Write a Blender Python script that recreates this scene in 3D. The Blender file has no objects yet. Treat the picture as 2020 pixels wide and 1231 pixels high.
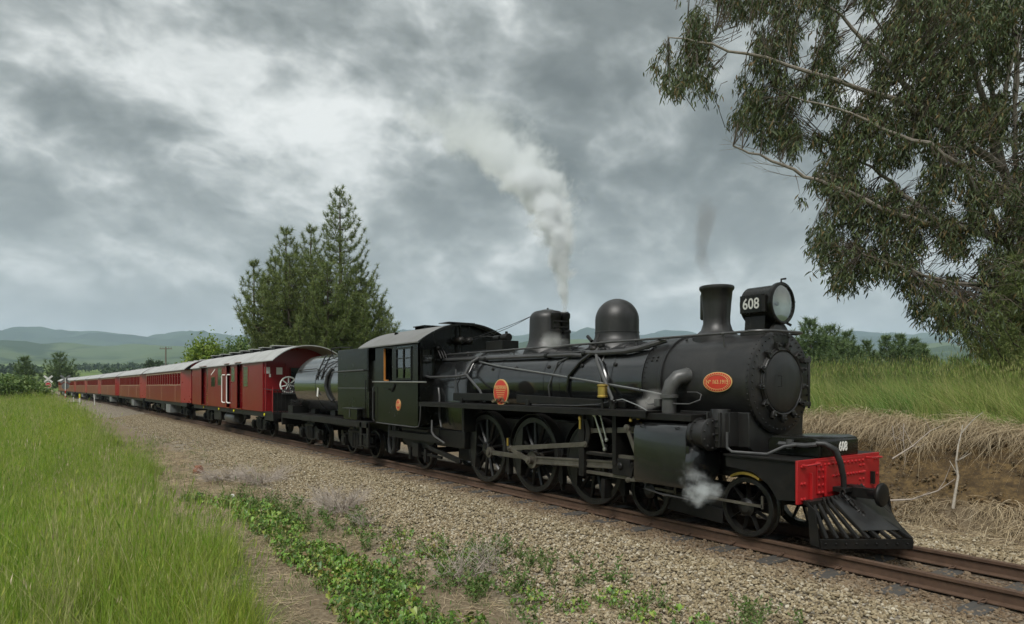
import bpy, bmesh, math, random
import numpy as np
from mathutils import Vector, Matrix
PI = math.pi
R = math.radians
random.seed(7)
rng = np.random.default_rng(7)
S = bpy.context.scene
COL = S.collection

# ------------------------------------------------------------------ camera
# world: rails run along X (train front towards +X), Y to the far side, rail top z = 0
CAM_H = 1.95
TH = math.atan(950 / 1347)
cam = bpy.data.cameras.new('camera')
camo = bpy.data.objects.new('camera', cam)
COL.objects.link(camo)
cam.sensor_fit = 'HORIZONTAL'
cam.sensor_width = 36
cam.lens = 1347 / 2020 * 36
cam.shift_y = 145.5 / 2020
cam.clip_start = 0.1
cam.clip_end = 40000
camo.location = (0, 0, CAM_H)
camo.rotation_euler = (R(90), 0, math.atan2(math.sin(TH), -math.cos(TH)) - R(90))
S.camera = camo
FW = (-math.cos(TH), math.sin(TH))
RT = (math.sin(TH), math.cos(TH))

def W(px, py, d):
    """a world point d metres ahead of the photographer (from a photo measurement)"""
    a = (px - 1010) / 1347
    return Vector((d * (FW[0] + a * RT[0]), d * (FW[1] + a * RT[1]), CAM_H - (py - 761) / 1347 * d))

# ------------------------------------------------------------------ sky, sun, exposure
SUN_EL, SUN_AZ = R(52), R(-62)      # azimuth of the sun as a world angle from +X
wd = bpy.data.worlds.new('World')
S.world = wd
wd.use_nodes = True
nt = wd.node_tree
nt.nodes.clear()

def nd(t, typ, **kw):
    n = t.nodes.new(typ)
    for k, v in kw.items():
        if k == 'ins':
            for a, b in v.items():
                n.inputs[a].default_value = b
        else:
            setattr(n, k, v)
    return n

def math_n(t, op, a, b=None, c=None, clamp=False):
    n = t.nodes.new('ShaderNodeMath')
    n.operation = op
    n.use_clamp = clamp
    for i, x in enumerate((a, b, c)):
        if x is None:
            continue
        if hasattr(x, 'is_output'):
            t.links.new(x, n.inputs[i])
        else:
            n.inputs[i].default_value = x
    return n.outputs[0]

def ramp(t, fac, stops, interp='LINEAR'):
    n = t.nodes.new('ShaderNodeValToRGB')
    n.color_ramp.interpolation = interp
    e = n.color_ramp.elements
    while len(e) > 1:
        e.remove(e[-1])
    for i, (p, c) in enumerate(stops):
        x = e[0] if i == 0 else e.new(p)
        x.position = p
        x.color = (c, c, c, 1) if not hasattr(c, '__len__') else (*c, 1)
    t.links.new(fac, n.inputs[0])
    return n.outputs[0]

def noise(t, vec, scale, detail=4, rough=.5, dist=0, typ='FBM'):
    n = nd(t, 'ShaderNodeTexNoise', noise_dimensions='3D')
    n.noise_type = typ
    n.inputs['Scale'].default_value = scale
    n.inputs['Detail'].default_value = detail
    n.inputs['Roughness'].default_value = rough
    n.inputs['Distortion'].default_value = dist
    if vec is not None:
        t.links.new(vec, n.inputs['Vector'])
    return n

def mixc(t, fac, a, b, blend='MIX'):
    n = nd(t, 'ShaderNodeMix', data_type='RGBA', blend_type=blend)
    for s, x in ((0, fac), (6, a), (7, b)):
        if hasattr(x, 'is_output'):
            t.links.new(x, n.inputs[s])
        else:
            n.inputs[s].default_value = x if not hasattr(x, '__len__') else (*x, 1)[:4]
    return n.outputs[2]

def vmath(t, op, a, b=None):
    n = t.nodes.new('ShaderNodeVectorMath')
    n.operation = op
    for i, x in enumerate((a, b)):
        if x is None:
            continue
        if hasattr(x, 'is_output'):
            t.links.new(x, n.inputs[i])
        else:
            n.inputs[i].default_value = x
    return n.outputs[0]

def combxyz(t, x, y, z):
    n = t.nodes.new('ShaderNodeCombineXYZ')
    for i, v in enumerate((x, y, z)):
        if hasattr(v, 'is_output'):
            t.links.new(v, n.inputs[i])
        else:
            n.inputs[i].default_value = v
    return n.outputs[0]

def build_sky():
    """broken overcast: a cloud deck on a plane overhead, puffs from smooth Voronoi cells, lit from one side"""
    t = nt
    out = nd(t, 'ShaderNodeOutputWorld')
    bg = nd(t, 'ShaderNodeBackground')
    t.links.new(bg.outputs[0], out.inputs[0])
    sky = nd(t, 'ShaderNodeTexSky', sky_type='NISHITA', sun_disc=False, sun_elevation=SUN_EL,
             sun_rotation=PI / 2 - SUN_AZ)
    tc = nd(t, 'ShaderNodeTexCoord')
    sep = nd(t, 'ShaderNodeSeparateXYZ')
    rot = nd(t, 'ShaderNodeVectorRotate', rotation_type='Z_AXIS')
    rot.inputs['Angle'].default_value = R(SKY['turn'])
    t.links.new(tc.outputs['Generated'], rot.inputs['Vector'])
    t.links.new(rot.outputs[0], sep.inputs[0])
    x, y, z = sep.outputs
    zc = math_n(t, 'MAXIMUM', z, 0.0)
    k = math_n(t, 'DIVIDE', 1.0, math_n(t, 'ADD', zc, SKY['flat']))
    p = combxyz(t, math_n(t, 'MULTIPLY', x, k), math_n(t, 'MULTIPLY', y, k), math_n(t, 'MULTIPLY', z, SKY['zk']))
    p = vmath(t, 'ADD', p, SKY['off'])
    warp = vmath(t, 'SUBTRACT', noise(t, p, SKY['wscale'], 4, .55).outputs[1], (.5, .5, .5))
    pw = vmath(t, 'ADD', p, vmath(t, 'MULTIPLY', warp, (SKY['warp'],) * 3))
    big = noise(t, p, SKY['big'], 3, .5, .2).outputs[0]
    def deck(q, det):
        n = noise(t, q, SKY['mid'], det, .63).outputs[0]
        m = noise(t, q, SKY['puff'], 5, .58).outputs[0]
        bil = math_n(t, 'ABSOLUTE', math_n(t, 'SUBTRACT', m, .5))
        return math_n(t, 'ADD', math_n(t, 'MULTIPLY', n, SKY['wm']), math_n(t, 'MULTIPLY', bil, SKY['wp']))
    d1 = deck(pw, 8)
    d2 = deck(vmath(t, 'ADD', pw, SKY['lit']), 4)
    base = math_n(t, 'ADD', math_n(t, 'MULTIPLY', big, SKY['wb']), d1)
    v = math_n(t, 'ADD', base, math_n(t, 'MULTIPLY', math_n(t, 'SUBTRACT', d1, d2), SKY['edge']))
    v = math_n(t, 'ADD', v, SKY['bias'])
    col = ramp(t, v, SKY['ramp'])
    # the layer of air under the cloud evens things out towards the horizon
    hz = ramp(t, zc, [(0, .75), (.06, .55), (.14, .25), (.30, 0)])
    col = mixc(t, hz, col, SKY['hor'])
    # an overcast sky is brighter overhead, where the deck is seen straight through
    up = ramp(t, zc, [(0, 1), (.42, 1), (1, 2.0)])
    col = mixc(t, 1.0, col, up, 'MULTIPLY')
    col = mixc(t, SKY['blue'], col, vmath(t, 'MULTIPLY', sky.outputs[0], (.10, .10, .10)))
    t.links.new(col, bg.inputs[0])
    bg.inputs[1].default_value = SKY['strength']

SKY = dict(turn=257., flat=1.0, zk=.95, off=(21.4, 3.2, 7.3), wscale=3., warp=.12, big=1.25, mid=2.45, puff=5.2, wb=.72, wm=.60, wp=.55, lit=(0, 0, .12), edge=1.4, bias=-.15,
           ramp=[(.30, (.54, .553, .545)), (.40, (.44, .456, .45)), (.455, (.36, .376, .37)), (.53, (.262, .279, .275)), (.62, (.182, .197, .194)), (.72, (.128, .140, .138)), (.85, (.095, .104, .103))],
           hor=(.39, .405, .405), blue=.02, strength=.70)
wd.cycles.sampling_method = 'MANUAL'
wd.cycles.sample_map_resolution = 512
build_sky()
sun = bpy.data.lights.new('sun', 'SUN')
sun.energy = 1.5
sun.angle = R(25)
sun.color = (1, .97, .92)
suno = bpy.data.objects.new('sun', sun)
COL.objects.link(suno)
sd = Vector((math.cos(SUN_EL) * math.cos(SUN_AZ), math.cos(SUN_EL) * math.sin(SUN_AZ), math.sin(SUN_EL)))
suno.rotation_euler = (-sd).to_track_quat('-Z', 'Y').to_euler()
suno.location = (0, -20, 40)
S.view_settings.view_transform = 'Standard'
S.view_settings.look = 'None'
S.view_settings.exposure = 1.25
S.view_settings.gamma = 1
S.view_settings.use_curve_mapping = False
S.cycles.use_denoising = True
S.cycles.denoiser = 'OPENIMAGEDENOISE'
S.cycles.max_bounces = 8
S.cycles.transparent_max_bounces = 12
S.cycles.volume_bounces = 4
S.cycles.caustics_reflective = False
S.cycles.caustics_refractive = False
S.cycles.use_adaptive_sampling = True
S.cycles.adaptive_threshold = 0.015

# ------------------------------------------------------------------ materials
MAT = {}
def mat(name, col, col2=None, rough=.5, metal=0., scale=6., bump=0., bscale=None, coat=0., rvar=.1, spec=.5, dirt=None, dscale=2., damt=.5, stretch=None, streak=None):
    m = bpy.data.materials.new(name)
    m.use_nodes = True
    t = m.node_tree
    b = t.nodes['Principled BSDF']
    b.inputs['Metallic'].default_value = metal
    b.inputs['Specular IOR Level'].default_value = spec
    b.inputs['Coat Weight'].default_value = coat
    b.inputs['Coat Roughness'].default_value = .06
    tc = nd(t, 'ShaderNodeTexCoord')
    vec = tc.outputs['Object']
    if stretch:
        vec = vmath(t, 'MULTIPLY', vec, stretch)
    n = noise(t, vec, scale, 6, .6).outputs[0]
    c = mixc(t, ramp(t, n, [(.3, 0), (.7, 1)]), col, col2 or col)
    if dirt:
        d = noise(t, vec, dscale, 8, .65, .4).outputs[0]
        c = mixc(t, ramp(t, d, [(.45, 0), (.75, damt)]), c, dirt)
    if streak:                                   # run-down marks: soot, limescale and oil washed down the plates
        sv = vmath(t, 'MULTIPLY', tc.outputs['Object'], (7, 7, .7))
        sk = noise(t, sv, 1.0, 5, .62).outputs[0]
        bl = noise(t, tc.outputs['Object'], .9, 3, .5).outputs[0]
        c = mixc(t, math_n(t, 'MULTIPLY', ramp(t, sk, [(.52, 0), (.72, .75)]), ramp(t, bl, [(.4, 0), (.6, 1)])), c, streak)
    t.links.new(c, b.inputs['Base Color'])
    rr = math_n(t, 'ADD', math_n(t, 'MULTIPLY', math_n(t, 'SUBTRACT', n, .5), rvar * 2), rough, clamp=True)
    t.links.new(rr, b.inputs['Roughness'])
    if bump:
        bp = nd(t, 'ShaderNodeBump')
        bp.inputs['Strength'].default_value = 1
        bp.inputs['Distance'].default_value = bump
        t.links.new(noise(t, vec, bscale or scale * 4, 5, .6).outputs[0], bp.inputs['Height'])
        t.links.new(bp.outputs[0], b.inputs['Normal'])
    MAT[name] = m
    return m

def leafmat(name, cols, rough=.5, trans=.25, spec=.3):
    """foliage: colour varies from leaf to leaf (per mesh island) and per plant"""
    m = bpy.data.materials.new(name)
    m.use_nodes = True
    t = m.node_tree
    b = t.nodes['Principled BSDF']
    g = nd(t, 'ShaderNodeNewGeometry')
    oi = nd(t, 'ShaderNodeObjectInfo')
    f = math_n(t, 'FRACT', math_n(t, 'ADD', g.outputs['Random Per Island'], oi.outputs['Random']))
    k = len(cols)
    c = ramp(t, f, [((i + .5) / k, c) for i, c in enumerate(cols)])
    t.links.new(c, b.inputs['Base Color'])
    b.inputs['Roughness'].default_value = rough
    b.inputs['Specular IOR Level'].default_value = spec
    if trans:
        tr = nd(t, 'ShaderNodeBsdfTranslucent')
        t.links.new(c, tr.inputs[0])
        mx = nd(t, 'ShaderNodeMixShader')
        mx.inputs[0].default_value = trans
        t.links.new(b.outputs[0], mx.inputs[1])
        t.links.new(tr.outputs[0], mx.inputs[2])
        t.links.new(mx.outputs[0], t.nodes['Material Output'].inputs[0])
    MAT[name] = m
    return m

mat('boiler_black', (.007, .0075, .008), (.010, .0105, .011), .24, coat=.55, scale=2, rvar=.05, spec=.6, dirt=(.022, .021, .019), dscale=1.1, damt=.22, streak=(.030, .029, .027))
mat('tank_black', (.014, .0145, .015), (.018, .0185, .019), .26, coat=1., scale=2, rvar=.03, spec=1.)
mat('cab_black', (.0045, .0046, .0038), (.0062, .0063, .0052), .26, coat=.05, spec=.22, scale=3, rvar=.05, dirt=(.03, .026, .02), damt=.25, streak=(.022, .02, .016))
mat('graphite', (.0075, .0073, .0072), (.013, .0126, .0123), .43, scale=4, bump=.0015, bscale=30, dirt=(.032, .029, .026), dscale=2.2, damt=.45, streak=(.040, .037, .033))
mat('frame_black', (.0035, .0033, .0031), (.0065, .006, .0054), .5, scale=5, bump=.002, bscale=25, spec=.3, dirt=(.022, .018, .014), dscale=4, damt=.6)
mat('wheel_black', (.0045, .0045, .0045), (.009, .0087, .0083), .38, scale=5, dirt=(.03, .026, .02), dscale=5, damt=.5)
mat('tyre_steel', (.10, .09, .08), (.2, .19, .18), .35, .8, scale=12)
mat('rod_steel', (.09, .083, .07), (.15, .138, .112), .42, .55, scale=6, dirt=(.05, .04, .03), dscale=5, damt=.5)
mat('bright_steel', (.4, .4, .38), (.5, .5, .48), .3, .9)
mat('pipe_grey', (.035, .035, .036), (.06, .06, .06), .38, scale=8)
mat('steam_pipe_grey', (.045, .045, .044), (.085, .085, .083), .42, scale=5, dirt=(.03, .028, .025), damt=.6)
mat('brass', (.5, .33, .08), (.62, .42, .12), .3, .9)
mat('buffer_red', (.33, .009, .012), (.38, .013, .015), .42, scale=4, rvar=.12, streak=(.16, .02, .018), dirt=(.22, .02, .016), dscale=3, damt=.4)
mat('plate_red', (.42, .025, .015), (.46, .04, .02), .4)
mat('plate_gold', (.55, .36, .14), (.62, .42, .18), .4, .3)
mat('white_paint', (.75, .74, .70), (.68, .67, .62), .45)
mat('grey_lettering', (.5, .5, .47), (.4, .4, .38), .5)
mat('roof_grey', (.30, .305, .30), (.37, .37, .36), .6, scale=2.5, dirt=(.16, .155, .14), dscale=1.4, damt=.6, bump=.002, bscale=8)
mat('cab_roof_grey', (.13, .13, .127), (.18, .18, .175), .55, scale=2.5, dirt=(.10, .095, .085), dscale=1.4, damt=.6)
mat('carriage_red', (.145, .005, .010), (.17, .007, .011), .30, spec=.2, coat=.04, scale=1.2, rvar=.05, dirt=(.17, .04, .02), dscale=.9, damt=.4)
mat('end_red', (.22, .009, .013), (.25, .012, .015), .3, coat=.15, scale=2, dirt=(.12, .012, .01), damt=.35)
mat('door_red', (.13, .006, .008), (.16, .008, .009), .25, coat=.2, scale=2)
mat('cream', (.6, .5, .33), (.5, .42, .27), .5)
mat('dark_glass', (.008, .011, .010), (.014, .018, .017), .06, coat=.0, spec=.4, rvar=.02)
mat('green_glass', (.028, .042, .034), (.04, .056, .046), .08, coat=.2, rvar=.03)
mat('rail_rust', (.060, .032, .018), (.095, .055, .033), .8, scale=14, bump=.001, bscale=60, dirt=(.05, .03, .02), dscale=8)
mat('rail_top', (.22, .19, .16), (.3, .27, .23), .4, .6, scale=5, stretch=(.2, 6, 6))
mat('sleeper_wood', (.040, .039, .037), (.062, .058, .052), .85, scale=7, bump=.004, bscale=20, stretch=(6, .5, 6), dirt=(.10, .075, .05), damt=.6)
mat('orange_wood', (.45, .17, .03), (.5, .2, .04), .5)
mat('rubber', (.012, .012, .012), (.02, .02, .02), .5)
mat('bark_grey', (.21, .18, .15), (.34, .30, .26), .8, scale=4, bump=.01, bscale=10, stretch=(3, 3, .6))
mat('bark_twig', (.055, .042, .03), (.10, .08, .06), .85, scale=6)
mat('bark_dark', (.045, .035, .026), (.08, .062, .045), .9, scale=6, bump=.01, bscale=14)
mat('birch_stick', (.50, .46, .40), (.38, .34, .28), .7, scale=10, bump=.002, dirt=(.14, .11, .08), dscale=12, damt=.8)
mat('dead_twig', (.27, .225, .19), (.40, .35, .30), .85, scale=5)
mat('post_white', (.72, .72, .68), (.6, .6, .56), .5, dirt=(.3, .27, .22), damt=.4)
mat('sign_red', (.55, .02, .02), (.5, .02, .02), .45)
mat('hivis', (.55, .75, .04), (.5, .7, .04), .6)
mat('trousers_black', (.012, .012, .015), None, .8)
mat('skin', (.45, .25, .17), None, .5)
mat('pole_wood', (.11, .095, .08), (.16, .14, .12), .85, stretch=(4, 4, .5))
mat('flag_blue', (.01, .03, .22), None, .6)
mat('yellow_paint', (.65, .6, .02), None, .5)
mat('box_grey', (.13, .14, .14), (.17, .175, .17), .5, dirt=(.07, .06, .05), damt=.5)

# ------------------------------------------------------------------ mesh builder
class MB:
    def __init__(s):
        s.v = []
        s.f = []
    def add(s, vs, fs):
        o = len(s.v)
        s.v.extend(tuple(x) for x in vs)
        s.f.extend(tuple(i + o for i in f) for f in fs)
        return s
    def box(s, x0, x1, y0, y1, z0, z1):
        vs = [(x, y, z) for x in (x0, x1) for y in (y0, y1) for z in (z0, z1)]
        return s.add(vs, [(0, 1, 3, 2), (4, 6, 7, 5), (0, 4, 5, 1), (2, 3, 7, 6), (0, 2, 6, 4), (1, 5, 7, 3)])
    def obox(s, c, ax, ay, az, hx, hy, hz):
        c, ax, ay, az = Vector(c), Vector(ax), Vector(ay), Vector(az)
        vs = [c + ax * (hx * i) + ay * (hy * j) + az * (hz * k) for i in (-1, 1) for j in (-1, 1) for k in (-1, 1)]
        return s.add(vs, [(0, 1, 3, 2), (4, 6, 7, 5), (0, 4, 5, 1), (2, 3, 7, 6), (0, 2, 6, 4), (1, 5, 7, 3)])
    def bar(s, p0, p1, w, h, up=(0, 0, 1)):
        p0, p1 = Vector(p0), Vector(p1)
        a = (p1 - p0)
        L = a.length
        a.normalize()
        u = Vector(up)
        b = a.cross(u).normalized()
        u = b.cross(a)
        return s.obox((p0 + p1) / 2, a, b, u, L / 2, w / 2, h / 2)
    def ring(s, c, u, w, r, n, ph=0.):
        return [c + u * (r * math.cos(ph + 2 * PI * i / n)) + w * (r * math.sin(ph + 2 * PI * i / n)) for i in range(n)]
    def lathe(s, prof, o, ax, n=24, cap=True, a0=0., a1=2 * PI):
        """prof: (radius, distance along axis)"""
        o, ax = Vector(o), Vector(ax).normalized()
        u = Vector((0, 0, 1)) if abs(ax.z) < .9 else Vector((1, 0, 0))
        u = (u - ax * u.dot(ax)).normalized()
        w = ax.cross(u)
        vs, fs = [], []
        for r, h in prof:
            vs += s.ring(o + ax * h, u, w, max(r, 1e-4), n)
        for k in range(len(prof) - 1):
            for i in range(n):
                j = (i + 1) % n
                fs.append((k * n + i, k * n + j, (k + 1) * n + j, (k + 1) * n + i))
        if cap:
            fs.append(tuple(range(n - 1, -1, -1)))
            fs.append(tuple((len(prof) - 1) * n + i for i in range(n)))
        return s.add(vs, fs)
    def cyl(s, p0, p1, r0, r1=None, n=16, cap=True):
        p0, p1 = Vector(p0), Vector(p1)
        return s.lathe([(r0, 0), (r0 if r1 is None else r1, (p1 - p0).length)], p0, p1 - p0, n, cap)
    def tube(s, pts, r, n=8, cap=True):
        P = [Vector(p) for p in pts]
        m = len(P)
        rs = r if hasattr(r, '__len__') else [r] * m
        u = None
        vs, fs = [], []
        for i in range(m):
            a = (P[min(i + 1, m - 1)] - P[max(i - 1, 0)])
            if a.length < 1e-9:
                a = Vector((0, 0, 1))
            a.normalize()
            if u is None:
                q = Vector((0, 0, 1)) if abs(a.z) < .9 else Vector((1, 0, 0))
                u = (q - a * q.dot(a)).normalized()
            else:
                u = (u - a * u.dot(a))
                if u.length < 1e-6:
                    u = a.orthogonal()
                u.normalize()
            vs += s.ring(P[i], u, a.cross(u), rs[i], n)
        for k in range(m - 1):
            for i in range(n):
                j = (i + 1) % n
                fs.append((k * n + i, k * n + j, (k + 1) * n + j, (k + 1) * n + i))
        if cap:
            fs.append(tuple(range(n - 1, -1, -1)))
            fs.append(tuple((m - 1) * n + i for i in range(n)))
        return s.add(vs, fs)
    def prism(s, poly, axis, a, b):
        n = len(poly)
        def mk(t, q):
            return {'x': (t, q[0], q[1]), 'y': (q[0], t, q[1]), 'z': (q[0], q[1], t)}[axis]
        vs = [mk(a, q) for q in poly] + [mk(b, q) for q in poly]
        fs = [(i, (i + 1) % n, n + (i + 1) % n, n + i) for i in range(n)]
        fs += [tuple(range(n - 1, -1, -1)), tuple(range(n, 2 * n))]
        return s.add(vs, fs)
    def sph(s, c, r, n=12, m=8, sc=(1, 1, 1)):
        c = Vector(c)
        vs, fs = [], []
        for j in range(m + 1):
            a = PI * j / m
            for i in range(n):
                b = 2 * PI * i / n
                vs.append((c.x + sc[0] * r * math.sin(a) * math.cos(b), c.y + sc[1] * r * math.sin(a) * math.sin(b), c.z + sc[2] * r * math.cos(a)))
        for j in range(m):
            for i in range(n):
                k = (i + 1) % n
                fs.append((j * n + i, (j + 1) * n + i, (j + 1) * n + k, j * n + k))
        return s.add(vs, fs)
    def bolt(s, c, ax, r, h, n=6):
        c, ax = Vector(c), Vector(ax).normalized()
        return s.lathe([(r, -h * .2), (r, h * .6), (r * .6, h)], c, ax, n)
    def mesh(s, name, m=None, off=(0, 0, 0), bevel=0, smooth=38, segs=2):
        me = bpy.data.meshes.new(name)
        ox, oy, oz = off
        me.from_pydata([(x - ox, y - oy, z - oz) for x, y, z in s.v], [], s.f)
        bm = bmesh.new()
        bm.from_mesh(me)
        bmesh.ops.remove_doubles(bm, verts=bm.verts, dist=2e-5)
        bmesh.ops.recalc_face_normals(bm, faces=bm.faces)
        if bevel:
            es = [e for e in bm.edges if len(e.link_faces) == 2 and e.calc_face_angle() > R(32)]
            res = bmesh.ops.bevel(bm, geom=es, offset=bevel, segments=segs, profile=.5, affect='EDGES', clamp_overlap=True)
            new = set(res['faces'])
            flat = [f.index for f in bm.faces if f not in new and all(any(g in new for g in e.link_faces) or len(e.link_faces) < 2 for e in f.edges)]
            bm.faces.index_update()
            flat = [f.index for f in bm.faces if f not in new and all(any(g in new for g in e.link_faces) or len(e.link_faces) < 2 for e in f.edges)]
        else:
            flat = []
        bm.to_mesh(me)
        bm.free()
        if smooth:
            me.shade_smooth()
            me.set_sharp_from_angle(angle=R(smooth))
            for i in flat:                       # broad faces stay flat; only the rounded edges are smooth
                me.polygons[i].use_smooth = False
        if m:
            me.materials.append(MAT[m] if isinstance(m, str) else m)
        me.update()
        return me

ORG = {}
def link(name, me, parent=None, loc=(0, 0, 0), rot=(0, 0, 0)):
    o = bpy.data.objects.new(name, me)
    COL.objects.link(o)
    o.parent = parent
    o.location = loc
    o.rotation_euler = rot
    if parent is not None:
        ORG[o] = ORG[parent]
    return o

def tag(o, label=None, cat=None, group=None, kind=None):
    for k, v in (('label', label), ('category', cat), ('group', group), ('kind', kind)):
        if v:
            o[k] = v
    return o

def thing(name, loc, label, cat, group=None):
    o = link(name, None, None, loc)
    o.empty_display_size = .3
    ORG[o] = tuple(loc)
    return tag(o, label, cat, group)

def part(name, mb, m, parent, bevel=0, smooth=38, segs=2, label=None, kind=None):
    """a child mesh; mb holds world coordinates (before the thing is moved)"""
    o = link(name, mb.mesh(name, m, ORG[parent], bevel, smooth, segs), parent)
    return tag(o, label, kind=kind)

def solo(name, mb, m, loc, label, cat, group=None, bevel=0, smooth=38, kind=None):
    o = link(name, mb.mesh(name, m, loc, bevel, smooth), None, loc)
    ORG[o] = tuple(loc)
    return tag(o, label, cat, group, kind)

def text_part(name, body, size, m, parent, matrix, depth=.003, font_x=1., label=None):
    """real letters, extruded; matrix places them in the world"""
    cu = bpy.data.curves.new(name, 'FONT')
    cu.body = body
    cu.size = size
    cu.align_x = 'CENTER'
    cu.align_y = 'CENTER'
    cu.extrude = depth
    cu.offset = size * .012
    cu.resolution_u = 3
    tmp = bpy.data.objects.new('tmp', cu)
    COL.objects.link(tmp)
    bpy.context.view_layer.update()
    me = bpy.data.meshes.new_from_object(tmp.evaluated_get(bpy.context.evaluated_depsgraph_get()))
    bpy.data.objects.remove(tmp)
    me.name = name
    me.materials.clear()
    me.materials.append(MAT[m])
    me.transform(Matrix.Translation(-Vector(ORG[parent])) @ matrix @ Matrix.Diagonal((font_x, 1, 1, 1)))
    o = link(name, me, parent)
    return tag(o, label)

def frame_m(o, right, up):
    """matrix whose x is right, y is up"""
    r, u = Vector(right).normalized(), Vector(up).normalized()
    n = r.cross(u)
    u = n.cross(r)
    return Matrix(((r.x, u.x, n.x, o[0]), (r.y, u.y, n.y, o[1]), (r.z, u.z, n.z, o[2]), (0, 0, 0, 1)))

def copy_tree(o, parent=None):
    c = o.copy()
    COL.objects.link(c)
    c.parent = parent
    for ch in o.children:
        copy_tree(ch, c)
    return c

def np_mesh(name, verts, tris, m, smooth=False):
    """many small faces at once; tris: (n, k) index array"""
    me = bpy.data.meshes.new(name)
    verts = np.asarray(verts, np.float32)
    tris = np.asarray(tris, np.int32)
    n, k = tris.shape
    me.vertices.add(len(verts))
    me.vertices.foreach_set('co', verts.ravel())
    me.loops.add(n * k)
    me.loops.foreach_set('vertex_index', tris.ravel())
    me.polygons.add(n)
    me.polygons.foreach_set('loop_start', np.arange(0, n * k, k, dtype=np.int32))
    me.polygons.foreach_set('loop_total', np.full(n, k, np.int32))
    me.polygons.foreach_set('use_smooth', np.full(n, smooth))
    me.update(calc_edges=True)
    me.validate()
    if m:
        me.materials.append(MAT[m] if isinstance(m, str) else m)
    return me
# ------------------------------------------------------------------ the lie of the land
YC = 8.22                                     # track centre on the straight
def yc(x):
    x = np.asarray(x, float)
    return YC - np.maximum(0, -x - 55) ** 2 / 4800.

def vnoise(x, y, s, seed=0):
    """cheap smooth value noise, numpy"""
    x = np.asarray(x, float) * s + seed * 17.3
    y = np.asarray(y, float) * s - seed * 9.1
    xi, yi = np.floor(x), np.floor(y)
    fx, fy = x - xi, y - yi
    fx, fy = fx * fx * (3 - 2 * fx), fy * fy * (3 - 2 * fy)
    def h(a, b):
        q = np.sin(a * 127.1 + b * 311.7 + seed * 74.7) * 43758.5453
        return q - np.floor(q)
    return (h(xi, yi) * (1 - fx) + h(xi + 1, yi) * fx) * (1 - fy) + (h(xi, yi + 1) * (1 - fx) + h(xi + 1, yi + 1) * fx) * fy
def fbm(x, y, s, seed=0, o=4):
    return sum(vnoise(x, y, s * 2 ** i, seed + i) / 2 ** i for i in range(o)) / (2 - 2 ** (1 - o))

def height(x, y):
    x, y = np.asarray(x, float), np.asarray(y, float)
    v = y - (yc(x) - YC)
    z = np.interp(v, [-60, 0, 1.8, 3.4, 4.5, 6.7, 9.75, 11.0, 12.2, 13, 40], [-.6, -.48, -.46, -.56, -.50, -.188, -.188, -.42, -.30, -.3, -.3])
    bank = np.interp(v, [12.15, 12.45, 12.75, 12.95, 13.3, 14, 20, 50, 110], [0, .42, 1.05, 1.42, 1.66, 1.72, 1.9, 1.9, .4])
    amp = np.interp(x, [-60, -32, -16, 30], [.1, .25, 1, 1])
    rough = (fbm(x, y, 1.6, 3) - .5) * np.interp(v, [12, 12.6, 13.3, 15], [.04, .34, .25, .12]) + (fbm(x, y * 2, 5., 13) - .5) * np.interp(v, [12, 12.5, 13.1, 13.4], [.02, .30, .22, 0])
    z = z + bank * amp + rough * amp * (v > 12)
    z = z + (fbm(x, y, .8, 1) - .5) * np.interp(v, [1, 3, 5, 6.6], [.18, .16, .06, 0]) * (v < 6.7)
    D = np.hypot(x, y)
    far = np.interp(D, [0, 170, 300, 600, 1200, 2500, 4000, 9000], [0, 0, 1.2, 7, 26, 66, 100, 130])
    return z + far * (1 + .25 * (fbm(x, y, 1 / 260., 5) - .5))

def axis(segs):
    out = []
    for a, b, n in segs:
        out += list(np.linspace(a, b, n, endpoint=False))
    return np.array(out + [segs[-1][1]])

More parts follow.
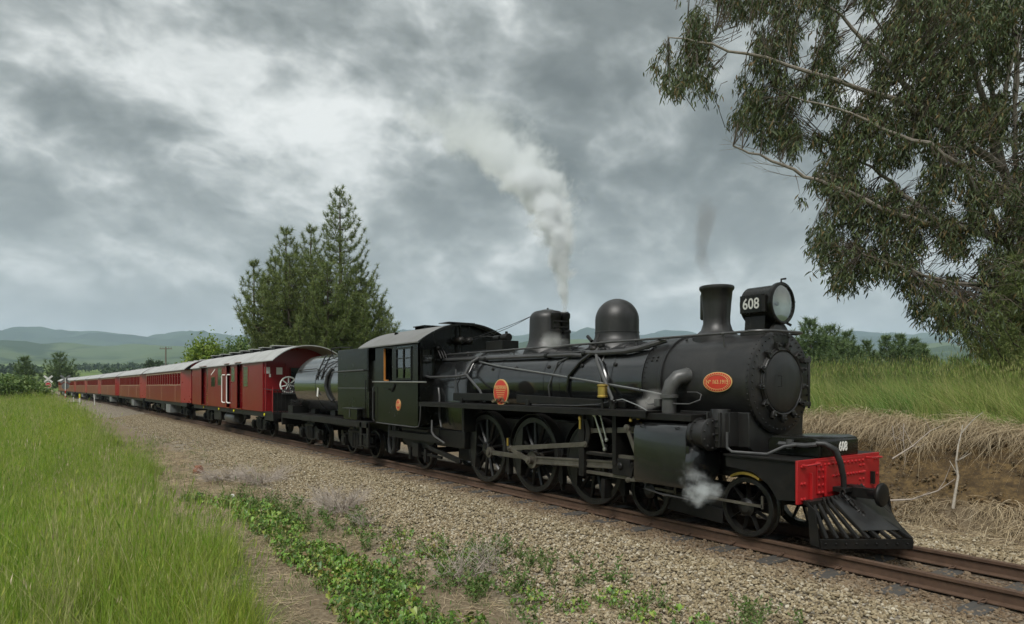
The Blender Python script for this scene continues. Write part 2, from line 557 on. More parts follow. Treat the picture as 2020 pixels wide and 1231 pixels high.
def build_ground():
    gx = axis([(-9500, -2500, 14), (-2500, -700, 18), (-700, -200, 22), (-200, -60, 50), (-60, -22, 60), (-22, 3, 150), (3, 40, 20), (40, 400, 12), (400, 9500, 12)])
    gy = axis([(-9500, -600, 12), (-600, -60, 16), (-60, -4, 20), (-4, 4.4, 50), (4.4, 11.6, 40), (11.6, 14.5, 44), (14.5, 40, 24), (40, 200, 20), (200, 1200, 18), (1200, 9500, 16)])
    X, Y = np.meshgrid(gx, gy, indexing='ij')
    Z = height(X, Y)
    nx, ny = X.shape
    idx = np.arange(nx * ny).reshape(nx, ny)
    q = np.stack([idx[:-1, :-1], idx[1:, :-1], idx[1:, 1:], idx[:-1, 1:]], -1).reshape(-1, 4)
    me = np_mesh('ground', np.stack([X, Y, Z], -1).reshape(-1, 3), q, None, True)
    v = (Y - (yc(X) - YC)).ravel()
    x = X.ravel()
    n = (fbm(X, Y, .9, 8) - .5).ravel()
    bal = np.clip((v + n * .9 - 4.3) / .5, 0, 1) * np.clip((11.6 - v + n * .8) / .4, 0, 1) * (x > -420)
    dirt = np.clip((v + n * 1.2 - 1.9) / .5, 0, 1) * np.clip((13.1 - v) / .3, 0, 1) * (x > -420)
    clay = np.clip((v - 12.3) / .12, 0, 1) * np.clip((13.15 - v) / .2, 0, 1) * (x > -40)
    for nm, a in (('ballast', bal), ('dirt', dirt), ('clay', clay)):
        at = me.attributes.new(nm, 'FLOAT', 'POINT')
        at.data.foreach_set('value', a.astype(np.float32))
    m = bpy.data.materials.new('ground')
    m.use_nodes = True
    t = m.node_tree
    b = t.nodes['Principled BSDF']
    b.inputs['Roughness'].default_value = .9
    b.inputs['Specular IOR Level'].default_value = .15
    geo = nd(t, 'ShaderNodeNewGeometry')
    P = geo.outputs['Position']
    def attr(a):
        return nd(t, 'ShaderNodeAttribute', attribute_name=a).outputs['Fac']
    # pasture: broad paddock tones, tufts, fine mottling
    n1 = noise(t, P, .006, 5, .6).outputs[0]
    n2 = noise(t, P, .35, 6, .65).outputs[0]
    n3 = noise(t, P, 9, 5, .7).outputs[0]
    g = mixc(t, ramp(t, n1, [(.35, 0), (.65, 1)]), (.075, .135, .024), (.125, .185, .040))
    g = mixc(t, ramp(t, n2, [(.35, 0), (.7, .6)]), g, (.16, .17, .055))
    g = mixc(t, math_n(t, 'MULTIPLY', n3, .5), g, (.05, .085, .018))
    # bare soil with old straw
    d = mixc(t, ramp(t, n2, [(.3, 0), (.7, 1)]), (.15, .115, .075), (.245, .20, .135))
    d = mixc(t, ramp(t, noise(t, P, 22, 6, .7).outputs[0], [(.4, 0), (.65, 1)]), d, (.10, .072, .045))
    # ballast seen too far off to tell the stones apart
    vo = nd(t, 'ShaderNodeTexVoronoi', feature='F1')
    vo.inputs['Scale'].default_value = 20
    t.links.new(P, vo.inputs['Vector'])
    sepv = nd(t, 'ShaderNodeSeparateColor')
    t.links.new(vo.outputs['Color'], sepv.inputs[0])
    bl = ramp(t, sepv.outputs[0], [(0, (.15, .125, .09)), (.4, (.25, .215, .16)), (.75, (.33, .29, .22)), (1, (.42, .39, .33))])
    bl = mixc(t, ramp(t, vo.outputs['Distance'], [(.3, 0), (.75, .8)]), bl, (.07, .055, .04))
    # rusty, oily strip by the rails
    sp = nd(t, 'ShaderNodeSeparateXYZ')
    t.links.new(P, sp.inputs[0])
    off = math_n(t, 'ABSOLUTE', math_n(t, 'SUBTRACT', sp.outputs[1], YC))
    near = ramp(t, off, [(.0, .6), (.75, .7), (1.35, 0)])
    near = math_n(t, 'MULTIPLY', near, math_n(t, 'GREATER_THAN', sp.outputs[0], -70))
    bl = mixc(t, near, bl, (.075, .05, .032))
    # clay of the cut bank
    cn = noise(t, vmath(t, 'MULTIPLY', P, (1, 1, 3)), 2.2, 7, .65).outputs[0]
    cl = ramp(t, cn, [(.3, (.045, .033, .020)), (.45, (.105, .072, .036)), (.56, (.165, .112, .052)), (.64, (.10, .07, .036)), (.75, (.07, .05, .03))])
    cl = mixc(t, ramp(t, noise(t, P, 14, 6, .7).outputs[0], [(.42, 0), (.62, .8)]), cl, (.055, .04, .026))
    c = mixc(t, attr('dirt'), g, d)
    c = mixc(t, attr('ballast'), c, bl)
    c = mixc(t, attr('clay'), c, cl)
    t.links.new(c, b.inputs['Base Color'])
    hgt = math_n(t, 'SUBTRACT', math_n(t, 'MULTIPLY', n3, .5), math_n(t, 'MULTIPLY', math_n(t, 'MULTIPLY', vo.outputs['Distance'], .8), attr('ballast')))
    bp = nd(t, 'ShaderNodeBump')
    bp.inputs['Distance'].default_value = .05
    bp.inputs['Strength'].default_value = .9
    t.links.new(hgt, bp.inputs['Height'])
    t.links.new(bp.outputs[0], b.inputs['Normal'])
    me.materials.append(m)
    tag(link('ground', me), 'grassy ground with trackside ballast and a low clay bank', kind='structure')
build_ground()

# ------------------------------------------------------------------ hills
def hillmat(name, stops, scale, patch, pscale):
    m = bpy.data.materials.new(name)
    m.use_nodes = True
    t = m.node_tree
    b = t.nodes['Principled BSDF']
    b.inputs['Roughness'].default_value = 1
    b.inputs['Specular IOR Level'].default_value = 0
    P = nd(t, 'ShaderNodeNewGeometry').outputs['Position']
    c = ramp(t, noise(t, P, scale, 6, .6).outputs[0], stops)
    f = ramp(t, noise(t, P, pscale, 8, .62, .5).outputs[0], [(.50, 0), (.57, 1)])
    c = mixc(t, math_n(t, 'MULTIPLY', f, .85), c, patch)
    t.links.new(c, b.inputs['Base Color'])
    MAT[name] = m
hillmat('hill_pasture', [(.3, (.062, .090, .044)), (.5, (.082, .112, .054)), (.7, (.10, .122, .064))], .0025, (.028, .048, .026), .0032)
hillmat('hill_bush', [(.3, (.016, .028, .018)), (.7, (.032, .048, .028))], .002, (.045, .068, .034), .0012)

def hills(name, ctl, r0, r1, m, seed, label, z0=40.):
    px = np.arange(-900, 3000, 14.)
    top = np.interp(px, [c[0] for c in ctl], [c[1] for c in ctl])
    a = (px - 1010) / 1347
    dx, dy = FW[0] + a * RT[0], FW[1] + a * RT[1]
    k = np.hypot(dx, dy)
    dx, dy = dx / k, dy / k
    nt_ = 34
    T = np.linspace(0, 1.35, nt_)
    V = np.zeros((len(px), nt_, 3))
    ridge = r1 / k                                        # depth of the ridge along the view
    hz = CAM_H + (761 - top) / 1347 * ridge
    for j, tt in enumerate(T):
        r = r0 + (r1 - r0) * tt
        x, y = dx * r, dy * r
        s = np.sin(min(tt, 1) * PI / 2) ** 1.15 if tt <= 1 else 1 - (tt - 1) * 1.2
        n = (fbm(x, y, 1 / 520., seed, 5) - .5)
        z = z0 + (hz - z0) * s + n * (hz - z0) * 1.1 * math.sin(min(tt, 1) * PI) ** .8
        z += (fbm(x, y, 1 / 90., seed + 4, 3) - .5) * 10 * min(1, tt * 2)
        V[:, j] = np.stack([x, y, z], -1)
    idx = np.arange(V.shape[0] * nt_).reshape(-1, nt_)
    q = np.stack([idx[:-1, :-1], idx[1:, :-1], idx[1:, 1:], idx[:-1, 1:]], -1).reshape(-1, 4)
    tag(link(name, np_mesh(name, V.reshape(-1, 3), q, m, True)), label, kind='structure')
hills('hills', [(-900, 690), (0, 678), (60, 680), (150, 682), (230, 690), (300, 686), (350, 692), (400, 698), (600, 715), (900, 700), (1000, 690), (1060, 684), (1180, 692), (1400, 722), (1600, 716), (1700, 706), (1800, 700), (1870, 692), (1940, 712), (2020, 722), (3000, 700)],
      1500, 3600, 'hill_pasture', 3, 'green grazed foothills across the valley', 20)
hills('mountain_range', [(-900, 664), (0, 659), (90, 661), (205, 661), (255, 665), (300, 671), (340, 669), (400, 670), (500, 668), (700, 672), (900, 668), (960, 676), (1000, 665), (1080, 660), (1140, 655), (1200, 662), (1400, 668), (1600, 674), (1700, 670), (1760, 663), (1800, 668), (1850, 664), (1900, 673), (1960, 690), (2020, 700), (3000, 680)],
      4200, 7000, 'hill_bush', 9, 'blue-green bush-clad range along the horizon', 60)

# ------------------------------------------------------------------ road and track
def strip(name, xs, y0, y1, dz, m, label, n=2, **kw):
    pass

mat('gravel_road', (.17, .155, .13), (.23, .21, .18), .9, scale=1.5, dirt=(.2, .18, .14), dscale=.5)
mb = MB()
ys = list(np.linspace(-140, 5.5, 60)) + list(np.linspace(11, 60, 20))
for k in range(len(ys) - 1):
    if ys[k] == 5.5:
        continue
    pts = []
    for yy in (ys[k], ys[k + 1]):
        c = -112 + 2.2 * math.sin(yy * .03)
        for s in (-2.6, 2.6):
            z = float(height(c + s, yy)) + .05
            if abs(yy - 8) < 9:
                z = max(z, -.12 - abs(yy - 8) * .03)
            pts.append((c + s, yy, z))
    mb.add(pts, [(0, 1, 3, 2)])
me = mb.mesh('road', 'gravel_road')
tag(link('road', me), 'pale gravel road leading to the level crossing', kind='structure')

track = link('railway_track', None, None, (0, YC, 0))
ORG[track] = (0, YC, 0)
tag(track, 'single railway line with rusty rails on wooden sleepers', kind='structure')
RAILX = list(np.linspace(14, -55, 70)) + list(np.linspace(-58, -420, 90))
prof = [(-.035, -.004), (-.031, 0), (.031, 0), (.035, -.004), (.034, -.034), (.009, -.046), (.009, -.136), (.065, -.150), (.065, -.160),
        (-.065, -.160), (-.065, -.150), (-.009, -.136), (-.009, -.046), (-.034, -.034)]
for s in (-1, 1):
    mb = MB()
    n = len(prof)
    for i, x in enumerate(RAILX):
        c = float(yc(x)) + s * .5685
        mb.v += [(x, c + a, b) for a, b in prof]
        if i:
            o = (i - 1) * n
            mb.f += [(o + k, o + (k + 1) % n, o + n + (k + 1) % n, o + n + k) for k in range(n)]
    o = part('rail', mb, 'rail_rust', track, smooth=0)
    o.data.materials.append(MAT['rail_top'])
    for p in o.data.polygons:
        if p.normal.z > .8 and p.center.z > -.01:
            p.material_index = 1
mb = MB()
mb.box(-.115, .115, -1.06, 1.06, -.13, 0)
SLEEPER = mb.mesh('sleeper', 'sleeper_wood', bevel=.008)
mb = MB()
mb.tube([(-.03, -.02, -.01), (-.035, .03, .015), (-.01, .055, .03), (.02, .04, .034), (.03, 0, .03), (.02, -.03, .02), (-.005, -.035, .018)], .009, 6)
CLIP = mb.mesh('rail_clip', 'rail_rust')
for i in range(40):
    x = .9 - i * .735 + random.uniform(-.02, .02)
    sl = link('sleeper', SLEEPER, track, (x, random.uniform(-.03, .03), -.163 - random.uniform(0, .012)), (0, 0, random.uniform(-.01, .01)))
    if x > -9:
        for c in (-.5685, .5685):
            for q in (-1, 1):
                if x < -4.2 and not (c < 0 and q < 0):
                    continue
                link('rail_clip', CLIP, sl, (random.uniform(-.02, .02), c + q * .085, .012), (0, 0, 0 if q < 0 else PI))

# ------------------------------------------------------------------ scattering helper (for stuff nobody could count)
def scatter(name, pts, rot, scl, protos, label, idx=None, cat=None):
    n = len(pts)
    me = bpy.data.meshes.new(name)
    me.vertices.add(n)
    me.vertices.foreach_set('co', np.asarray(pts, np.float32).ravel())
    a = me.attributes.new('rot', 'FLOAT_VECTOR', 'POINT')
    a.data.foreach_set('vector', np.asarray(rot, np.float32).ravel())
    a = me.attributes.new('scl', 'FLOAT_VECTOR', 'POINT')
    scl = np.asarray(scl, np.float32)
    if scl.ndim == 1:
        scl = np.repeat(scl[:, None], 3, 1)
    a.data.foreach_set('vector', scl.ravel())
    a = me.attributes.new('pick', 'INT', 'POINT')
    a.data.foreach_set('value', (rng.integers(0, len(protos), n) if idx is None else np.asarray(idx)).astype(np.int32))
    o = link(name, me)
    tag(o, label, kind='stuff')
    c = bpy.data.collections.new(name + '_shapes')
    for i, p in enumerate(protos):
        q = bpy.data.objects.new('%s_shape_%03d' % (name, i), p)
        c.objects.link(q)
    g = bpy.data.node_groups.new(name + '_scatter', 'GeometryNodeTree')
    g.interface.new_socket('Geometry', in_out='INPUT', socket_type='NodeSocketGeometry')
    g.interface.new_socket('Geometry', in_out='OUTPUT', socket_type='NodeSocketGeometry')
    gi, go = g.nodes.new('NodeGroupInput'), g.nodes.new('NodeGroupOutput')
    ci = g.nodes.new('GeometryNodeCollectionInfo')
    ci.inputs['Collection'].default_value = c
    ci.inputs['Separate Children'].default_value = True
    ci.inputs['Reset Children'].default_value = True
    ip = g.nodes.new('GeometryNodeInstanceOnPoints')
    ip.inputs['Pick Instance'].default_value = True
    L = g.links.new
    L(gi.outputs[0], ip.inputs['Points'])
    L(ci.outputs[0], ip.inputs['Instance'])
    for nm, typ, sock in (('pick', 'INT', 'Instance Index'), ('rot', 'FLOAT_VECTOR', 'Rotation'), ('scl', 'FLOAT_VECTOR', 'Scale')):
        na = g.nodes.new('GeometryNodeInputNamedAttribute')
        na.data_type = typ
        na.inputs['Name'].default_value = nm
        L(na.outputs[0], ip.inputs[sock])
    L(ip.outputs[0], go.inputs[0])
    o.modifiers.new('scatter', 'NODES').node_group = g
    return o

# ------------------------------------------------------------------ ballast stones
def ico():
    bm = bmesh.new()
    bmesh.ops.create_icosphere(bm, subdivisions=1, radius=1)
    v = np.array([x.co[:] for x in bm.verts])
    f = np.array([[x.index for x in p.verts] for p in bm.faces])
    bm.free()
    return v, f
ICO_V, ICO_F = ico()
m = leafmat('ballast_stone', [(.13, .103, .062), (.235, .19, .117), (.295, .24, .152), (.365, .31, .212), (.19, .153, .094), (.45, .405, .315), (.265, .215, .137), (.215, .166, .10)], .85, 0, .2)
t = m.node_tree                                # stones near the rails carry rust and brake dust
sp = nd(t, 'ShaderNodeSeparateXYZ')
ge = nd(t, 'ShaderNodeNewGeometry')
t.links.new(ge.outputs['Position'], sp.inputs[0])
o_ = math_n(t, 'ABSOLUTE', math_n(t, 'SUBTRACT', sp.outputs[1], YC))
o_ = math_n(t, 'ADD', o_, math_n(t, 'MULTIPLY', math_n(t, 'SUBTRACT', noise(t, ge.outputs['Position'], 1.3, 4, .6).outputs[0], .5), .9))
f_ = ramp(t, math_n(t, 'DIVIDE', o_, 4.0), [(.15, .75), (.27, .62), (.40, 0)])
c_ = [l.from_socket for l in t.links if l.to_socket == t.nodes['Principled BSDF'].inputs['Base Color']][0]
t.links.new(mixc(t, f_, c_, (.105, .066, .042)), t.nodes['Principled BSDF'].inputs['Base Color'])

def stone_cluster(n, rad, size):
    V, F = [], []
    for i in range(n):
        r = np.random.default_rng(rng.integers(1e9))
        d = ICO_V * (1 + r.uniform(-.28, .28, (len(ICO_V), 1)))
        d = d * (size * r.uniform(.6, 1.25)) * np.array([r.uniform(.8, 1.3), r.uniform(.7, 1.0), r.uniform(.5, .8)])
        e = Matrix.Rotation(r.uniform(0, 6.28), 3, 'Z') @ Matrix.Rotation(r.normal(0, .45), 3, 'X') @ Matrix.Rotation(r.normal(0, .45), 3, 'Y')
        d = d @ np.array(e).T
        a, q = r.uniform(0, 6.28), rad * math.sqrt(r.uniform(0, 1))
        d = d + np.array([q * math.cos(a), q * math.sin(a), r.uniform(-.012, .014)])
        F.append(ICO_F + len(V) * len(ICO_V))
        V.append(d)
    return np_mesh('stones', np.concatenate(V), np.concatenate(F), 'ballast_stone')
protos = [stone_cluster(26, .15, .0205) for _ in range(7)]
pts = []
def fill(x0, x1, v0, v1, step, prob=None):
    for x in np.arange(x0, x1, step):
        for v in np.arange(v0, v1, step):
            xx, vv = x + rng.uniform(-.5, .5) * step, v + rng.uniform(-.5, .5) * step
            if prob is None or rng.uniform() < prob(xx, vv):
                pts.append((xx, vv + float(yc(xx)) - YC))
edge = lambda x, v: np.clip((v + (fbm(x, v, .9, 8) - .5) * 1.3 - 4.5) / .7, 0, 1) ** .8
def on_sleeper(x, v):
    k = ((.9 - x) / .735 + .5) % 1 - .5
    return abs(k * .735) < .125 and 7.1 < v < 9.3
fill(-26, 1.5, 4.0, 7.52, .125, lambda x, v: 0 if (on_sleeper(x, v) and v > 7.2 and rng.uniform() < np.interp(x, [-8, -4, -2], [.02, .3, .6])) else edge(x, v))
fill(-58, -26, 4.0, 7.5, .2, edge)
fill(-5.6, 4.5, 7.8, 8.65, .125, lambda x, v: .5 if on_sleeper(x, v) else .92)
fill(-9, 5, 8.95, 11.9, .13, lambda x, v: .12 if (on_sleeper(x, v) and v < 9.3) else np.clip((11.9 - v + (float(fbm(x, v, 1.1, 4)) - .5) * 1.5) / .7, 0, 1))
pts = np.array(pts)
z = height(pts[:, 0], pts[:, 1]) + .004
z = np.where((abs(pts[:, 1] - YC) < 1.1), z - .012, z)
n = len(pts)
scatter('ballast_stones', np.column_stack([pts, z]), np.column_stack([rng.normal(0, .08, n), rng.normal(0, .08, n), rng.uniform(0, 6.28, n)]),
        rng.uniform(.85, 1.2, n), protos, 'tan and grey crushed stone ballast beside the rails')
# ------------------------------------------------------------------ glass
def glassmat(name, tint=(.85, .9, .87), refl=.14):
    m = bpy.data.materials.new(name)
    m.use_nodes = True
    t = m.node_tree
    t.nodes.remove(t.nodes['Principled BSDF'])
    tr = nd(t, 'ShaderNodeBsdfTransparent')
    tr.inputs[0].default_value = (*tint, 1)
    gl = nd(t, 'ShaderNodeBsdfGlossy')
    gl.inputs['Roughness'].default_value = .02
    lw = nd(t, 'ShaderNodeLayerWeight')
    lw.inputs[0].default_value = .35
    mx = nd(t, 'ShaderNodeMixShader')
    t.links.new(math_n(t, 'ADD', lw.outputs['Fresnel'], refl, clamp=True), mx.inputs[0])
    t.links.new(tr.outputs[0], mx.inputs[1])
    t.links.new(gl.outputs[0], mx.inputs[2])
    t.links.new(mx.outputs[0], t.nodes['Material Output'].inputs[0])
    MAT[name] = m
glassmat('clear_glass')
mat('mirror', (.95, .95, .91), (.92, .92, .88), .5, .85, rvar=.02)
mat('timber_dark', (.10, .05, .025), (.14, .07, .035), .5)

# ------------------------------------------------------------------ wheels
def wheel_meshes(r, spokes, cw=None, hub=.2, rim=.14, width=.125):
    """axis along y, outer face towards -y. returns (wheel, tyre, counterweight)"""
    a = MB()
    ri = r * (1 - rim)
    ro = r * .93
    y0, y1 = -.055, .05
    a.lathe([(ri, y0), (ro, y0), (ro, y1), (ri, y1), (ri, y0)], (0, 0, 0), (0, 1, 0), 48, False)
    a.lathe([(r * hub * .55, -.10), (r * hub * .62, -.09), (r * hub, -.07), (r * hub, .06)], (0, 0, 0), (0, 1, 0), 24)
    for k in range(spokes):
        t = 2 * PI * (k + .37) / spokes
        d = Vector((math.cos(t), 0, math.sin(t)))
        s = Vector((-math.sin(t), 0, math.cos(t)))
        p0, p1 = d * (r * hub * .8), d * (ri + .01)
        w0, w1, h0, h1 = r * .045, r * .032, .036, .022
        vs = []
        for p, w, h in ((p0, w0, h0), (p1, w1, h1)):
            vs += [p + s * w + Vector((0, -h * .4, 0)), p + Vector((0, -h - .012, 0)), p - s * w + Vector((0, -h * .4, 0)), p - s * w + Vector((0, h, 0)), p + s * w + Vector((0, h, 0))]
        a.add(vs, [(i, (i + 1) % 5, 5 + (i + 1) % 5, 5 + i) for i in range(5)])
    b = MB()
    b.lathe([(ro - .002, -.062), (r - .01, -.062), (r, -.055), (r, .035), (r + .006, .04), (r + .026, .048), (r + .026, .062), (r + .01, .068), (ro - .002, .068), (ro - .002, -.062)], (0, 0, 0), (0, 1, 0), 56, False)
    c = None
    if cw is not None:
        c = MB()
        half, depth = R(52), r * .36
        outer = [(ri * 1.005 * math.cos(cw + half * (i / 8 - 1)), ri * 1.005 * math.sin(cw + half * (i / 8 - 1))) for i in range(17)]
        c.prism(outer, 'y', -.075, .055)
    return a.mesh('wheel', 'wheel_black'), b.mesh('tyre', 'wheel_black', smooth=30), (c.mesh('counterweight', 'wheel_black', bevel=.006) if c else None)

def tread(me):
    me.materials.append(MAT['tyre_steel'])
    for p in me.polygons:
        c = p.center
        rr = math.hypot(c.x, c.z)
        n = p.normal
        if abs(n.y) < .5 and (n.x * c.x + n.z * c.z) > 0:
            p.material_index = 1

def put_wheel(name, ms, parent, x, z, s):
    w = link(name, ms[0], parent, (x - ORG[parent][0], s * .60, z), (0, 0, 0 if s < 0 else PI))
    link('tyre', ms[1], w)
    if ms[2]:
        link('counterweight', ms[2], w)
    return w

DRV = wheel_meshes(.686, 13, R(175), hub=.19)
SML = wheel_meshes(.385, 9, None, hub=.30, rim=.17)
TRL = wheel_meshes(.42, 9, None, hub=.28, rim=.17)
for q in (DRV, SML, TRL):
    tread(q[1])

# ------------------------------------------------------------------ the engine
def y_(v):
    return YC + v
ZB, RB, RS = 2.0, .70, .675
def surf(x, a, r=RB):
    """point on the boiler: a is the angle from the top towards the near side"""
    return (x, YC - r * math.sin(a), ZB + r * math.cos(a))

L = thing('steam_locomotive', (-10, YC, 0), 'black 4-6-2 steam locomotive with a big round headlight at the head of the train', 'locomotive')

# boiler, bands, firebox
b = MB()
b.lathe([(RB, -7.28), (RB, -12.3)], (0, YC, ZB), (1, 0, 0), 64, False)
b.lathe([(RB - .03, -7.28), (RB, -7.28)], (0, YC, ZB), (1, 0, 0), 64, False)
boiler = part('boiler', b, 'boiler_black', L)
for x in (-8.0, -9.3, -9.75, -11.2):
    b = MB()
    b.lathe([(RB - .002, x), (RB + .006, x), (RB + .006, x + .06), (RB - .002, x + .06)], (0, YC, ZB), (1, 0, 0), 64, False)
    part('boiler_band', b, 'boiler_black', boiler)
def fb(rr, half, bot):
    pts = [(YC - half, bot)]
    for i in range(25):
        a = -PI / 2 + PI * i / 24
        rx = rr if abs(a) < PI / 2 - .01 else half
        pts.append((YC + rx * math.sin(a) * (half / rr if abs(math.sin(a)) > .95 else 1), ZB + rr * math.cos(a)))
    return pts + [(YC + half, bot)]
b = MB()
b.prism(fb(.745, .775, .98), 'x', -13.62, -12.2)
part('firebox', b, 'boiler_black', L, bevel=.04, segs=3)
b = MB()
b.box(-13.5, -12.25, y_(-.80), y_(.80), .62, .985)
part('ashpan', b, 'frame_black', L, bevel=.02)

# smokebox
b = MB()
b.lathe([(RS, -6.93), (RS, -5.47), (RS + .02, -5.46), (RS + .02, -5.415), (RS, -5.40), (.02, -5.40)], (0, YC, ZB), (1, 0, 0), 72, False)
b.lathe([(.685, -7.28), (.692, -7.27), (.692, -6.93), (.675, -6.925)], (0, YC, ZB), (1, 0, 0), 72, False)
b.lathe([(.70, -6.96), (.705, -6.95), (.705, -6.90), (.675, -6.89)], (0, YC, ZB), (1, 0, 0), 72, False)
smoke = part('smokebox', b, 'graphite', L)
b = MB()
for i in range(44):
    a = 2 * PI * i / 44
    b.bolt((-5.40, YC + .635 * math.sin(a), ZB + .635 * math.cos(a)), (1, 0, 0), .013, .014)
for i in range(56):
    a = 2 * PI * i / 56
    b.bolt(surf(-7.24, a, .692), (0, -math.sin(a), math.cos(a)), .011, .012)
    b.bolt(surf(-5.437, a, RS + .02), (0, -math.sin(a), math.cos(a)), .010, .010)
for x, a in ((-6.75, .45), (-6.40, .45), (-7.05, 1.0), (-7.15, 1.0), (-7.05, 1.08), (-7.15, 1.08)):
    b.bolt(surf(x, a, .69), (0, -math.sin(a), math.cos(a)), .018, .02)
part('rivets', b, 'graphite', smoke, kind='stuff')
b = MB()
b.lathe([(.465, -5.402), (.465, -5.385), (.455, -5.375), (.41, -5.378), (.405, -5.362), (.37, -5.345), (.20, -5.335), (.001, -5.332)], (0, YC, ZB), (1, 0, 0), 64, False)
door = part('smokebox_door', b, 'graphite', L)
b = MB()
tp = []
for i in range(49):
    a = 2 * PI * i / 48
    tp.append((-5.370, YC + .432 * math.sin(a), ZB + .432 * math.cos(a)))
b.tube(tp, .017, 8, False)
part('door_ring', b, 'graphite', door)
b = MB()
b.tube([(-5.32, y_(-.18), ZB + .08), (-5.27, y_(-.18), ZB + .08), (-5.27, y_(-.18), ZB - .06), (-5.32, y_(-.18), ZB - .06)], .008, 6)
part('door_handle', b, 'graphite', door)
b = MB()
b.prism([(-.045, -.075), (.045, -.075), (.055, -.02), (.03, .075), (-.03, .075), (-.055, -.02)], 'x', 0, .05)
b.cyl((.05, 0, .01), (.085, 0, .01), .026, n=6)
b.cyl((.02, -.05, -.05), (.02, .05, -.05), .014, n=6)
for i_, v_ in enumerate(b.v):
    b.v[i_] = (v_[0] * .9, v_[1] * .72, v_[2] * .72)
CL = b.mesh('door_clamp', 'graphite', bevel=.005)
for i in range(13):
    a = 2 * PI * (i + .5) / 13
    link('door_clamp', CL, door, (-5.385 + 10, .49 * math.sin(a), ZB + .49 * math.cos(a)), (-a, 0, 0))
b = MB()
for z in (.3, -.3):
    b.box(-5.40, -5.33, y_(.44), y_(.60), ZB + z - .03, ZB + z + .03)
b.cyl((-5.345, y_(.57), ZB - .36), (-5.345, y_(.57), ZB + .36), .017)
part('door_hinge', b, 'graphite', door, bevel=.005)
# lifting lug hump on top of the front ring, where the headlamp sits
b = MB()
b.lathe([(.20, -.03), (.20, .02), (.18, .03)], (-5.43, YC, ZB + .60), (1, 0, 0), 32)
part('lamp_saddle', b, 'graphite', smoke)

# oval works plate
def oval(mb, c, nrm, rx, rz, h, n=40):
    m = frame_m(c, (1, 0, 0), Vector((0, 0, 1)) - Vector(nrm) * nrm[2])
    o = len(mb.v)
    vs = []
    for hh, k in ((0, 1), (h, 1), (h + .002, .93)):
        vs += [m @ Vector((rx * k * math.cos(2 * PI * i / n), rz * k * math.sin(2 * PI * i / n), hh)) for i in range(n)]
    fs = [(j * n + i, j * n + (i + 1) % n, (j + 1) * n + (i + 1) % n, (j + 1) * n + i) for j in range(2) for i in range(n)]
    fs.append(tuple(2 * n + i for i in range(n)))
    mb.add(vs, fs)
    return m
def plate(parent, c, nrm, rx, rz, text, size, ring=True):
    g = MB()
    m = oval(g, c, nrm, rx, rz, .012)
    base = part('works_plate', g, 'plate_gold', parent)
    r_ = MB()
    c1 = tuple(Vector(c) + Vector(nrm) * .013)
    oval(r_, c1, nrm, rx * .945, rz * .93, .002)
    part('plate_field', r_, 'plate_red', base)
    if ring:
        k = MB()
        pts = [m @ Vector((rx * .76 * math.cos(2 * PI * i / 40), rz * .72 * math.sin(2 * PI * i / 40), .019)) for i in range(41)]
        k.tube(pts, .0035, 5, False)
        for i in range(34):
            a = 2 * PI * i / 34
            k.bolt(m @ Vector((rx * .855 * math.cos(a), rz * .83 * math.sin(a), .018)), nrm, .0065, .004, 5)
        part('plate_border', k, 'plate_gold', base, kind='stuff')
    if text:
        text_part('plate_lettering', text, size, 'plate_gold', base, m @ Matrix.Translation((0, 0, .018)), .002, .95)['kind'] = 'stuff'
    return base
a = R(90)
plate(smoke, surf(-5.9, a, RS + .002), (0, -math.sin(a), math.cos(a)), .235, .135, 'Nº 163.1915', .075)

# chimney, domes
b = MB()
b.lathe([(.36, 2.55), (.345, 2.66), (.29, 2.70), (.225, 2.76), (.193, 2.86), (.191, 2.95), (.206, 3.15), (.224, 3.33), (.243, 3.35), (.250, 3.375), (.246, 3.40), (.228, 3.41), (.205, 3.405), (.18, 3.2), (.17, 2.75)], (-6.45, YC, 0), (0, 0, 1), 48, False)
ch = part('chimney', b, 'graphite', L)
b = MB()
b.lathe([(.07, 0), (.085, .02), (.085, .36), (.07, .40)], (-6.66, y_(.02), 2.93), (0, 0, 1), 16)
part('chimney_pipe', b, 'graphite', ch)
def dome(name, x, prof, m='graphite'):
    b = MB()
    b.lathe(prof, (x, YC, 0), (0, 0, 1), 48, False)
    return part(name, b, m, L)
dm = [(.52, 2.55), (.475, 2.66), (.415, 2.715), (.385, 2.77), (.376, 2.83)] + [(.373, z) for z in (2.90, 3.07)] + \
     [(.372 * math.cos(i / 10 * PI / 2) + .001, 3.07 + .37 * math.sin(i / 10 * PI / 2)) for i in range(1, 11)]
steam_dome = dome('sand_dome', -8.53, dm)
b = MB()
b.lathe([(.376, 2.845), (.381, 2.85), (.381, 2.868), (.374, 2.873)], (-8.53, YC, 0), (0, 0, 1), 48, False)
part('dome_band', b, 'graphite', steam_dome)
dm = [(.50, 2.52), (.45, 2.66), (.41, 2.72), (.378, 2.80), (.362, 2.90), (.352, 3.24)] + \
     [(.352 - .16 * (1 - math.cos(i / 6 * PI / 2)), 3.24 + .16 * math.sin(i / 6 * PI / 2)) for i in range(1, 7)] + [(.10, 3.425), (.001, 3.435)]
d2 = dome('steam_dome', -10.45, dm)
b = MB()
b.sph((-10.45, YC, 3.445), .02, 8, 6)
for dx, dy in ((.36, -.10), (.36, .12)):
    b.lathe([(.10, 2.6), (.10, 2.95), (.115, 2.96), (.115, 3.0), (.09, 3.02), (.085, 3.22), (.10, 3.24), (.10, 3.32), (.06, 3.36)], (-10.45 + dx + .02, y_(dy), 0), (0, 0, 1), 20)
for z in (2.82, 3.05, 3.16):
    b.tube([(-10.02, y_(-.2), z), (-9.97, y_(-.05), z), (-9.98, y_(.12), z)], .018, 6)
part('safety_valve', b, 'frame_black', d2, kind='stuff')
b = MB()
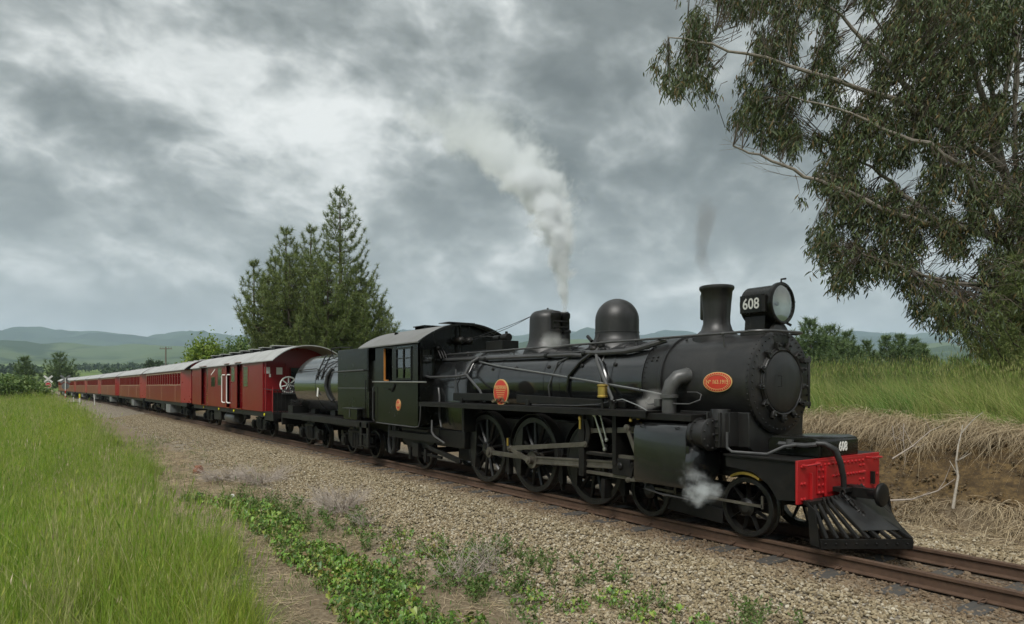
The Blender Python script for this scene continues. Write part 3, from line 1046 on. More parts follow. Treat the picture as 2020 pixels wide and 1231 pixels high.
b.tube([(-10.82, y_(-.05), 2.9), (-10.82, y_(-.05), 3.02)], .03, 8)
b.tube([(-10.80, y_(-.05), 2.98), (-10.84, y_(-.05), 3.2), (-10.86, y_(-.05), 3.34), (-10.90, y_(-.05), 3.35)], .014, 6)
part('whistle', b, 'frame_black', d2)
for dz, sag in ((0, .05), (-.02, .09)):
    b = MB()
    b.tube([(-10.89 - 2.6 * t, y_(-.05 - .15 * t), 3.345 - .37 * t - sag * 4 * t * (1 - t) + dz * t) for t in [i / 10 for i in range(11)]], .006, 5)
    part('whistle_cord', b, 'rubber', L)

# turbo generator on the firebox
b = MB()
b.box(-12.35, -11.72, y_(-.20), y_(.22), 2.68, 2.90)
b.cyl((-12.3, y_(0), 2.96), (-12.08, y_(0), 2.96), .075)
b.cyl((-11.98, y_(0), 2.97), (-11.76, y_(0), 2.97), .085)
b.cyl((-11.86, y_(0), 3.0), (-11.86, y_(0), 3.10), .03)
b.tube([(-12.2, y_(.02), 3.0), (-12.9, y_(.0), 3.05)], .02, 6)
part('generator', b, 'frame_black', L, bevel=.012)

# headlamp
hx, hz = -5.66, 3.055
b = MB()
b.lathe([(.02, -.22), (.235, -.22), (.255, -.20), (.255, .21), (.275, .22), (.283, .24), (.283, .285), (.265, .30), (.245, .30), (.24, .20)], (hx, YC, hz), (1, 0, 0), 48, False)
b.prism([(YC - .21, hz - .345), (YC + .21, hz - .345), (YC + .19, hz - .14), (YC - .19, hz - .14)], 'x', hx - .16, hx + .15)
lamp = part('headlamp', b, 'cab_black', L, smooth=30)
b = MB()
b.box(hx - .22, hx + .18, y_(-.23), y_(.23), 2.63, hz - .346)
part('lamp_bracket', b, 'graphite', lamp, bevel=.01)
b = MB()
b.lathe([(.244, .255), (.20, .215), (.12, .18), (.03, .165), (.001, .165)], (hx, YC, hz), (1, 0, 0), 40, False)
part('reflector', b, 'mirror', lamp)
b = MB()
b.sph((hx + .20, YC, hz), .03, 12, 8)
part('bulb', b, 'white_paint', lamp)
b = MB()
b.lathe([(.244, .282), (.12, .292), (.001, .295)], (hx, YC, hz), (1, 0, 0), 40, False)
part('lens', b, 'clear_glass', lamp)
b = MB()
b.tube([(hx + .27, y_(-.01), hz + .27), (hx + .27, y_(-.01), hz + .32), (hx + .30, y_(.05), hz + .33)], .014, 6)
b.tube([(hx + .26, y_(.27), hz + .04), (hx + .26, y_(.33), hz + .04)], .008, 6)
b.tube([(hx + .27, y_(.12), hz - .26), (hx + .30, y_(.17), hz - .29)], .018, 6)
b.box(hx + .17, hx + .225, y_(-.30), y_(-.24), hz - .12, hz + .10)
part('lamp_catch', b, 'frame_black', lamp, kind='stuff')
b = MB()
b.box(hx - .19, hx + .16, y_(-.272), y_(-.225), hz - .12, hz + .12)
nb = part('number_box', b, 'cab_black', lamp, bevel=.004)
text_part('number', '608', .205, 'grey_lettering', nb, frame_m((hx - .015, y_(-.274), hz - .005), (1, 0, 0), (0, 0, 1)), .002, .86)

# handrails and pipes
def tube_part(name, pts, r, m, parent=L, n=8):
    b = MB()
    b.tube(pts, r, n)
    return part(name, b, m, parent)
def arc(c, u, w, r, a0, a1, k=8):
    c, u, w = Vector(c), Vector(u), Vector(w)
    return [tuple(c + u * (r * math.cos(a0 + (a1 - a0) * i / k)) + w * (r * math.sin(a0 + (a1 - a0) * i / k))) for i in range(k + 1)]
hp = [(-13.6, y_(-.5), 2.655), (-5.55, y_(-.5), 2.665)] + arc((-5.55, y_(-.25), 2.67), (0, -1, 0), (1, 0, 0), .25, 0, PI / 2, 6) + arc((-5.55, y_(.25), 2.67), (1, 0, 0), (0, 1, 0), .25, 0, PI / 2, 6) + [(-13.6, y_(.5), 2.655)]
rail = tube_part('handrail', hp, .018, 'pipe_grey')
b = MB()
for x in (-5.95, -7.6, -9.2, -10.9, -12.6):
    for s in (-1, 1):
        b.tube([(x, y_(s * .5), 2.66), (x, y_(s * .47), 2.48)], .012, 6)
        b.sph((x, y_(s * .5), 2.66), .026, 8, 6)
part('handrail_post', b, 'pipe_grey', rail, kind='stuff')
A = R(50)
tube_part('sand_pipe', [surf(-13.55, R(46), .77), surf(-12.2, R(47), .76), surf(-9.0, R(50), .755), surf(-8.75, R(52), .75)], .034, 'pipe_grey')
tube_part('exhaust_pipe', [surf(-8.75, R(47), .75), surf(-8.3, R(50), .76), surf(-7.75, R(50), .765), surf(-7.5, R(47), .765), surf(-7.2, R(40), .77), surf(-7.05, R(32), .76)], .045, 'pipe_grey')
tube_part('oil_pipe', [surf(-13.5, R(38), .75), surf(-11.5, R(42), .73), surf(-8.6, R(43), .73), surf(-7.3, R(44), .73)], .013, 'pipe_grey')
tube_part('boiler_cable', [surf(-12.0, R(52), .74), surf(-11.2, R(62), .73), surf(-9.4, R(78), .73), surf(-7.4, R(97), .74), surf(-6.85, R(103), .75)], .010, 'bright_steel')
tube_part('boiler_cable', [surf(-12.0, R(53), .74), surf(-11.2, R(63.5), .73), surf(-9.4, R(79.5), .73), surf(-7.4, R(98.5), .74), surf(-6.85, R(104), .75)], .008, 'pipe_grey')
tube_part('feed_pipe', [surf(-8.5, R(28), .76), surf(-8.45, R(46), .76), surf(-8.3, R(62), .76), surf(-8.0, R(88), .78), surf(-7.85, R(108), .80), (-7.72, y_(-.92), 1.6)], .028, 'steam_pipe_grey')
tube_part('feed_pipe', [surf(-8.5, R(44), .75), surf(-8.75, R(62), .74), surf(-8.95, R(80), .735), surf(-9.0, R(100), .735), surf(-9.0, R(125), .74)], .034, 'boiler_black')
tube_part('feed_pipe', [surf(-8.45, R(50), .74), surf(-8.2, R(64), .735), surf(-8.05, R(80), .73), surf(-8.0, R(92), .72)], .03, 'boiler_black')
b = MB()
for x, aa, r in ((-8.5, 30, .09), (-8.42, 36, .07), (-8.62, 34, .06), (-8.55, 42, .075), (-8.30, 44, .05)):
    b.sph(surf(x, R(aa), .76), r, 10, 7, (1.1, 1, .8))
b.tube([surf(-8.75, R(28), .8), surf(-8.95, R(20), .86)], .03, 8)
b.tube([surf(-8.5, R(40), .8), surf(-8.55, R(26), .92)], .015, 6)
part('clack_valve', b, 'frame_black', L)
tube_part('injector_pipe', [(-13.6, y_(-.98), 2.17), (-13.45, y_(-.96), 2.14), (-12.45, y_(-.85), 2.15), surf(-12.1, R(78), .86), surf(-11.6, R(100), .84), (-11.35, y_(-.88), 1.62)], .025, 'pipe_grey')
tube_part('injector_pipe', [surf(-12.0, R(48), .80), surf(-12.1, R(58), .83), surf(-12.15, R(72), .84), surf(-12.15, R(78), .85)], .035, 'pipe_grey')
b = MB()
for x in (-11.8, -8.72, -12.2, -9.75):
    b.cyl(surf(x - .04, R(49), .755), surf(x + .04, R(49), .755), .048, n=10)
part('pipe_joint', b, 'frame_black', L, kind='stuff')

for x in (-7.9, -8.7, -9.6, -10.6, -11.4):
    b = MB()
    b.lathe([(.035, -.01), (.035, .02), (.018, .03)], surf(x, R(66), RB), (0, -math.sin(R(66)), math.cos(R(66))), 10)
    part('washout_plug', b, 'frame_black', boiler)
tube_part('sand_pipe', [surf(-8.3, R(40), .72), surf(-8.2, R(70), .73), surf(-8.15, R(100), .73), (-8.15, y_(-.68), 1.6)], .016, 'pipe_grey')
tube_part('sand_pipe', [surf(-8.75, R(30), .72), surf(-9.35, R(60), .73), surf(-9.5, R(95), .73), (-9.5, y_(-.68), 1.6)], .016, 'pipe_grey')
tube_part('oil_pipe', [(-7.58, y_(-1.0), 1.72), (-7.4, y_(-.98), 1.75), (-7.1, y_(-.95), 1.66), (-6.9, y_(-.95), 1.58)], .008, 'bright_steel')
tube_part('oil_pipe', [(-7.58, y_(-1.02), 1.72), (-7.9, y_(-1.02), 1.66), (-8.4, y_(-1.02), 1.63), (-9.6, y_(-1.02), 1.62)], .008, 'pipe_grey')
tube_part('drain_pipe', [(-6.9, y_(-1.0), .60), (-6.9, y_(-1.02), .48), (-6.6, y_(-1.02), .44), (-5.95, y_(-1.0), .42)], .014, 'pipe_grey')
tube_part('drain_pipe', [(-6.2, y_(-1.0), .60), (-6.2, y_(-1.03), .47), (-5.95, y_(-1.03), .45)], .014, 'pipe_grey')
tube_part('blowdown_pipe', [(-13.3, y_(-.83), 1.9), (-13.2, y_(-.86), 1.7), (-13.2, y_(-.86), 1.25), (-13.05, y_(-.9), 1.05)], .022, 'pipe_grey')
tube_part('blowdown_pipe', [(-12.6, y_(-.80), 2.3), (-12.55, y_(-.83), 2.1), (-12.55, y_(-.84), 1.7)], .016, 'pipe_grey')
# steam pipe elbow to the cylinders
ep = [(-6.42, y_(-.52), 2.06), (-6.45, y_(-.66), 2.09), (-6.52, y_(-.76), 2.06), (-6.58, y_(-.82), 1.97), (-6.61, y_(-.84), 1.86), (-6.61, y_(-.84), 1.55)]
b = MB()
b.tube(ep, [.115, .115, .112, .108, .104, .10], 20)
elbow = part('steam_pipe', b, 'steam_pipe_grey', L)
b = MB()
b.lathe([(.105, -.025), (.128, -.02), (.128, .025), (.105, .03)], (-6.61, y_(-.84), 1.80), (0, 0, 1), 20)
b.box(-6.82, -6.72, y_(-.92), y_(-.80), 1.66, 1.76)
part('pipe_collar', b, 'steam_pipe_grey', elbow)
tube_part('oil_pipe', [(-6.75, y_(-.9), 1.70), (-6.95, y_(-.9), 1.68), (-7.02, y_(-.88), 1.72), (-7.02, y_(-.8), 1.78)], .012, 'steam_pipe_grey')
tube_part('oil_pipe', [(-6.5, y_(-.88), 1.70), (-6.2, y_(-.9), 1.70), (-6.03, y_(-.88), 1.76), (-6.06, y_(-.82), 1.83), (-6.2, y_(-.74), 1.86), (-6.4, y_(-.70), 1.86)], .010, 'steam_pipe_grey')

# running board with its edge angle, splash of raised plate by the boiler
b = MB()
for s in (-1, 1):
    b.box(-13.6, -6.75, *sorted((y_(s * .72), y_(s * 1.17))), 1.575, 1.595)
    b.box(-13.6, -6.75, *sorted((y_(s * 1.15), y_(s * 1.17))), 1.50, 1.5745)
part('running_board', b, 'frame_black', L, bevel=.003)
b = MB()
b.prism([(-12.5, 1.64), (-12.5, 1.80), (-10.95, 1.80), (-10.95, 1.66)], 'y', y_(-.93), y_(-.89))
b.prism([(-10.2, 1.64), (-10.2, 1.79), (-7.4, 1.72), (-7.4, 1.62)], 'y', y_(-.93), y_(-.89))
b.box(-12.2, -12.1, y_(-.95), y_(-.86), 1.595, 1.70)
b.box(-9.9, -9.8, y_(-.95), y_(-.86), 1.595, 1.70)
part('air_tank_rail', b, 'frame_black', L, bevel=.01)
b = MB()
b.lathe([(.075, 0), (.085, .01), (.085, .03), (.075, .04), (.075, .17), (.085, .18), (.085, .20), (.05, .215)], (-7.79, y_(-1.02), 1.765), (0, 0, 1), 24)
lub = part('brass_lubricator', b, 'brass', L)
b = MB()
b.cyl((-7.79, y_(-1.02), 1.59), (-7.79, y_(-1.02), 1.765), .025)
part('lubricator_stand', b, 'frame_black', lub)
b = MB()
b.cyl((-7.58, y_(-1.0), 1.595), (-7.58, y_(-1.0), 1.70), .05, n=12)
for i in range(6):
    a = 2 * PI * i / 6
    b.cyl((-7.58 + .06 * math.cos(a), y_(-1.0) + .06 * math.sin(a), 1.70), (-7.58 + .06 * math.cos(a), y_(-1.0) + .06 * math.sin(a), 1.735), .02, n=8)
part('lubricator', b, 'frame_black', L)
for x, z0, z1 in ((-7.15, 1.42, 1.50), (-7.0, 1.46, 1.55), (-8.28, 1.40, 1.48), (-6.92, .95, 1.06)):
    b = MB()
    b.lathe([(.02, z0), (.03, z0 + .01), (.03, z1 - .02), (.014, z1)], (x, y_(-1.05), 0), (0, 0, 1), 12)
    part('oil_cup', b, 'brass', L)

# cylinders
for s in (-1, 1):
    def Y(v):
        return YC + s * v
    b = MB()
    pr = [(.62, .58), (1.13, .58), (1.15, .66), (1.15, 1.30), (1.13, 1.38), (1.08, 1.43), (1.0, 1.45), (.62, 1.45)]
    b.prism([(Y(p), q) for p, q in pr], 'x', -7.0, -6.05)
    cyl = part('cylinder', b, 'boiler_black', L, bevel=.012)
    b = MB()
    b.lathe([(.21, -6.05), (.215, -6.04), (.215, -5.99), (.19, -5.98), (.19, -5.84), (.215, -5.83), (.215, -5.80), (.20, -5.79), (.001, -5.785)], (0, Y(.93), 1.31), (1, 0, 0), 32, False)
    for i in range(10):
        a = 2 * PI * i / 10
        b.bolt((-5.79, Y(.93) + .175 * math.sin(a), 1.31 + .175 * math.cos(a)), (1, 0, 0), .016, .018)
        b.bolt((-5.985, Y(.93) + .203 * math.sin(a), 1.31 + .203 * math.cos(a)), (1, 0, 0), .012, .018)
    b.bolt((-5.785, Y(.93), 1.31), (1, 0, 0), .02, .02)
    part('valve_chest', b, 'graphite', cyl)
    b = MB()
    b.lathe([(.30, -6.05), (.31, -6.04), (.31, -5.96), (.27, -5.93), (.001, -5.92)], (0, Y(.86), .92), (1, 0, 0), 40, False)
    b.prism([(Y(1.14), 1.15), (Y(1.14), 1.02), (Y(1.05), .7), (Y(1.0), .9)], 'x', -6.06, -6.0)
    part('cylinder_cover', b, 'boiler_black', cyl)
    b = MB()
    b.box(-7.1, -6.0, *sorted((Y(.62), Y(1.10))), 1.475, 1.565)
    part('cylinder_top_plate', b, 'frame_black', cyl, bevel=.006)
    b = MB()
    for x in (-6.85, -6.2):
        b.tube([(x - .03, Y(1.13), 1.37), (x, Y(1.17), 1.39), (x + .03, Y(1.13), 1.40)], .008, 5)
    part('casing_hook', b, 'frame_black', cyl, kind='stuff')
# saddle under the smokebox with the side valve housing
b = MB()
b.prism([(y_(-.45), .72), (y_(.45), .72), (y_(.45), 1.05), (y_(.60), 1.15), (y_(.62), 1.60), (y_(-.62), 1.60), (y_(-.60), 1.15), (y_(-.45), 1.05)], 'x', -6.6, -5.46)
saddle = part('saddle', b, 'graphite', L, bevel=.01)
b = MB()
b.box(-5.98, -5.62, y_(-.80), y_(-.60), 1.16, 1.60)
b.cyl((-5.80, y_(-.75), 1.14), (-5.80, y_(-.75), 1.64), .13, n=20)
for z in (1.23, 1.32, 1.41, 1.5):
    b.box(-5.9, -5.70, y_(-.895), y_(-.86), z - .008, z + .008)
b.box(-5.91, -5.885, y_(-.91), y_(-.86), 1.15, 1.6)
b.box(-5.715, -5.69, y_(-.91), y_(-.86), 1.15, 1.6)
part('air_pump', b, 'graphite', saddle, bevel=.006)

# wheels
axles = []
for x in (-11.63, -10.02, -8.40):
    for s in (-1, 1):
        put_wheel('driving_wheel', DRV, L, x, .686, s)
for x in (-7.15, -5.46):
    for s in (-1, 1):
        put_wheel('bogie_wheel', SML, L, x, .385, s)
for s in (-1, 1):
    put_wheel('trailing_wheel', TRL, L, -14.3, .42, s)
for x, z, r in ((-11.63, .686, .09), (-10.02, .686, .09), (-8.40, .686, .09), (-7.15, .385, .06), (-5.46, .385, .06), (-14.3, .42, .07)):
    b = MB()
    b.cyl((x, y_(-.56), z), (x, y_(.56), z), r, n=14)
    part('axle', b, 'frame_black', L)
# frames
b = MB()
for s in (-1, 1):
    b.box(-13.4, -6.0, *sorted((y_(s * .46), y_(s * .50))), .74, 1.30)
    b.box(-6.0, -4.62, *sorted((y_(s * .46), y_(s * .50))), .80, 1.05)
    b.box(-16.0, -13.4, *sorted((y_(s * .46), y_(s * .50))), .70, 1.0)
    b.box(-12.1, -12.02, *sorted((y_(s * .5), y_(s * .95))), 1.0, 1.56)
    b.box(-7.6, -7.52, *sorted((y_(s * .5), y_(s * 1.0))), .75, 1.56)
b.box(-13.0, -6.5, y_(-.46), y_(.46), 1.15, 1.28)
b.box(-12.5, -7.0, y_(-.3), y_(.3), .5, .62)
for s in (-1, 1):
    b.box(-12.6, -7.7, *sorted((y_(s * .47), y_(s * .495))), .36, .735)
b.box(-12.9, -12.2, y_(-.55), y_(.55), .34, .62)
b.box(-8.0, -7.4, y_(-.4), y_(.4), .30, .70)
part('main_frame', b, 'frame_black', L)
# splashers over the drivers, brake blocks, springs
for x in (-11.63, -10.02, -8.40):
    for s in (-1, 1):
        b = MB()
        arcp = [(x + .75 * math.cos(t), .686 + .75 * math.sin(t)) for t in [R(20 + 140 * i / 14) for i in range(15)]]
        inn = [(x + .735 * math.cos(t), .686 + .735 * math.sin(t)) for t in [R(160 - 140 * i / 14) for i in range(15)]]
        b.prism(arcp + inn, 'y', y_(s * .5), y_(s * .70))
        part('wheel_splasher', b, 'frame_black', L)
for x in (-10.86, -9.24, -7.72):
    b = MB()
    b.prism([(x - .03, .75), (x + .03, .75), (x + .05, .25), (x + .0, .2), (x - .09, .32), (x - .05, .5)], 'y', y_(-.66), y_(-.56))
    b.box(x - .02, x + .01, y_(-.64), y_(-.58), .12, .3)
    part('brake_hanger', b, 'frame_black', L, bevel=.004)

# motion
pin = (.300, -.055)
Pm = lambda x: (x + pin[0], .686 + pin[1])
def rod(name, x0, z0, x1, z1, y, h0, h1, w, m='rod_steel', ends=(0, 0), parent=L, flute=False):
    b = MB()
    d = Vector((x1 - x0, 0, z1 - z0))
    l = d.length
    d.normalize()
    n = Vector((-d.z, 0, d.x))
    p0, p1 = Vector((x0, y, z0)), Vector((x1, y, z1))
    vs = [p + n * (h * k) + Vector((0, w * j / 2, 0)) for p, h in ((p0, h0 / 2), (p1, h1 / 2)) for k in (-1, 1) for j in (-1, 1)]
    b.add(vs, [(0, 1, 3, 2), (4, 6, 7, 5), (0, 4, 5, 1), (2, 3, 7, 6), (0, 2, 6, 4), (1, 5, 7, 3)])
    if flute:
        for k in (-1, 1):
            vs = [p + n * (h * (k * .5 - .28 * (1 if k > 0 else -1)) * 0 + k * h * .36) + Vector((0, 0, 0)) for p, h in ((p0, h0), (p1, h1))]
            b.bar(vs[0] + Vector((0, -w * .5, 0)), vs[1] + Vector((0, -w * .5, 0)), w * .5, h0 * .22)
    for p, e in ((p0, ends[0]), (p1, ends[1])):
        if e:
            b.cyl(p + Vector((0, -w * .8, 0)), p + Vector((0, w * .8, 0)), e, n=20)
            b.cyl(p + Vector((0, -w * 1.3, 0)), p, e * .5, n=12)
    return part(name, b, m, parent, bevel=.004)
rod('coupling_rod', *Pm(-11.63), *Pm(-10.02), y_(-.76), .085, .085, .05, ends=(.105, .12))
rod('coupling_rod', *Pm(-10.02), *Pm(-8.40), y_(-.76), .085, .085, .05, ends=(.12, .105))
xh = (-7.45, .75)
rod('connecting_rod', *Pm(-10.02), *xh, y_(-.90), .14, .125, .055, ends=(.15, .09), flute=True)
b = MB()
for x in (-11.63, -10.02, -8.40):
    p = Pm(x)
    b.cyl((p[0], y_(-.66), p[1]), (p[0], y_(-.98 if x == -10.02 else -.80), p[1]), .055)
    b.cyl((p[0] - .09, y_(-.81), p[1] + .05), (p[0] - .09, y_(-.81), p[1] + .17), .022, n=10)
part('crank_pin', b, 'frame_black', L, kind='stuff')
# return crank and eccentric rod, expansion link
rc = (-10.30, .80)
rod('return_crank', *Pm(-10.02), *rc, y_(-1.0), .09, .07, .04, 'rod_steel', ends=(.07, .055))
rod('eccentric_rod', *rc, -8.20, 1.02, y_(-1.0), .085, .075, .03, ends=(.06, .05))
b = MB()
b.cyl((rc[0], y_(-1.05), rc[1] + .05), (rc[0], y_(-1.05), rc[1] + .19), .022, n=10)
b.cyl((-8.28, y_(-1.05), 1.26), (-8.28, y_(-1.05), 1.42), .022, n=10)
part('oil_pot', b, 'brass', L, kind='stuff')
b = MB()
li = [(-8.20 + .06 * math.sin(t) + .05, 1.0 + .42 * (i / 10)) for i, t in enumerate([PI * k / 10 for k in range(11)])]
b.prism(li + [(x - .09, z) for x, z in reversed(li)], 'y', y_(-1.02), y_(-.98))
b.box(-8.36, -8.05, y_(-.97), y_(-.85), 1.28, 1.5)
part('expansion_link', b, 'frame_black', L, bevel=.004)
rod('lifting_link', -7.95, 1.50, -7.72, .98, y_(-1.04), .03, .03, .02, 'bright_steel', ends=(.035, .03))
rod('lifting_link', -7.86, 1.50, -7.72, 1.12, y_(-1.0), .025, .025, .02, 'bright_steel', ends=(.03, .03))
rod('radius_rod', -8.12, 1.24, -7.18, 1.30, y_(-.96), .07, .085, .035, ends=(.05, .05))
rod('combination_lever', -7.20, 1.33, -6.83, .60, y_(-1.08), .06, .05, .03, ends=(.055, .04))
rod('union_link', -6.83, .60, -7.18, .575, y_(-1.08), .04, .045, .025, ends=(.04, .04))
rod('drop_link', -7.18, .575, -7.12, .80, y_(-1.04), .05, .07, .03, 'frame_black', ends=(.03, .03))
for z, h in ((.88, .05), (.575, .05)):
    rod('slide_bar', -8.25, z, -7.02, z, y_(-.90), h, h, .09, 'rod_steel')
b = MB()
b.box(-7.62, -7.25, y_(-.98), y_(-.82), .60, .855)
b.bolt((-7.45, y_(-.98), .74), (0, -1, 0), .06, .03, 12)
part('crosshead', b, 'frame_black', L, bevel=.015)
b = MB()
b.cyl((-7.25, y_(-.90), .75), (-6.98, y_(-.90), .75), .035, n=12)
part('piston_rod', b, 'bright_steel', L)
b = MB()
b.box(-8.38, -8.25, y_(-1.0), y_(-.6), .50, 1.5)
b.box(-8.2, -7.6, y_(-1.0), y_(-.92), .86, .90)
b.cyl((-7.75, y_(-1.0), .93), (-7.75, y_(-1.0), 1.05), .035, n=10)
b.box(-7.9, -7.82, y_(-.95), y_(-.8), .20, .5)
part('motion_bracket', b, 'frame_black', L, bevel=.006)
# leading bogie frame and the step-iron over its wheel
b = MB()
b.box(-7.6, -5.1, y_(-.44), y_(-.38), .30, .50)
b.box(-7.6, -5.1, y_(.38), y_(.44), .30, .50)
b.box(-6.8, -5.8, y_(-.6), y_(.6), .22, .42)
b.prism([(-6.9, .16), (-5.85, .10), (-5.85, .30), (-6.9, .34)], 'y', y_(-.64), y_(-.62))
part('bogie_frame', b, 'frame_black', L, bevel=.006)
for x0, x1 in ((-6.2, -5.2), (-7.0, -6.62)):
    b = MB()
    b.bar((x0, y_(-.70), .44), (x1, y_(-.70), .43), .018, .035)
    b.bar((x1, y_(-.70), .40), (x1, y_(-.70), .56), .018, .03, (1, 0, 0))
    part('bogie_stay', b, 'rod_steel', L)
b = MB()
wv = [(-5.46 + .42 * math.cos(t), .385 + .42 * math.sin(t)) for t in [R(60 + 62 * i / 8) for i in range(9)]]
b.prism(wv + [(x, z + .035) for x, z in reversed(wv)], 'y', y_(-.70), y_(-.60))
part('wheel_scraper', b, 'brass', L)
# trailing truck
b = MB()
b.prism([(-13.3, 1.0), (-13.3, .80), (-13.7, .52), (-14.8, .50), (-15.1, .62), (-15.1, .76), (-14.2, .78), (-13.6, 1.0)], 'y', y_(-.82), y_(-.74))
b.prism([(-15.6, .70), (-15.5, .86), (-13.3, .86), (-13.0, .70)], 'y', y_(-.98), y_(-.90))
b.prism([(-14.9, .90), (-14.9, .96), (-13.6, .96), (-13.6, .90)], 'y', y_(-.95), y_(-.84))
b.box(-14.45, -14.15, y_(-.9), y_(-.74), .30, .62)
b.bar((-13.7, y_(-.85), .56), (-12.3, y_(-.85), .36), .08, .10)
b.bar((-14.8, y_(-.8), .40), (-13.2, y_(-.8), .36), .05, .06)
b.box(-14.72, -14.62, y_(-.86), y_(-.74), .2, .5)
b.box(-13.95, -13.85, y_(-.86), y_(-.74), .2, .5)
part('trailing_truck', b, 'frame_black', L, bevel=.01)
tube_part('ashpan_pipe', [(-13.2, y_(-1.05), 1.2), (-13.15, y_(-1.08), .95), (-13.0, y_(-1.1), .86), (-12.55, y_(-1.1), .74)], .022, 'steam_pipe_grey')
tube_part('water_hose', [(-15.95, y_(-.75), .95), (-15.95, y_(-.78), .5), (-15.85, y_(-.8), .28), (-15.72, y_(-.8), .26), (-15.62, y_(-.78), .42), (-15.6, y_(-.75), .95)], .05, 'rubber')
tube_part('water_hose', [(-16.15, y_(-.55), .95), (-16.1, y_(-.58), .45), (-15.95, y_(-.6), .3), (-15.8, y_(-.6), .35), (-15.7, y_(-.6), .9)], .05, 'rubber')

# front platform, buffer beam
b = MB()
b.box(-5.62, -4.60, y_(-.93), y_(.93), 1.055, 1.075)
plat = part('front_platform', b, 'frame_black', L, bevel=.003)
for s in (-1, 1):
    b = MB()
    b.prism([(-5.6, 1.054), (-4.605, 1.054), (-4.605, .60), (-4.85, .58), (-4.98, .75), (-5.2, .88), (-5.6, .92)], 'y', y_(s * .90), y_(s * .84))
    b.box(-4.75, -4.605, *sorted((y_(s * .5), y_(s * .84))), .6, 1.05)
    part('platform_valance', b, 'frame_black', plat)
b = MB()
b.box(-4.60, -4.57, y_(-.935), y_(.935), .565, 1.075)
beam = part('buffer_beam', b, 'buffer_red', L, bevel=.004)
b = MB()
b.box(-4.569, -4.556, y_(-.55), y_(.53), .66, 1.05)
b.box(-4.569, -4.53, y_(-.70), y_(-.672), .60, .92)
b.box(-4.569, -4.53, y_(-.405), y_(-.375), .62, .98)
part('beam_plate', b, 'buffer_red', beam, bevel=.003)
b = MB()
for i in range(12):
    b.bolt((-4.556, y_(-.48 + .088 * i), 1.0), (1, 0, 0), .020, .018, 8)
    b.bolt((-4.556, y_(-.20 + .066 * i), .85), (1, 0, 0), .020, .018, 8)
for z in (.67, .76, .85, .94):
    for yy in (-.52, -.44, .42, .50):
        b.bolt((-4.556, y_(yy), z), (1, 0, 0), .020, .018, 8)
for z in (.62, .80, 1.0):
    for yy in (-.86, -.80, .80, .87):
        b.bolt((-4.569, y_(yy), z), (1, 0, 0), .020, .018, 8)
part('beam_rivets', b, 'buffer_red', beam, kind='stuff')
for s in (-1, 1):
    b = MB()
    b.tube([(-4.56, y_(s * .86), 1.02), (-4.50, y_(s * .86), 1.02), (-4.50, y_(s * .58), 1.03), (-4.56, y_(s * .58), 1.03)], .013, 8)
    part('grab_rail', b, 'buffer_red', beam)
b = MB()
b.box(-4.569, -4.52, y_(.70), y_(.735), .68, .84)
part('lamp_iron', b, 'frame_black', beam)
# cowl with the number, brake hose
b = MB()
b.prism([(-5.30, 1.075), (-5.30, 1.26), (-5.24, 1.31), (-4.70, 1.325), (-4.60, 1.30), (-4.585, 1.26), (-4.585, 1.075)], 'y', y_(-.44), y_(.44))
cowl = part('number_cowl', b, 'cab_black', L, bevel=.018, segs=3)
text_part('number', '608', .165, 'white_paint', cowl, frame_m((-4.582, y_(.07), 1.19), (0, 1, 0), (0, 0, 1)), .003, .78)
b = MB()
b.tube([(-5.1, y_(-.50), 1.22), (-4.75, y_(-.50), 1.22), (-4.62, y_(-.46), 1.24)], .03, 8)
b.tube([(-5.62, y_(-.85), 1.35), (-5.62, y_(-.85), 1.15), (-5.55, y_(-.84), 1.10), (-5.1, y_(-.75), 1.10), (-4.95, y_(-.62), 1.20), (-4.85, y_(-.52), 1.22)], .02, 8)
b.cyl((-4.95, y_(-.5), 1.17), (-4.95, y_(-.5), 1.28), .045, n=10)
part('brake_pipe', b, 'pipe_grey', L)
tube_part('brake_hose', [(-4.64, y_(-.44), 1.25), (-4.55, y_(-.40), 1.25), (-4.46, y_(-.33), 1.18), (-4.43, y_(-.27), 1.03), (-4.43, y_(-.20), .85), (-4.45, y_(-.15), .66)], [.034, .036, .038, .038, .036, .034], 'rubber', n=10)

# centre buffer and hook
b = MB()
b.box(-4.57, -4.15, y_(-.05), y_(.05), .60, .72)
b.lathe([(.06, -4.22), (.07, -4.12), (.135, -4.10), (.145, -4.07), (.13, -4.05), (.02, -4.04)], (0, y_(.0), .66), (1, 0, 0), 28)
b.box(-4.56, -4.40, y_(-.22), y_(.2), .66, .72)
buf = part('centre_buffer', b, 'frame_black', L, bevel=.006)
b = MB()
hk = [(-4.42, y_(-.24), .66), (-4.33, y_(-.22), .56), (-4.24, y_(-.20), .47), (-4.20, y_(-.195), .42)]
b.tube(hk, .02, 8)
for i in range(5):
    t = i / 4
    c = Vector(hk[0]).lerp(Vector(hk[-1]), t)
    b.tube([c + Vector((.03 * math.cos(a), .03 * math.sin(a) * (1 if i % 2 else .3), .045 * math.sin(a) * (.4 if i % 2 else 1))) for a in [2 * PI * k / 10 for k in range(11)]], .011, 6, False)
b.tube([(-4.20, y_(-.2), .43), (-4.15, y_(-.19), .36), (-4.09, y_(-.17), .30), (-4.05, y_(-.17), .245), (-4.07, y_(-.21), .21), (-4.11, y_(-.27), .225), (-4.15, y_(-.31), .26)], [.026, .036, .040, .040, .038, .032, .022], 10)
part('coupling_hook', b, 'frame_black', L)
for k in range(2):
    tube_part('safety_chain', [(-4.54, y_(.30 + .1 * k), .70), (-4.40, y_(.34 + .1 * k), .55), (-4.28, y_(.40 + .1 * k), .40), (-4.25, y_(.44 + .1 * k), .36)], .018, 'frame_black')

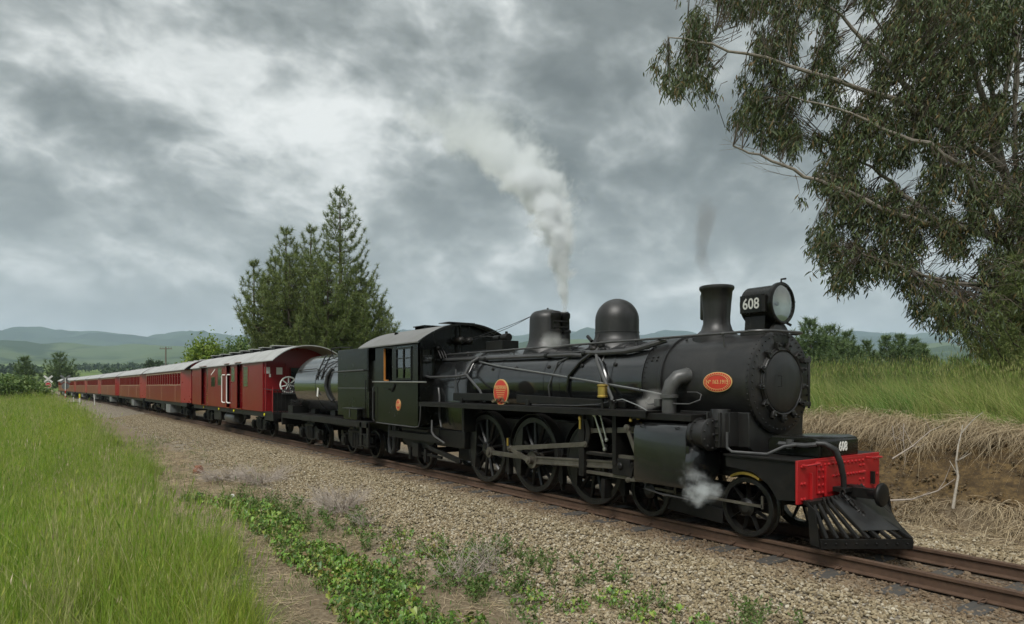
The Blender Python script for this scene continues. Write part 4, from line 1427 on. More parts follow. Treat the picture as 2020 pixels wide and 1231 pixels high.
# cow-catcher: V base, sloping bars, part plated
TIP, BX, HW = -3.74, -4.34, .86
def cb(y):          # point of the base V
    return Vector((TIP - (TIP - BX) * abs(y) / HW, y_(y), .20))
def ct(y):          # top edge
    return Vector((-4.50, y_(y), .60))
b = MB()
for s in (-1, 1):
    p0, p1 = cb(0), cb(s * HW)
    b.bar(p0 + Vector((0, 0, -.055)), p1 + Vector((0, 0, -.055)), .035, .11)
    b.prism([(-4.50, .60), (BX - .06, .52), (BX, .10), (-4.46, .12)], 'y', y_(s * .865), y_(s * .845))
b.box(-4.565, -4.46, y_(-.84), y_(.84), .56, .61)
for i in range(9):
    for s in (-1, 1):
        q = cb(s * HW * (i + .5) / 9) + Vector((.016, s * .012, -.05))
        b.bolt(q, (.82, s * .57, 0), .014, .014)
cow = part('cowcatcher', b, 'frame_black', L, bevel=.004)
for i in range(17):
    yy = -.80 + .1 * i
    t = yy * 1.0
    p, q = ct(yy * .95), cb(yy)
    b = MB()
    b.bar(p, q, .05, .04)
    part('cowcatcher_bar', b, 'frame_black', cow, bevel=.008)
b = MB()
vs = []
for i in range(13):
    yy = -.42 + i * (.42 + .72) / 12
    for t in (.0, .84):
        p = ct(yy * .95).lerp(cb(yy), t)
        vs.append(p + Vector((.018, 0, .024)))
b.add(vs, [(2 * i, 2 * i + 2, 2 * i + 3, 2 * i + 1) for i in range(12)])
b.add([v + Vector((-.006, 0, -.006)) for v in vs], [(2 * i + 1, 2 * i + 3, 2 * i + 2, 2 * i) for i in range(12)])
part('cowcatcher_plate', b, 'graphite', cow, smooth=60)
b = MB()
for i in range(16):
    b.tube([(-4.46, y_(-.6 + .085 * i), .63), (-4.44, y_(-.6 + .085 * i), .60), (-4.42, y_(-.59 + .085 * i), .52)], .014, 6)
part('bar_ends', b, 'frame_black', cow, kind='stuff')

# ------------------------------------------------------------------ cab
CX0, CX1, CY, CZ0, CZ1 = -15.92, -13.60, 1.17, 1.03, 2.93
for s in (-1, 1):
    def Ys(v0, v1):
        return sorted((y_(s * v0), y_(s * v1)))
    b = MB()
    y0, y1 = Ys(CY - .03, CY)
    b.box(CX0, CX1, y0, y1, CZ0, 2.06)
    b.box(CX0, CX1, y0, y1, 2.86, CZ1 + .03)
    for xa, xb in ((CX0, -15.42), (-14.88, -14.76), (-13.92, CX1)):
        b.box(xa, xb, y0, y1, 2.06, 2.86)
    b.box(CX0, CX1, *Ys(CY + .001, CY + .012), 2.03, 2.055)
    sd_ = part('cab_side', b, 'cab_black', L)
    b = MB()
    for x in (CX0 + .06, CX1 - .05, -15.3, -14.7, -14.2):
        for z in (1.1, 1.35, 1.65, 1.95):
            b.bolt((x, y_(s * CY), z), (0, s, 0), .009, .006)
    part('cab_rivets', b, 'cab_black', sd_, kind='stuff')
    b = MB()
    x0, x1 = -14.755, -13.925
    for xa, xb, za, zb in ((x0, x0 + .05, 2.08, 2.85), (x1 - .05, x1, 2.08, 2.85), (x0 + .05, x1 - .05, 2.08, 2.13), (x0 + .05, x1 - .05, 2.80, 2.85), (x0 + .05, x1 - .05, 2.35, 2.372), (x0 + .05, x1 - .05, 2.575, 2.597), (-14.35, -14.33, 2.131, 2.799)):
        b.box(xa, xb, *Ys(CY - .022, CY + .018), za, zb)
    win = part('cab_window', b, 'cab_black', sd_)
    b = MB()
    b.box(x0 + .03, x1 - .03, *Ys(CY - .012, CY - .008), 2.1, 2.83)
    part('pane', b, 'clear_glass', win)
    b = MB()
    b.box(-15.05, -14.87, *Ys(CY - .07, CY - .04), 2.07, 2.85)
    part('sliding_sash', b, 'cab_black', sd_, bevel=.006)
    b = MB()
    b.box(-15.42, -15.40, *Ys(CY - .035, CY + .004), 2.07, 2.85)
    b.box(-15.385, -15.22, *Ys(CY - .035, CY + .004), 2.07, 2.095)
    part('window_frame', b, 'orange_wood', sd_)
    b = MB()
    b.tube([(CX0 - .05, y_(s * (CY + .05)), 2.05), (CX1 + .45, y_(s * (CY + .05)), 2.03)], .016, 8)
    part('cab_handrail', b, 'bright_steel', sd_)
    b = MB()
    b.tube([(CX0 + .02, y_(s * (CY + .04)), 1.94), (CX0 - .02, y_(s * (CY + .06)), 1.9), (CX0 - .02, y_(s * (CY + .06)), 1.12), (CX0 + .02, y_(s * (CY + .04)), 1.08)], .013, 8)
    b.tube([(CX0 + .1, y_(s * (CY + .01)), 1.035), (CX1 - .15, y_(s * (CY + .01)), 1.02), (CX1 + .02, y_(s * (CY + .01)), 1.05), (CX1 + .09, y_(s * (CY + .01)), 1.2), (CX1 + .1, y_(s * CY), 1.52)], .013, 8)
    part('grab_rail', b, 'pipe_grey', sd_)
    b = MB()
    b.box(-15.2, -14.95, *Ys(CY + .001, CY + .09), 1.86, 1.885)
    b.prism([(-14.95, 1.9), (-14.8, 2.0), (-14.78, 1.95), (-14.93, 1.8)], 'y', *Ys(CY, CY + .03))
    part('arm_bracket', b, 'frame_black', sd_)
    plate(sd_, (-14.6, y_(s * (CY + .002)), 1.50), (0, s, 0), .125, .135, '608', .11) if s < 0 else None
# ends and roof
NA = 18
arcz = lambda y: 2.93 + .45 * (1 - (abs(y) / 1.28) ** 2.1)
top = [(y_(-1.17 + 2.34 * i / NA), arcz(-1.17 + 2.34 * i / NA) - .03) for i in range(NA + 1)]
b = MB()
b.prism([(y_(-1.17), 2.9)] + top + [(y_(1.17), 2.9)], 'x', CX1 - .03, CX1)
for s in (-1, 1):
    def Ys(v0, v1):
        return sorted((y_(s * v0), y_(s * v1)))
    b.box(CX1 - .03, CX1, *Ys(.45, 1.17), CZ0, 2.12)
    b.box(CX1 - .03, CX1, *Ys(1.10, 1.17), 2.12, 2.9)
    b.box(CX1 - .03, CX1, *Ys(.45, .78), 2.12, 2.9)
    b.box(CX1 - .03, CX1, *Ys(.78, 1.10), 2.80, 2.9)
b.box(CX1 - .03, CX1, y_(-.45), y_(.45), CZ0, 2.9)
fr = part('cab_front', b, 'cab_black', L)
for s in (-1, 1):
    b = MB()
    yy = sorted((y_(s * .78), y_(s * 1.10)))
    b.box(CX1 - .018, CX1 - .012, yy[0], yy[1], 2.12, 2.80)
    fp = part('front_pane', b, 'clear_glass', fr)
    b = MB()
    for y0, y1, z0, z1 in ((yy[0], yy[0] + .03, 2.12, 2.8), (yy[1] - .03, yy[1], 2.12, 2.8), (yy[0] + .03, yy[1] - .03, 2.12, 2.16), (yy[0] + .03, yy[1] - .03, 2.76, 2.8)):
        b.box(CX1 - .005, CX1 + .03, y0, y1, z0, z1)
    part('window_frame', b, 'cab_black', fr)
b = MB()
b.box(CX0, CX1, y_(-1.13), y_(1.13), 1.03, 1.07)
b.box(-13.9, CX1 - .04, y_(-.6), y_(.6), 1.1, 2.5)
b.box(-15.2, -14.8, y_(-1.0), y_(-.7), 1.1, 1.9)
part('cab_floor', b, 'frame_black', L)
b = MB()
outer = [(y_(-1.28 + 2.56 * i / 24), arcz(-1.28 + 2.56 * i / 24)) for i in range(25)]
b.prism(outer + [(y, z - .028) for y, z in reversed(outer)], 'x', -16.75, -13.42)
roof = part('cab_roof', b, 'cab_roof_grey', L, smooth=30)
b = MB()
outer2 = [(y, z + .006) for y, z in outer]
b.prism(outer2 + [(y, z - .05) for y, z in reversed(outer2)], 'x', -13.42, -13.36)
part('roof_edge', b, 'cab_black', roof, smooth=30)
b = MB()
b.box(-15.35, -14.75, y_(-.42), y_(.42), 3.40, 3.425)
for x in (-15.3, -14.8):
    b.box(x - .02, x + .02, y_(-.38), y_(.38), 3.33, 3.40)
b.box(-13.9, -13.42, y_(-.5), y_(.2), 3.385, 3.40)
b.cyl((-15.6, y_(-.75), 3.2), (-15.6, y_(-.75), 3.28), .05, n=10)
part('roof_vent', b, 'cab_black', roof, bevel=.004)
# fittings on the cab front
b = MB()
for dy, dx in ((-.22, .25), (.02, .22)):
    b.cyl((CX1, y_(dy), 2.98), (CX1 + dx, y_(dy), 2.98), .085, n=16)
    b.sph((CX1 + dx, y_(dy), 2.98), .09, 12, 8)
b.cyl((CX1 + .1, y_(-.16), 2.7), (CX1 + .1, y_(-.16), 3.3), .025, n=8)
for k in range(3):
    b.tube([(CX1 + .02, y_(-.72 + .07 * k), 2.78), (CX1 + .12, y_(-.73 + .07 * k), 2.72), (CX1 + .2, y_(-.70 + .07 * k), 2.56)], .014, 6)
b.sph((CX1 + .08, y_(-.72), 2.80), .05, 10, 7)
part('steam_fountain', b, 'frame_black', L)

# the round remembrance plaque on the running board
pq = thing('headboard', (-10.62, y_(-.98), 1.595), 'round red headboard with gold lettering and a wreath, standing on the running board', 'headboard')
b = MB()
c = (-10.62, y_(-.97), 1.83)
m = oval(b, c, (0, -1, 0), .245, .245, .02)
rim = part('board', b, 'plate_gold', pq)
b = MB()
oval(b, tuple(Vector(c) + Vector((0, -.021, 0))), (0, -1, 0), .225, .225, .002)
part('field', b, 'plate_red', pq)
mm = m @ Matrix.Translation((0, 0, .026))
text_part('lettering', 'PASSCHENDAELE', .10, 'plate_gold', pq, mm @ Matrix.Translation((0, .085, 0)), .002, .50)
for k, z in enumerate((.03, -.01, -.05, -.09)):
    b = MB()
    w = .16 - .02 * k
    b.add([mm @ Vector(p) for p in ((-w, z - .006, 0), (w, z - .006, 0), (w, z + .006, 0), (-w, z + .006, 0))], [(0, 1, 2, 3)])
    part('lettering_line', b, 'plate_gold', pq)
b = MB()
for i in range(40):
    t = (i / 39 - .5) * 2
    p = Vector((-10.62 + .27 * t, y_(-1.0), 1.60 + .10 * (1 - abs(t)) * random.random() + .03))
    d = Vector((random.uniform(-1, 1), random.uniform(-.6, .2), random.uniform(-.2, .6))).normalized() * .06
    b.tube([p, p + d], [.012, .003], 4)
leafmat('wreath_green', [(.05, .07, .03), (.10, .09, .05), (.16, .10, .06)])
part('wreath', b, 'wreath_green', pq)
# ------------------------------------------------------------------ tender
T = thing('tender', (-20, YC, 0), 'black tender with a round tank and tall box bunker behind the locomotive', 'tender')
TX0, TX1 = -22.95, -16.75
b = MB()
b.lathe([(.02, TX0), (.9, TX0 + .005), (.98, TX0 + .03), (1.0, TX0 + .07), (1.0, TX0 + .075), (1.0, TX0 + .08), (1.0, TX0 + .12), (1.0, -18.7)], (0, YC, 1.98), (1, 0, 0), 64, False)
tank = part('water_tank', b, 'tank_black', T)
for x in (-20.9, -19.6):
    b = MB()
    b.lathe([(.998, x), (1.008, x), (1.008, x + .07), (.998, x + .07)], (0, YC, 1.98), (1, 0, 0), 64, False)
    part('tank_band', b, 'tank_black', tank)
b = MB()
for x in (-20.86, -19.56, -18.95):
    for i in range(40):
        a = R(-60 + 4.2 * i)
        b.bolt((x, YC - 1.006 * math.cos(a), 1.98 + 1.006 * math.sin(a)), (0, -math.cos(a), math.sin(a)), .010, .007)
part('tank_rivets', b, 'boiler_black', tank, kind='stuff')
b = MB()
b.box(-18.85, TX1, y_(-1.03), y_(1.03), 1.12, 2.955)
bk = part('bunker', b, 'cab_black', T, bevel=.012)
b = MB()
b.box(-18.84, -16.76, y_(-1.038), y_(-1.028), 1.875, 1.90)
b.tube([(-19.2, y_(-1.06), 2.33), (-18.9, y_(-1.09), 2.35), (-16.85, y_(-1.09), 2.36)], .02, 8)
part('bunker_handrail', b, 'pipe_grey', bk)
b = MB()
b.box(TX1, TX1 + .45, y_(-.95), y_(.95), 1.1, 2.6)
b.box(TX1 + .02, TX1 + .06, y_(-1.03), y_(1.03), 1.1, 2.95)
b.box(TX1 + .1, TX1 + .22, y_(-1.08), y_(-.92), 1.12, 1.80)
b.tube([(TX1 + .05, y_(-1.1), 1.1), (TX1 + .05, y_(-1.1), 2.1)], .015, 8)
part('tender_front', b, 'cab_black', T, bevel=.006)
# tank top fittings: railing, hose loops, hand grips
def tsurf(x, a, r=1.0):
    return (x, YC - r * math.sin(a), 1.98 + r * math.cos(a))
def tt(name, pts, r, m='frame_black', n=8):
    b = MB()
    b.tube(pts, r, n)
    return part(name, b, m, tank)
tt('tank_grip', [tsurf(-22.6, R(63), 1.0), tsurf(-22.5, R(63), 1.06), tsurf(-20.9, R(62), 1.06), tsurf(-20.8, R(62), 1.0)], .014)
tt('tank_grip', [tsurf(-22.6, R(60), 1.0), tsurf(-22.6, R(63), 1.04)], .014)
for k, x in enumerate((-20.62, -20.2)):
    tt('ladder_rail', [tsurf(x - .1 * 0, R(36), 1.16), tsurf(x, R(42), 1.14), tsurf(x - .04, R(58), 1.05), tsurf(x - .06, R(82), 1.03)], .02)
for k in range(4):
    a = R(45 + 10 * k)
    tt('ladder_rung', [tsurf(-20.66, a, 1.07), tsurf(-20.22, a, 1.07)], .014)
tt('filler_hose', [tsurf(-19.62, R(62), 1.02), tsurf(-19.72, R(75), 1.05), tsurf(-19.78, R(92), 1.05), tsurf(-19.70, R(108), 1.04), tsurf(-19.6, R(118), 1.03)], .055, 'rubber', 12)
for x in (-20.5, -19.75):
    tt('railing_post', [tsurf(x, R(33), 1.0), tsurf(x, R(29), 1.28)], .014)
tt('top_railing', [tsurf(-21.0, R(8), 1.05), tsurf(-20.5, R(28), 1.27), tsurf(-19.75, R(29), 1.28), tsurf(-18.8, R(31), 1.26)], .014)
tt('railing_stay', [tsurf(-20.4, R(44), 1.06), tsurf(-19.2, R(34), 1.10), tsurf(-19.4, R(52), 1.08), tsurf(-19.9, R(58), 1.05)], .014)
b = MB()
b.obox(tsurf(-20.62, R(103), 1.02), (1, 0, -.25), (0, -1, 0), (.25, 0, 1), .05, .008, .13)
part('white_marker', b, 'white_paint', tank)
# frame, floor, toolbox, steps
b = MB()
b.box(-23.7, -16.35, y_(-1.17), y_(1.17), 1.0, 1.03)
b.box(-23.7, -16.35, y_(-1.17), y_(-1.13), .86, .999)
b.box(-23.7, -16.35, y_(1.13), y_(1.17), .86, .999)
b.box(-23.7, -16.4, y_(-.5), y_(.5), .72, .99)
b.box(-23.74, -23.66, y_(-1.17), y_(1.17), .62, 1.03)
for x in (-22.2, -20.4, -18.6, -17.4):
    b.box(x - .2, x + .2, y_(-.6), y_(.6), 1.03, 1.25)
fr = part('tender_frame', b, 'frame_black', T, bevel=.004)
b = MB()
b.box(-18.05, -17.1, y_(-1.17), y_(-1.035), 1.04, 1.33)
tb = part('toolbox', b, 'cab_black', T, bevel=.008)
b = MB()
b.box(-18.08, -17.07, y_(-1.19), y_(-1.03), 1.331, 1.35)
b.box(-17.62, -17.58, y_(-1.185), y_(-1.171), 1.1, 1.33)
part('toolbox_lid', b, 'pipe_grey', tb)
b = MB()
for x in (-16.95, -16.5):
    b.box(x, x + .14, y_(-1.17), y_(-1.12), .35, 1.0)
for z in (.38, .68):
    b.box(-16.97, -16.34, y_(-1.19), y_(-.95), z, z + .02)
part('cab_step', b, 'frame_black', T, bevel=.004)
b = MB()
b.tube([(-23.68, y_(.2), .95), (-23.85, y_(.2), .95), (-24.05, y_(.15), .8), (-24.15, y_(.1), .62)], .04, 8)
b.box(-24.1, -23.7, y_(-.06), y_(.06), .62, .74)
part('rear_coupling', b, 'frame_black', T)
# coil of rope and the rear platform clutter
b = MB()
for k in range(3):
    b.tube([(-23.3 + .2 * math.cos(a), y_(-.75) + .22 * math.sin(a), 1.3 + .07 * k + .03 * math.sin(3 * a)) for a in [2 * PI * i / 16 for i in range(17)]], .02, 6, False)
b.box(-23.55, -23.05, y_(-1.0), y_(-.45), 1.031, 1.28)
part('hose_coil', b, 'frame_black', T)

def bogie(parent, xc, wb, r=.40, side=.78, ms=SML, scale=1.0):
    """arch-bar bogie: side frames, springs, axle boxes; wheels as sub-parts"""
    b = MB()
    for s in (-1, 1):
        y0, y1 = sorted((y_(s * side), y_(s * (side + .05))))
        x0, x1 = xc - wb / 2, xc + wb / 2
        b.prism([(x0 - .3, .42), (x0 - .3, .58), (x0 + .2, .60), (xc - .3, .74), (xc + .3, .74), (x1 - .2, .60), (x1 + .3, .58), (x1 + .3, .42), (x1 - .15, .42), (xc + .35, .22), (xc - .35, .22), (x0 + .15, .42)], 'y', y0, y1)
        for x in (x0, x1):
            b.box(x - .13, x + .13, *sorted((y_(s * (side - .1)), y_(s * (side + .12)))), .26, .56)
            b.box(x - .09, x + .09, *sorted((y_(s * (side + .12)), y_(s * (side + .15)))), .31, .50)
        for dx in (-.18, 0, .18):
            b.cyl((xc + dx, y_(s * (side + .06)), .27), (xc + dx, y_(s * (side + .06)), .66), .065, n=10)
        b.box(xc - .42, xc + .42, *sorted((y_(s * (side + .03)), y_(s * (side + .13)))), .66, .72)
        b.bar((x0 + .12, y_(s * (side + .03)), .42), (xc - .32, y_(s * (side + .03)), .68), .03, .05)
        b.bar((x1 - .12, y_(s * (side + .03)), .42), (xc + .32, y_(s * (side + .03)), .68), .03, .05)
    b.box(xc - .2, xc + .2, y_(-side), y_(side), .5, .82)
    bg = part('bogie', b, 'frame_black', parent, bevel=.006, segs=1)
    for x in (xc - wb / 2, xc + wb / 2):
        for s in (-1, 1):
            link('wheel', ms[0], bg, (x - ORG[parent][0], s * .58, .385), (0, 0, 0 if s < 0 else PI))
            link('tyre', ms[1], bg, (x - ORG[parent][0], s * .58, .385), (0, 0, 0 if s < 0 else PI))
    return bg
bogie(T, -17.95, 1.6)
bogie(T, -21.7, 1.6)

# small flag stuck in the van's end rail
# ------------------------------------------------------------------ guard's van
V = thing('guards_van', (-32, YC, 0), 'red luggage and guard\'s van with white grab rails, coupled behind the tender', 'railway van')
VX0, VX1, VY = -39.0, -25.72, 1.27
def carc(y, w=1.33, z0=2.86, h=.55):
    return z0 + h * max(0, 1 - (abs(y) / w) ** 2.3)
def roofprism(b, x0, x1, w=1.34, th=.035, z0=2.86, h=.55):
    o = [(y_(-w + 2 * w * i / 26), carc(-w + 2 * w * i / 26, w, z0, h)) for i in range(27)]
    b.prism(o + [(y, z - th) for y, z in reversed(o)], 'x', x0, x1)
segs_ = [(VX0, -36.75), (-35.15, -31.4), (-30.6, -29.55), (-28.6, VX1)]
for s in (-1, 1):
    for a, c in segs_:
        b = MB()
        b.box(a, c, *sorted((y_(s * (VY - .03)), y_(s * VY))), 1.0, 2.87)
        part('side_panel', b, 'carriage_red', V, bevel=.006)
    for a, c in ((-36.75, -35.15), (-31.4, -30.6), (-29.55, -28.6)):
        b = MB()
        b.box(a - .02, c + .02, *sorted((y_(s * (VY - .16)), y_(s * (VY - .13)))), 1.03, 2.87)
        b.box(c - .05, c, *sorted((y_(s * (VY - .13)), y_(s * (VY - .03)))), 1.03, 2.87)
        dr = part('door', b, 'door_red', V, bevel=.004)
        b = MB()
        b.box(a, c, *sorted((y_(s * (VY - .12)), y_(s * (VY + .05)))), 1.0, 1.03)
        b.box(a, c, *sorted((y_(s * (VY - .1)), y_(s * (VY + .10)))), 2.875, 2.90)
        part('door_step', b, 'door_red', dr)
    if s > 0:
        continue
    def window(a, c, z0, z1, yy, m='green_glass', bars=0):
        b = MB()
        f = .035
        y0, y1 = y_(-yy - .008), y_(-yy + .02)
        for xa, xb, za, zb in ((a, a + f, z0, z1), (c - f, c, z0, z1), (a + f, c - f, z0, z0 + f), (a + f, c - f, z1 - f, z1)):
            b.box(xa, xb, y0, y1, za, zb)
        for k in range(bars):
            z = z0 + (z1 - z0) * (k + 1) / (bars + 1)
            b.box(a + f, c - f, y0 + .004, y1, z - .01, z + .01)
        w = part('window', b, 'door_red', V)
        b = MB()
        b.box(a + f * .5, c - f * .5, y_(-yy - .002), y_(-yy + .004), z0 + f * .5, z1 - f * .5)
        part('pane', b, m, w)
    window(-28.5, -27.75, 1.90, 2.72, VY + .002, bars=5)
    window(-30.5, -29.85, 2.10, 2.74, VY + .002, bars=1)
    window(-33.05, -32.2, 1.95, 2.76, VY + .002, bars=1)
    window(-34.40, -33.55, 1.90, 2.38, VY + .002, 'dark_glass')
    window(-35.95, -35.3, 1.80, 2.68, VY - .13, bars=4)
    b = MB()
    b.obox((-34.0, y_(-VY - .006), 2.58), (1, 0, .28), (0, 1, 0), (-.28, 0, 1), .42, .004, .025)
    part('white_slash', b, 'white_paint', V)
    for x in (-31.85, -30.95):
        b = MB()
        sx = .28
        b.tube([(x + sx, y_(-VY + .0), 2.42), (x + .06, y_(-VY - .07), 2.42), (x, y_(-VY - .08), 2.36), (x, y_(-VY - .08), 1.28), (x + .06, y_(-VY - .07), 1.22), (x + sx, y_(-VY), 1.22)], .025, 8)
        part('grab_rail', b, 'white_paint', V)
    b = MB()
    b.tube([(-30.45, y_(-VY), 2.1), (-30.45, y_(-VY - .05), 2.06), (-30.45, y_(-VY - .05), 1.3), (-30.45, y_(-VY), 1.26)], .018, 8)
    part('grab_rail', b, 'door_red', V)
# ends
def endwall(parent, x, d, m, VY=1.27):
    b = MB()
    pts = [(y_(-VY + .001), 1.0)] + [(y_(-VY + 2 * VY * i / 20), carc(-VY + 2 * VY * i / 20) - .03) for i in range(21)] + [(y_(VY - .001), 1.0)]
    b.prism(pts, 'x', x, x + d * .03)
    return part('end_wall', b, m, parent)
ew = endwall(V, VX1 - .04, 1, 'end_red')
endwall(V, VX0 + .04, -1, 'end_red')
b = MB()
for y in (-1.26, -.42, .42, 1.23):
    b.box(VX1 - .009, VX1 + .03, y_(y), y_(y + .04), 1.0, 2.8)
b.box(VX1 - .008, VX1 + .02, y_(-1.22), y_(1.22), 1.74, 1.78)
part('end_strapping', b, 'end_red', ew, kind='stuff')
b = MB()
b.box(VX1 - .008, VX1 + .004, y_(-.24), y_(.22), 1.80, 2.62)
w = part('end_window', b, 'dark_glass', ew)
b = MB()
for y0, y1, z0, z1 in ((-.28, -.24, 1.76, 2.66), (.22, .26, 1.76, 2.66), (-.24, .22, 2.62, 2.66)):
    b.box(VX1 - .008, VX1 + .02, y_(y0), y_(y1), z0, z1)
part('window_frame', b, 'door_red', w)
for y, z, h, wd_ in ((-1.10, 2.52, .12, .10), (-.66, 2.50, .13, .11), (-1.0, 2.33, .06, .03)):
    b = MB()
    b.box(VX1 - .006, VX1 + .006, y_(y - wd_), y_(y + wd_), z - h, z + h)
    part('notice', b, 'white_paint', ew)
# platform with railing and hand-brake wheel
b = MB()
b.box(VX1, -24.45, y_(-1.25), y_(1.25), .98, 1.02)
b.box(-24.52, -24.45, y_(-1.25), y_(1.25), .78, .979)
b.box(VX1, -24.6, y_(-1.2), y_(-1.1), .7, .979)
pl = part('end_platform', b, 'frame_black', V, bevel=.004)
b = MB()
for y in [-1.2 + .14 * i for i in range(8)] + [.1 + .14 * i for i in range(9)]:
    b.cyl((-24.58, y_(y), 1.02), (-24.58, y_(y), 1.80), .012, n=6)
b.tube([(-24.58, y_(-1.22), 1.80), (-24.58, y_(-.22), 1.80)], .02, 8)
b.tube([(-24.58, y_(.1), 1.80), (-24.58, y_(1.22), 1.80)], .02, 8)
b.tube([(-25.7, y_(-1.22), 1.84), (-24.58, y_(-1.22), 1.80)], .016, 8)
part('end_railing', b, 'frame_black', pl, kind='stuff')
b = MB()
b.box(-24.6, -24.575, y_(-1.22), y_(-.3), 1.05, 1.70)
part('railing_panel', b, 'frame_black', pl)
b = MB()
hc = Vector((-24.75, y_(-.62), 1.98))
b.tube([hc + Vector((0, .29 * math.sin(a), .29 * math.cos(a))) for a in [2 * PI * i / 28 for i in range(29)]], .028, 8, False)
for k in range(7):
    a = 2 * PI * k / 7
    b.tube([hc, hc + Vector((0, .29 * math.sin(a), .29 * math.cos(a)))], .022, 6)
b.cyl(hc - Vector((.06, 0, 0)), hc + Vector((.05, 0, 0)), .06, n=12)
part('handbrake_wheel', b, 'white_paint', V)
b = MB()
for k in range(9):
    b.bar((-24.5, y_(-.92 + .07 * k), 1.66), (-24.5, y_(-.70 + .07 * k), 2.04), .03, .02, (1, 0, 0))
b.bar((-24.5, y_(-.92), 1.66), (-24.5, y_(-.34), 1.66), .03, .02)
b.bar((-24.5, y_(-.70), 2.04), (-24.5, y_(-.12), 2.04), .03, .02)
part('fall_plate', b, 'steam_pipe_grey', V)
b = MB()
b.tube([(-24.52, y_(.0), 1.86), (-24.48, y_(.12), 1.62)], .012, 6)
b.add([(-24.48, y_(.12), 1.64), (-24.46, y_(.28), 1.56), (-24.46, y_(.26), 1.34), (-24.48, y_(.10), 1.40)], [(0, 1, 2, 3)])
part('end_flag', b, 'flag_blue', V, label='blue flag hanging from the end railing')
b = MB()
b.cyl((-25.5, y_(-1.22), 1.02), (-25.5, y_(-1.22), 2.85), .03, n=8)
b.cyl((-24.6, y_(-1.22), 1.02), (-24.6, y_(-1.22), 1.9), .025, n=8)
part('platform_post', b, 'end_red', V, kind='stuff')
b = MB()
roofprism(b, VX0 - .2, -24.2)
rf = part('roof', b, 'roof_grey', V, smooth=30)
def vents(parent, rf, xs, wid=.42):
    for x in xs:
        b = MB()
        b.box(x - .22, x + .22, y_(-wid), y_(wid * .6), 3.30, 3.47)
        v = part('roof_vent', b, 'frame_black', rf, bevel=.006)
        b = MB()
        b.box(x - .27, x + .27, y_(-wid - .06), y_(wid * .6 + .06), 3.475, 3.505)
        o = link('vent_lid', b.mesh('vent_lid', 'roof_grey', ORG[parent], .006), parent)
vents(V, rf, (-26.9, -28.5, -30.1, -31.7, -33.6, -35.6, -37.6), .55)
b = MB()
b.box(VX0, VX1, y_(-1.2), y_(-1.1), .80, 1.0)
b.box(VX0, VX1, y_(1.1), y_(1.2), .80, 1.0)
b.box(VX0, VX1, y_(-.2), y_(.2), .75, .99)
b.box(VX0, VX1, y_(-1.2), y_(1.2), .985, 1.005)
part('underframe', b, 'frame_black', V)
for x0, x1, r in ((-32.6, -30.9, .26),):
    b = MB()
    b.lathe([(.02, x0), (r * .8, x0 + .02), (r, x0 + .12), (r, x1 - .12), (r * .8, x1 - .02), (.02, x1)], (0, y_(-.85), .55), (1, 0, 0), 20, False)
    part('air_reservoir', b, 'pipe_grey', V)
b = MB()
b.box(-34.6, -33.2, y_(-1.1), y_(-.6), .38, .8)
part('battery_box', b, 'frame_black', V, bevel=.02)
b = MB()
for x in (-25.6, -30.2, -33.0, -36.3):
    b.cyl((x, y_(-1.25), .90), (x, y_(-1.22), .90), .05, n=12)
part('hose_end', b, 'yellow_paint', V, kind='stuff')
bogie(V, -27.6, 1.8)
bogie(V, -37.0, 1.8)

# ------------------------------------------------------------------ passenger carriages
CL_ = 16.85
Cc = thing('passenger_carriage', (0, YC, 0), 'x', 'railway carriage', 'red passenger carriages')
for s in (-1, 1):
    b = MB()
    y0, y1 = sorted((y_(s * (VY - .11)), y_(s * VY)))
    TX, TY = 1.35, .30                      # the body tapers in towards both ends
    b.box(-CL_ + TX, -TX, y0, y1, 1.0, 2.02)
    b.box(-CL_ + TX, -TX, y0, y1, 2.68, 2.88)
    NW = 15
    w0, w1 = -CL_ + 1.6, -1.6
    pitch = (w1 - w0) / NW
    b.box(-CL_ + TX, w0, y0, y1, 2.02, 2.68)
    b.box(w1, -TX, y0, y1, 2.02, 2.68)
    for k in range(NW):
        b.box(w0 + pitch * k, w0 + pitch * k + .24, y0, y1, 2.02, 2.68)
    sp_ = part('side_panel', b, 'carriage_red', Cc)
    for xe, xi in ((0, -TX), (-CL_, -CL_ + TX)):
        b = MB()
        b.prism([(xi, y_(s * VY)), (xe, y_(s * (VY - TY))), (xe, y_(s * (VY - TY - .03))), (xi, y_(s * (VY - .11)))], 'z', 1.0, 2.88)
        part('vestibule_side', b, 'end_red', Cc)
    if s > 0:
        continue
    for k in range(NW):
        a, c = w0 + pitch * k + .24, w0 + pitch * (k + 1)
        b = MB()
        f = .05
        for xa, xb, za, zb in ((a, a + f, 2.02, 2.68), (c - f, c, 2.02, 2.68), (a + f, c - f, 2.02, 2.07), (a + f, c - f, 2.63, 2.68), (a + f, c - f, 2.48, 2.51)):
            b.box(xa, xb, y_(-VY + .06), y_(-VY + .10), za, zb)
        w = part('window', b, 'carriage_red', Cc)
        b = MB()
        b.box(a + .02, c - .02, y_(-VY + .076), y_(-VY + .082), 2.04, 2.66)
        part('pane', b, 'dark_glass', w)
    b = MB()
    for z in (1.985, 2.70):
        b.box(-CL_ + TX, -TX, y_(-VY - .008), y_(-VY - .0005), z, z + .02)
    for x in (-3.2, -8.4, -13.6):
        b.box(x, x + .012, y_(-VY - .007), y_(-VY - .0004), 1.02, 1.985)
    part('beading', b, 'cream', Cc, kind='stuff')
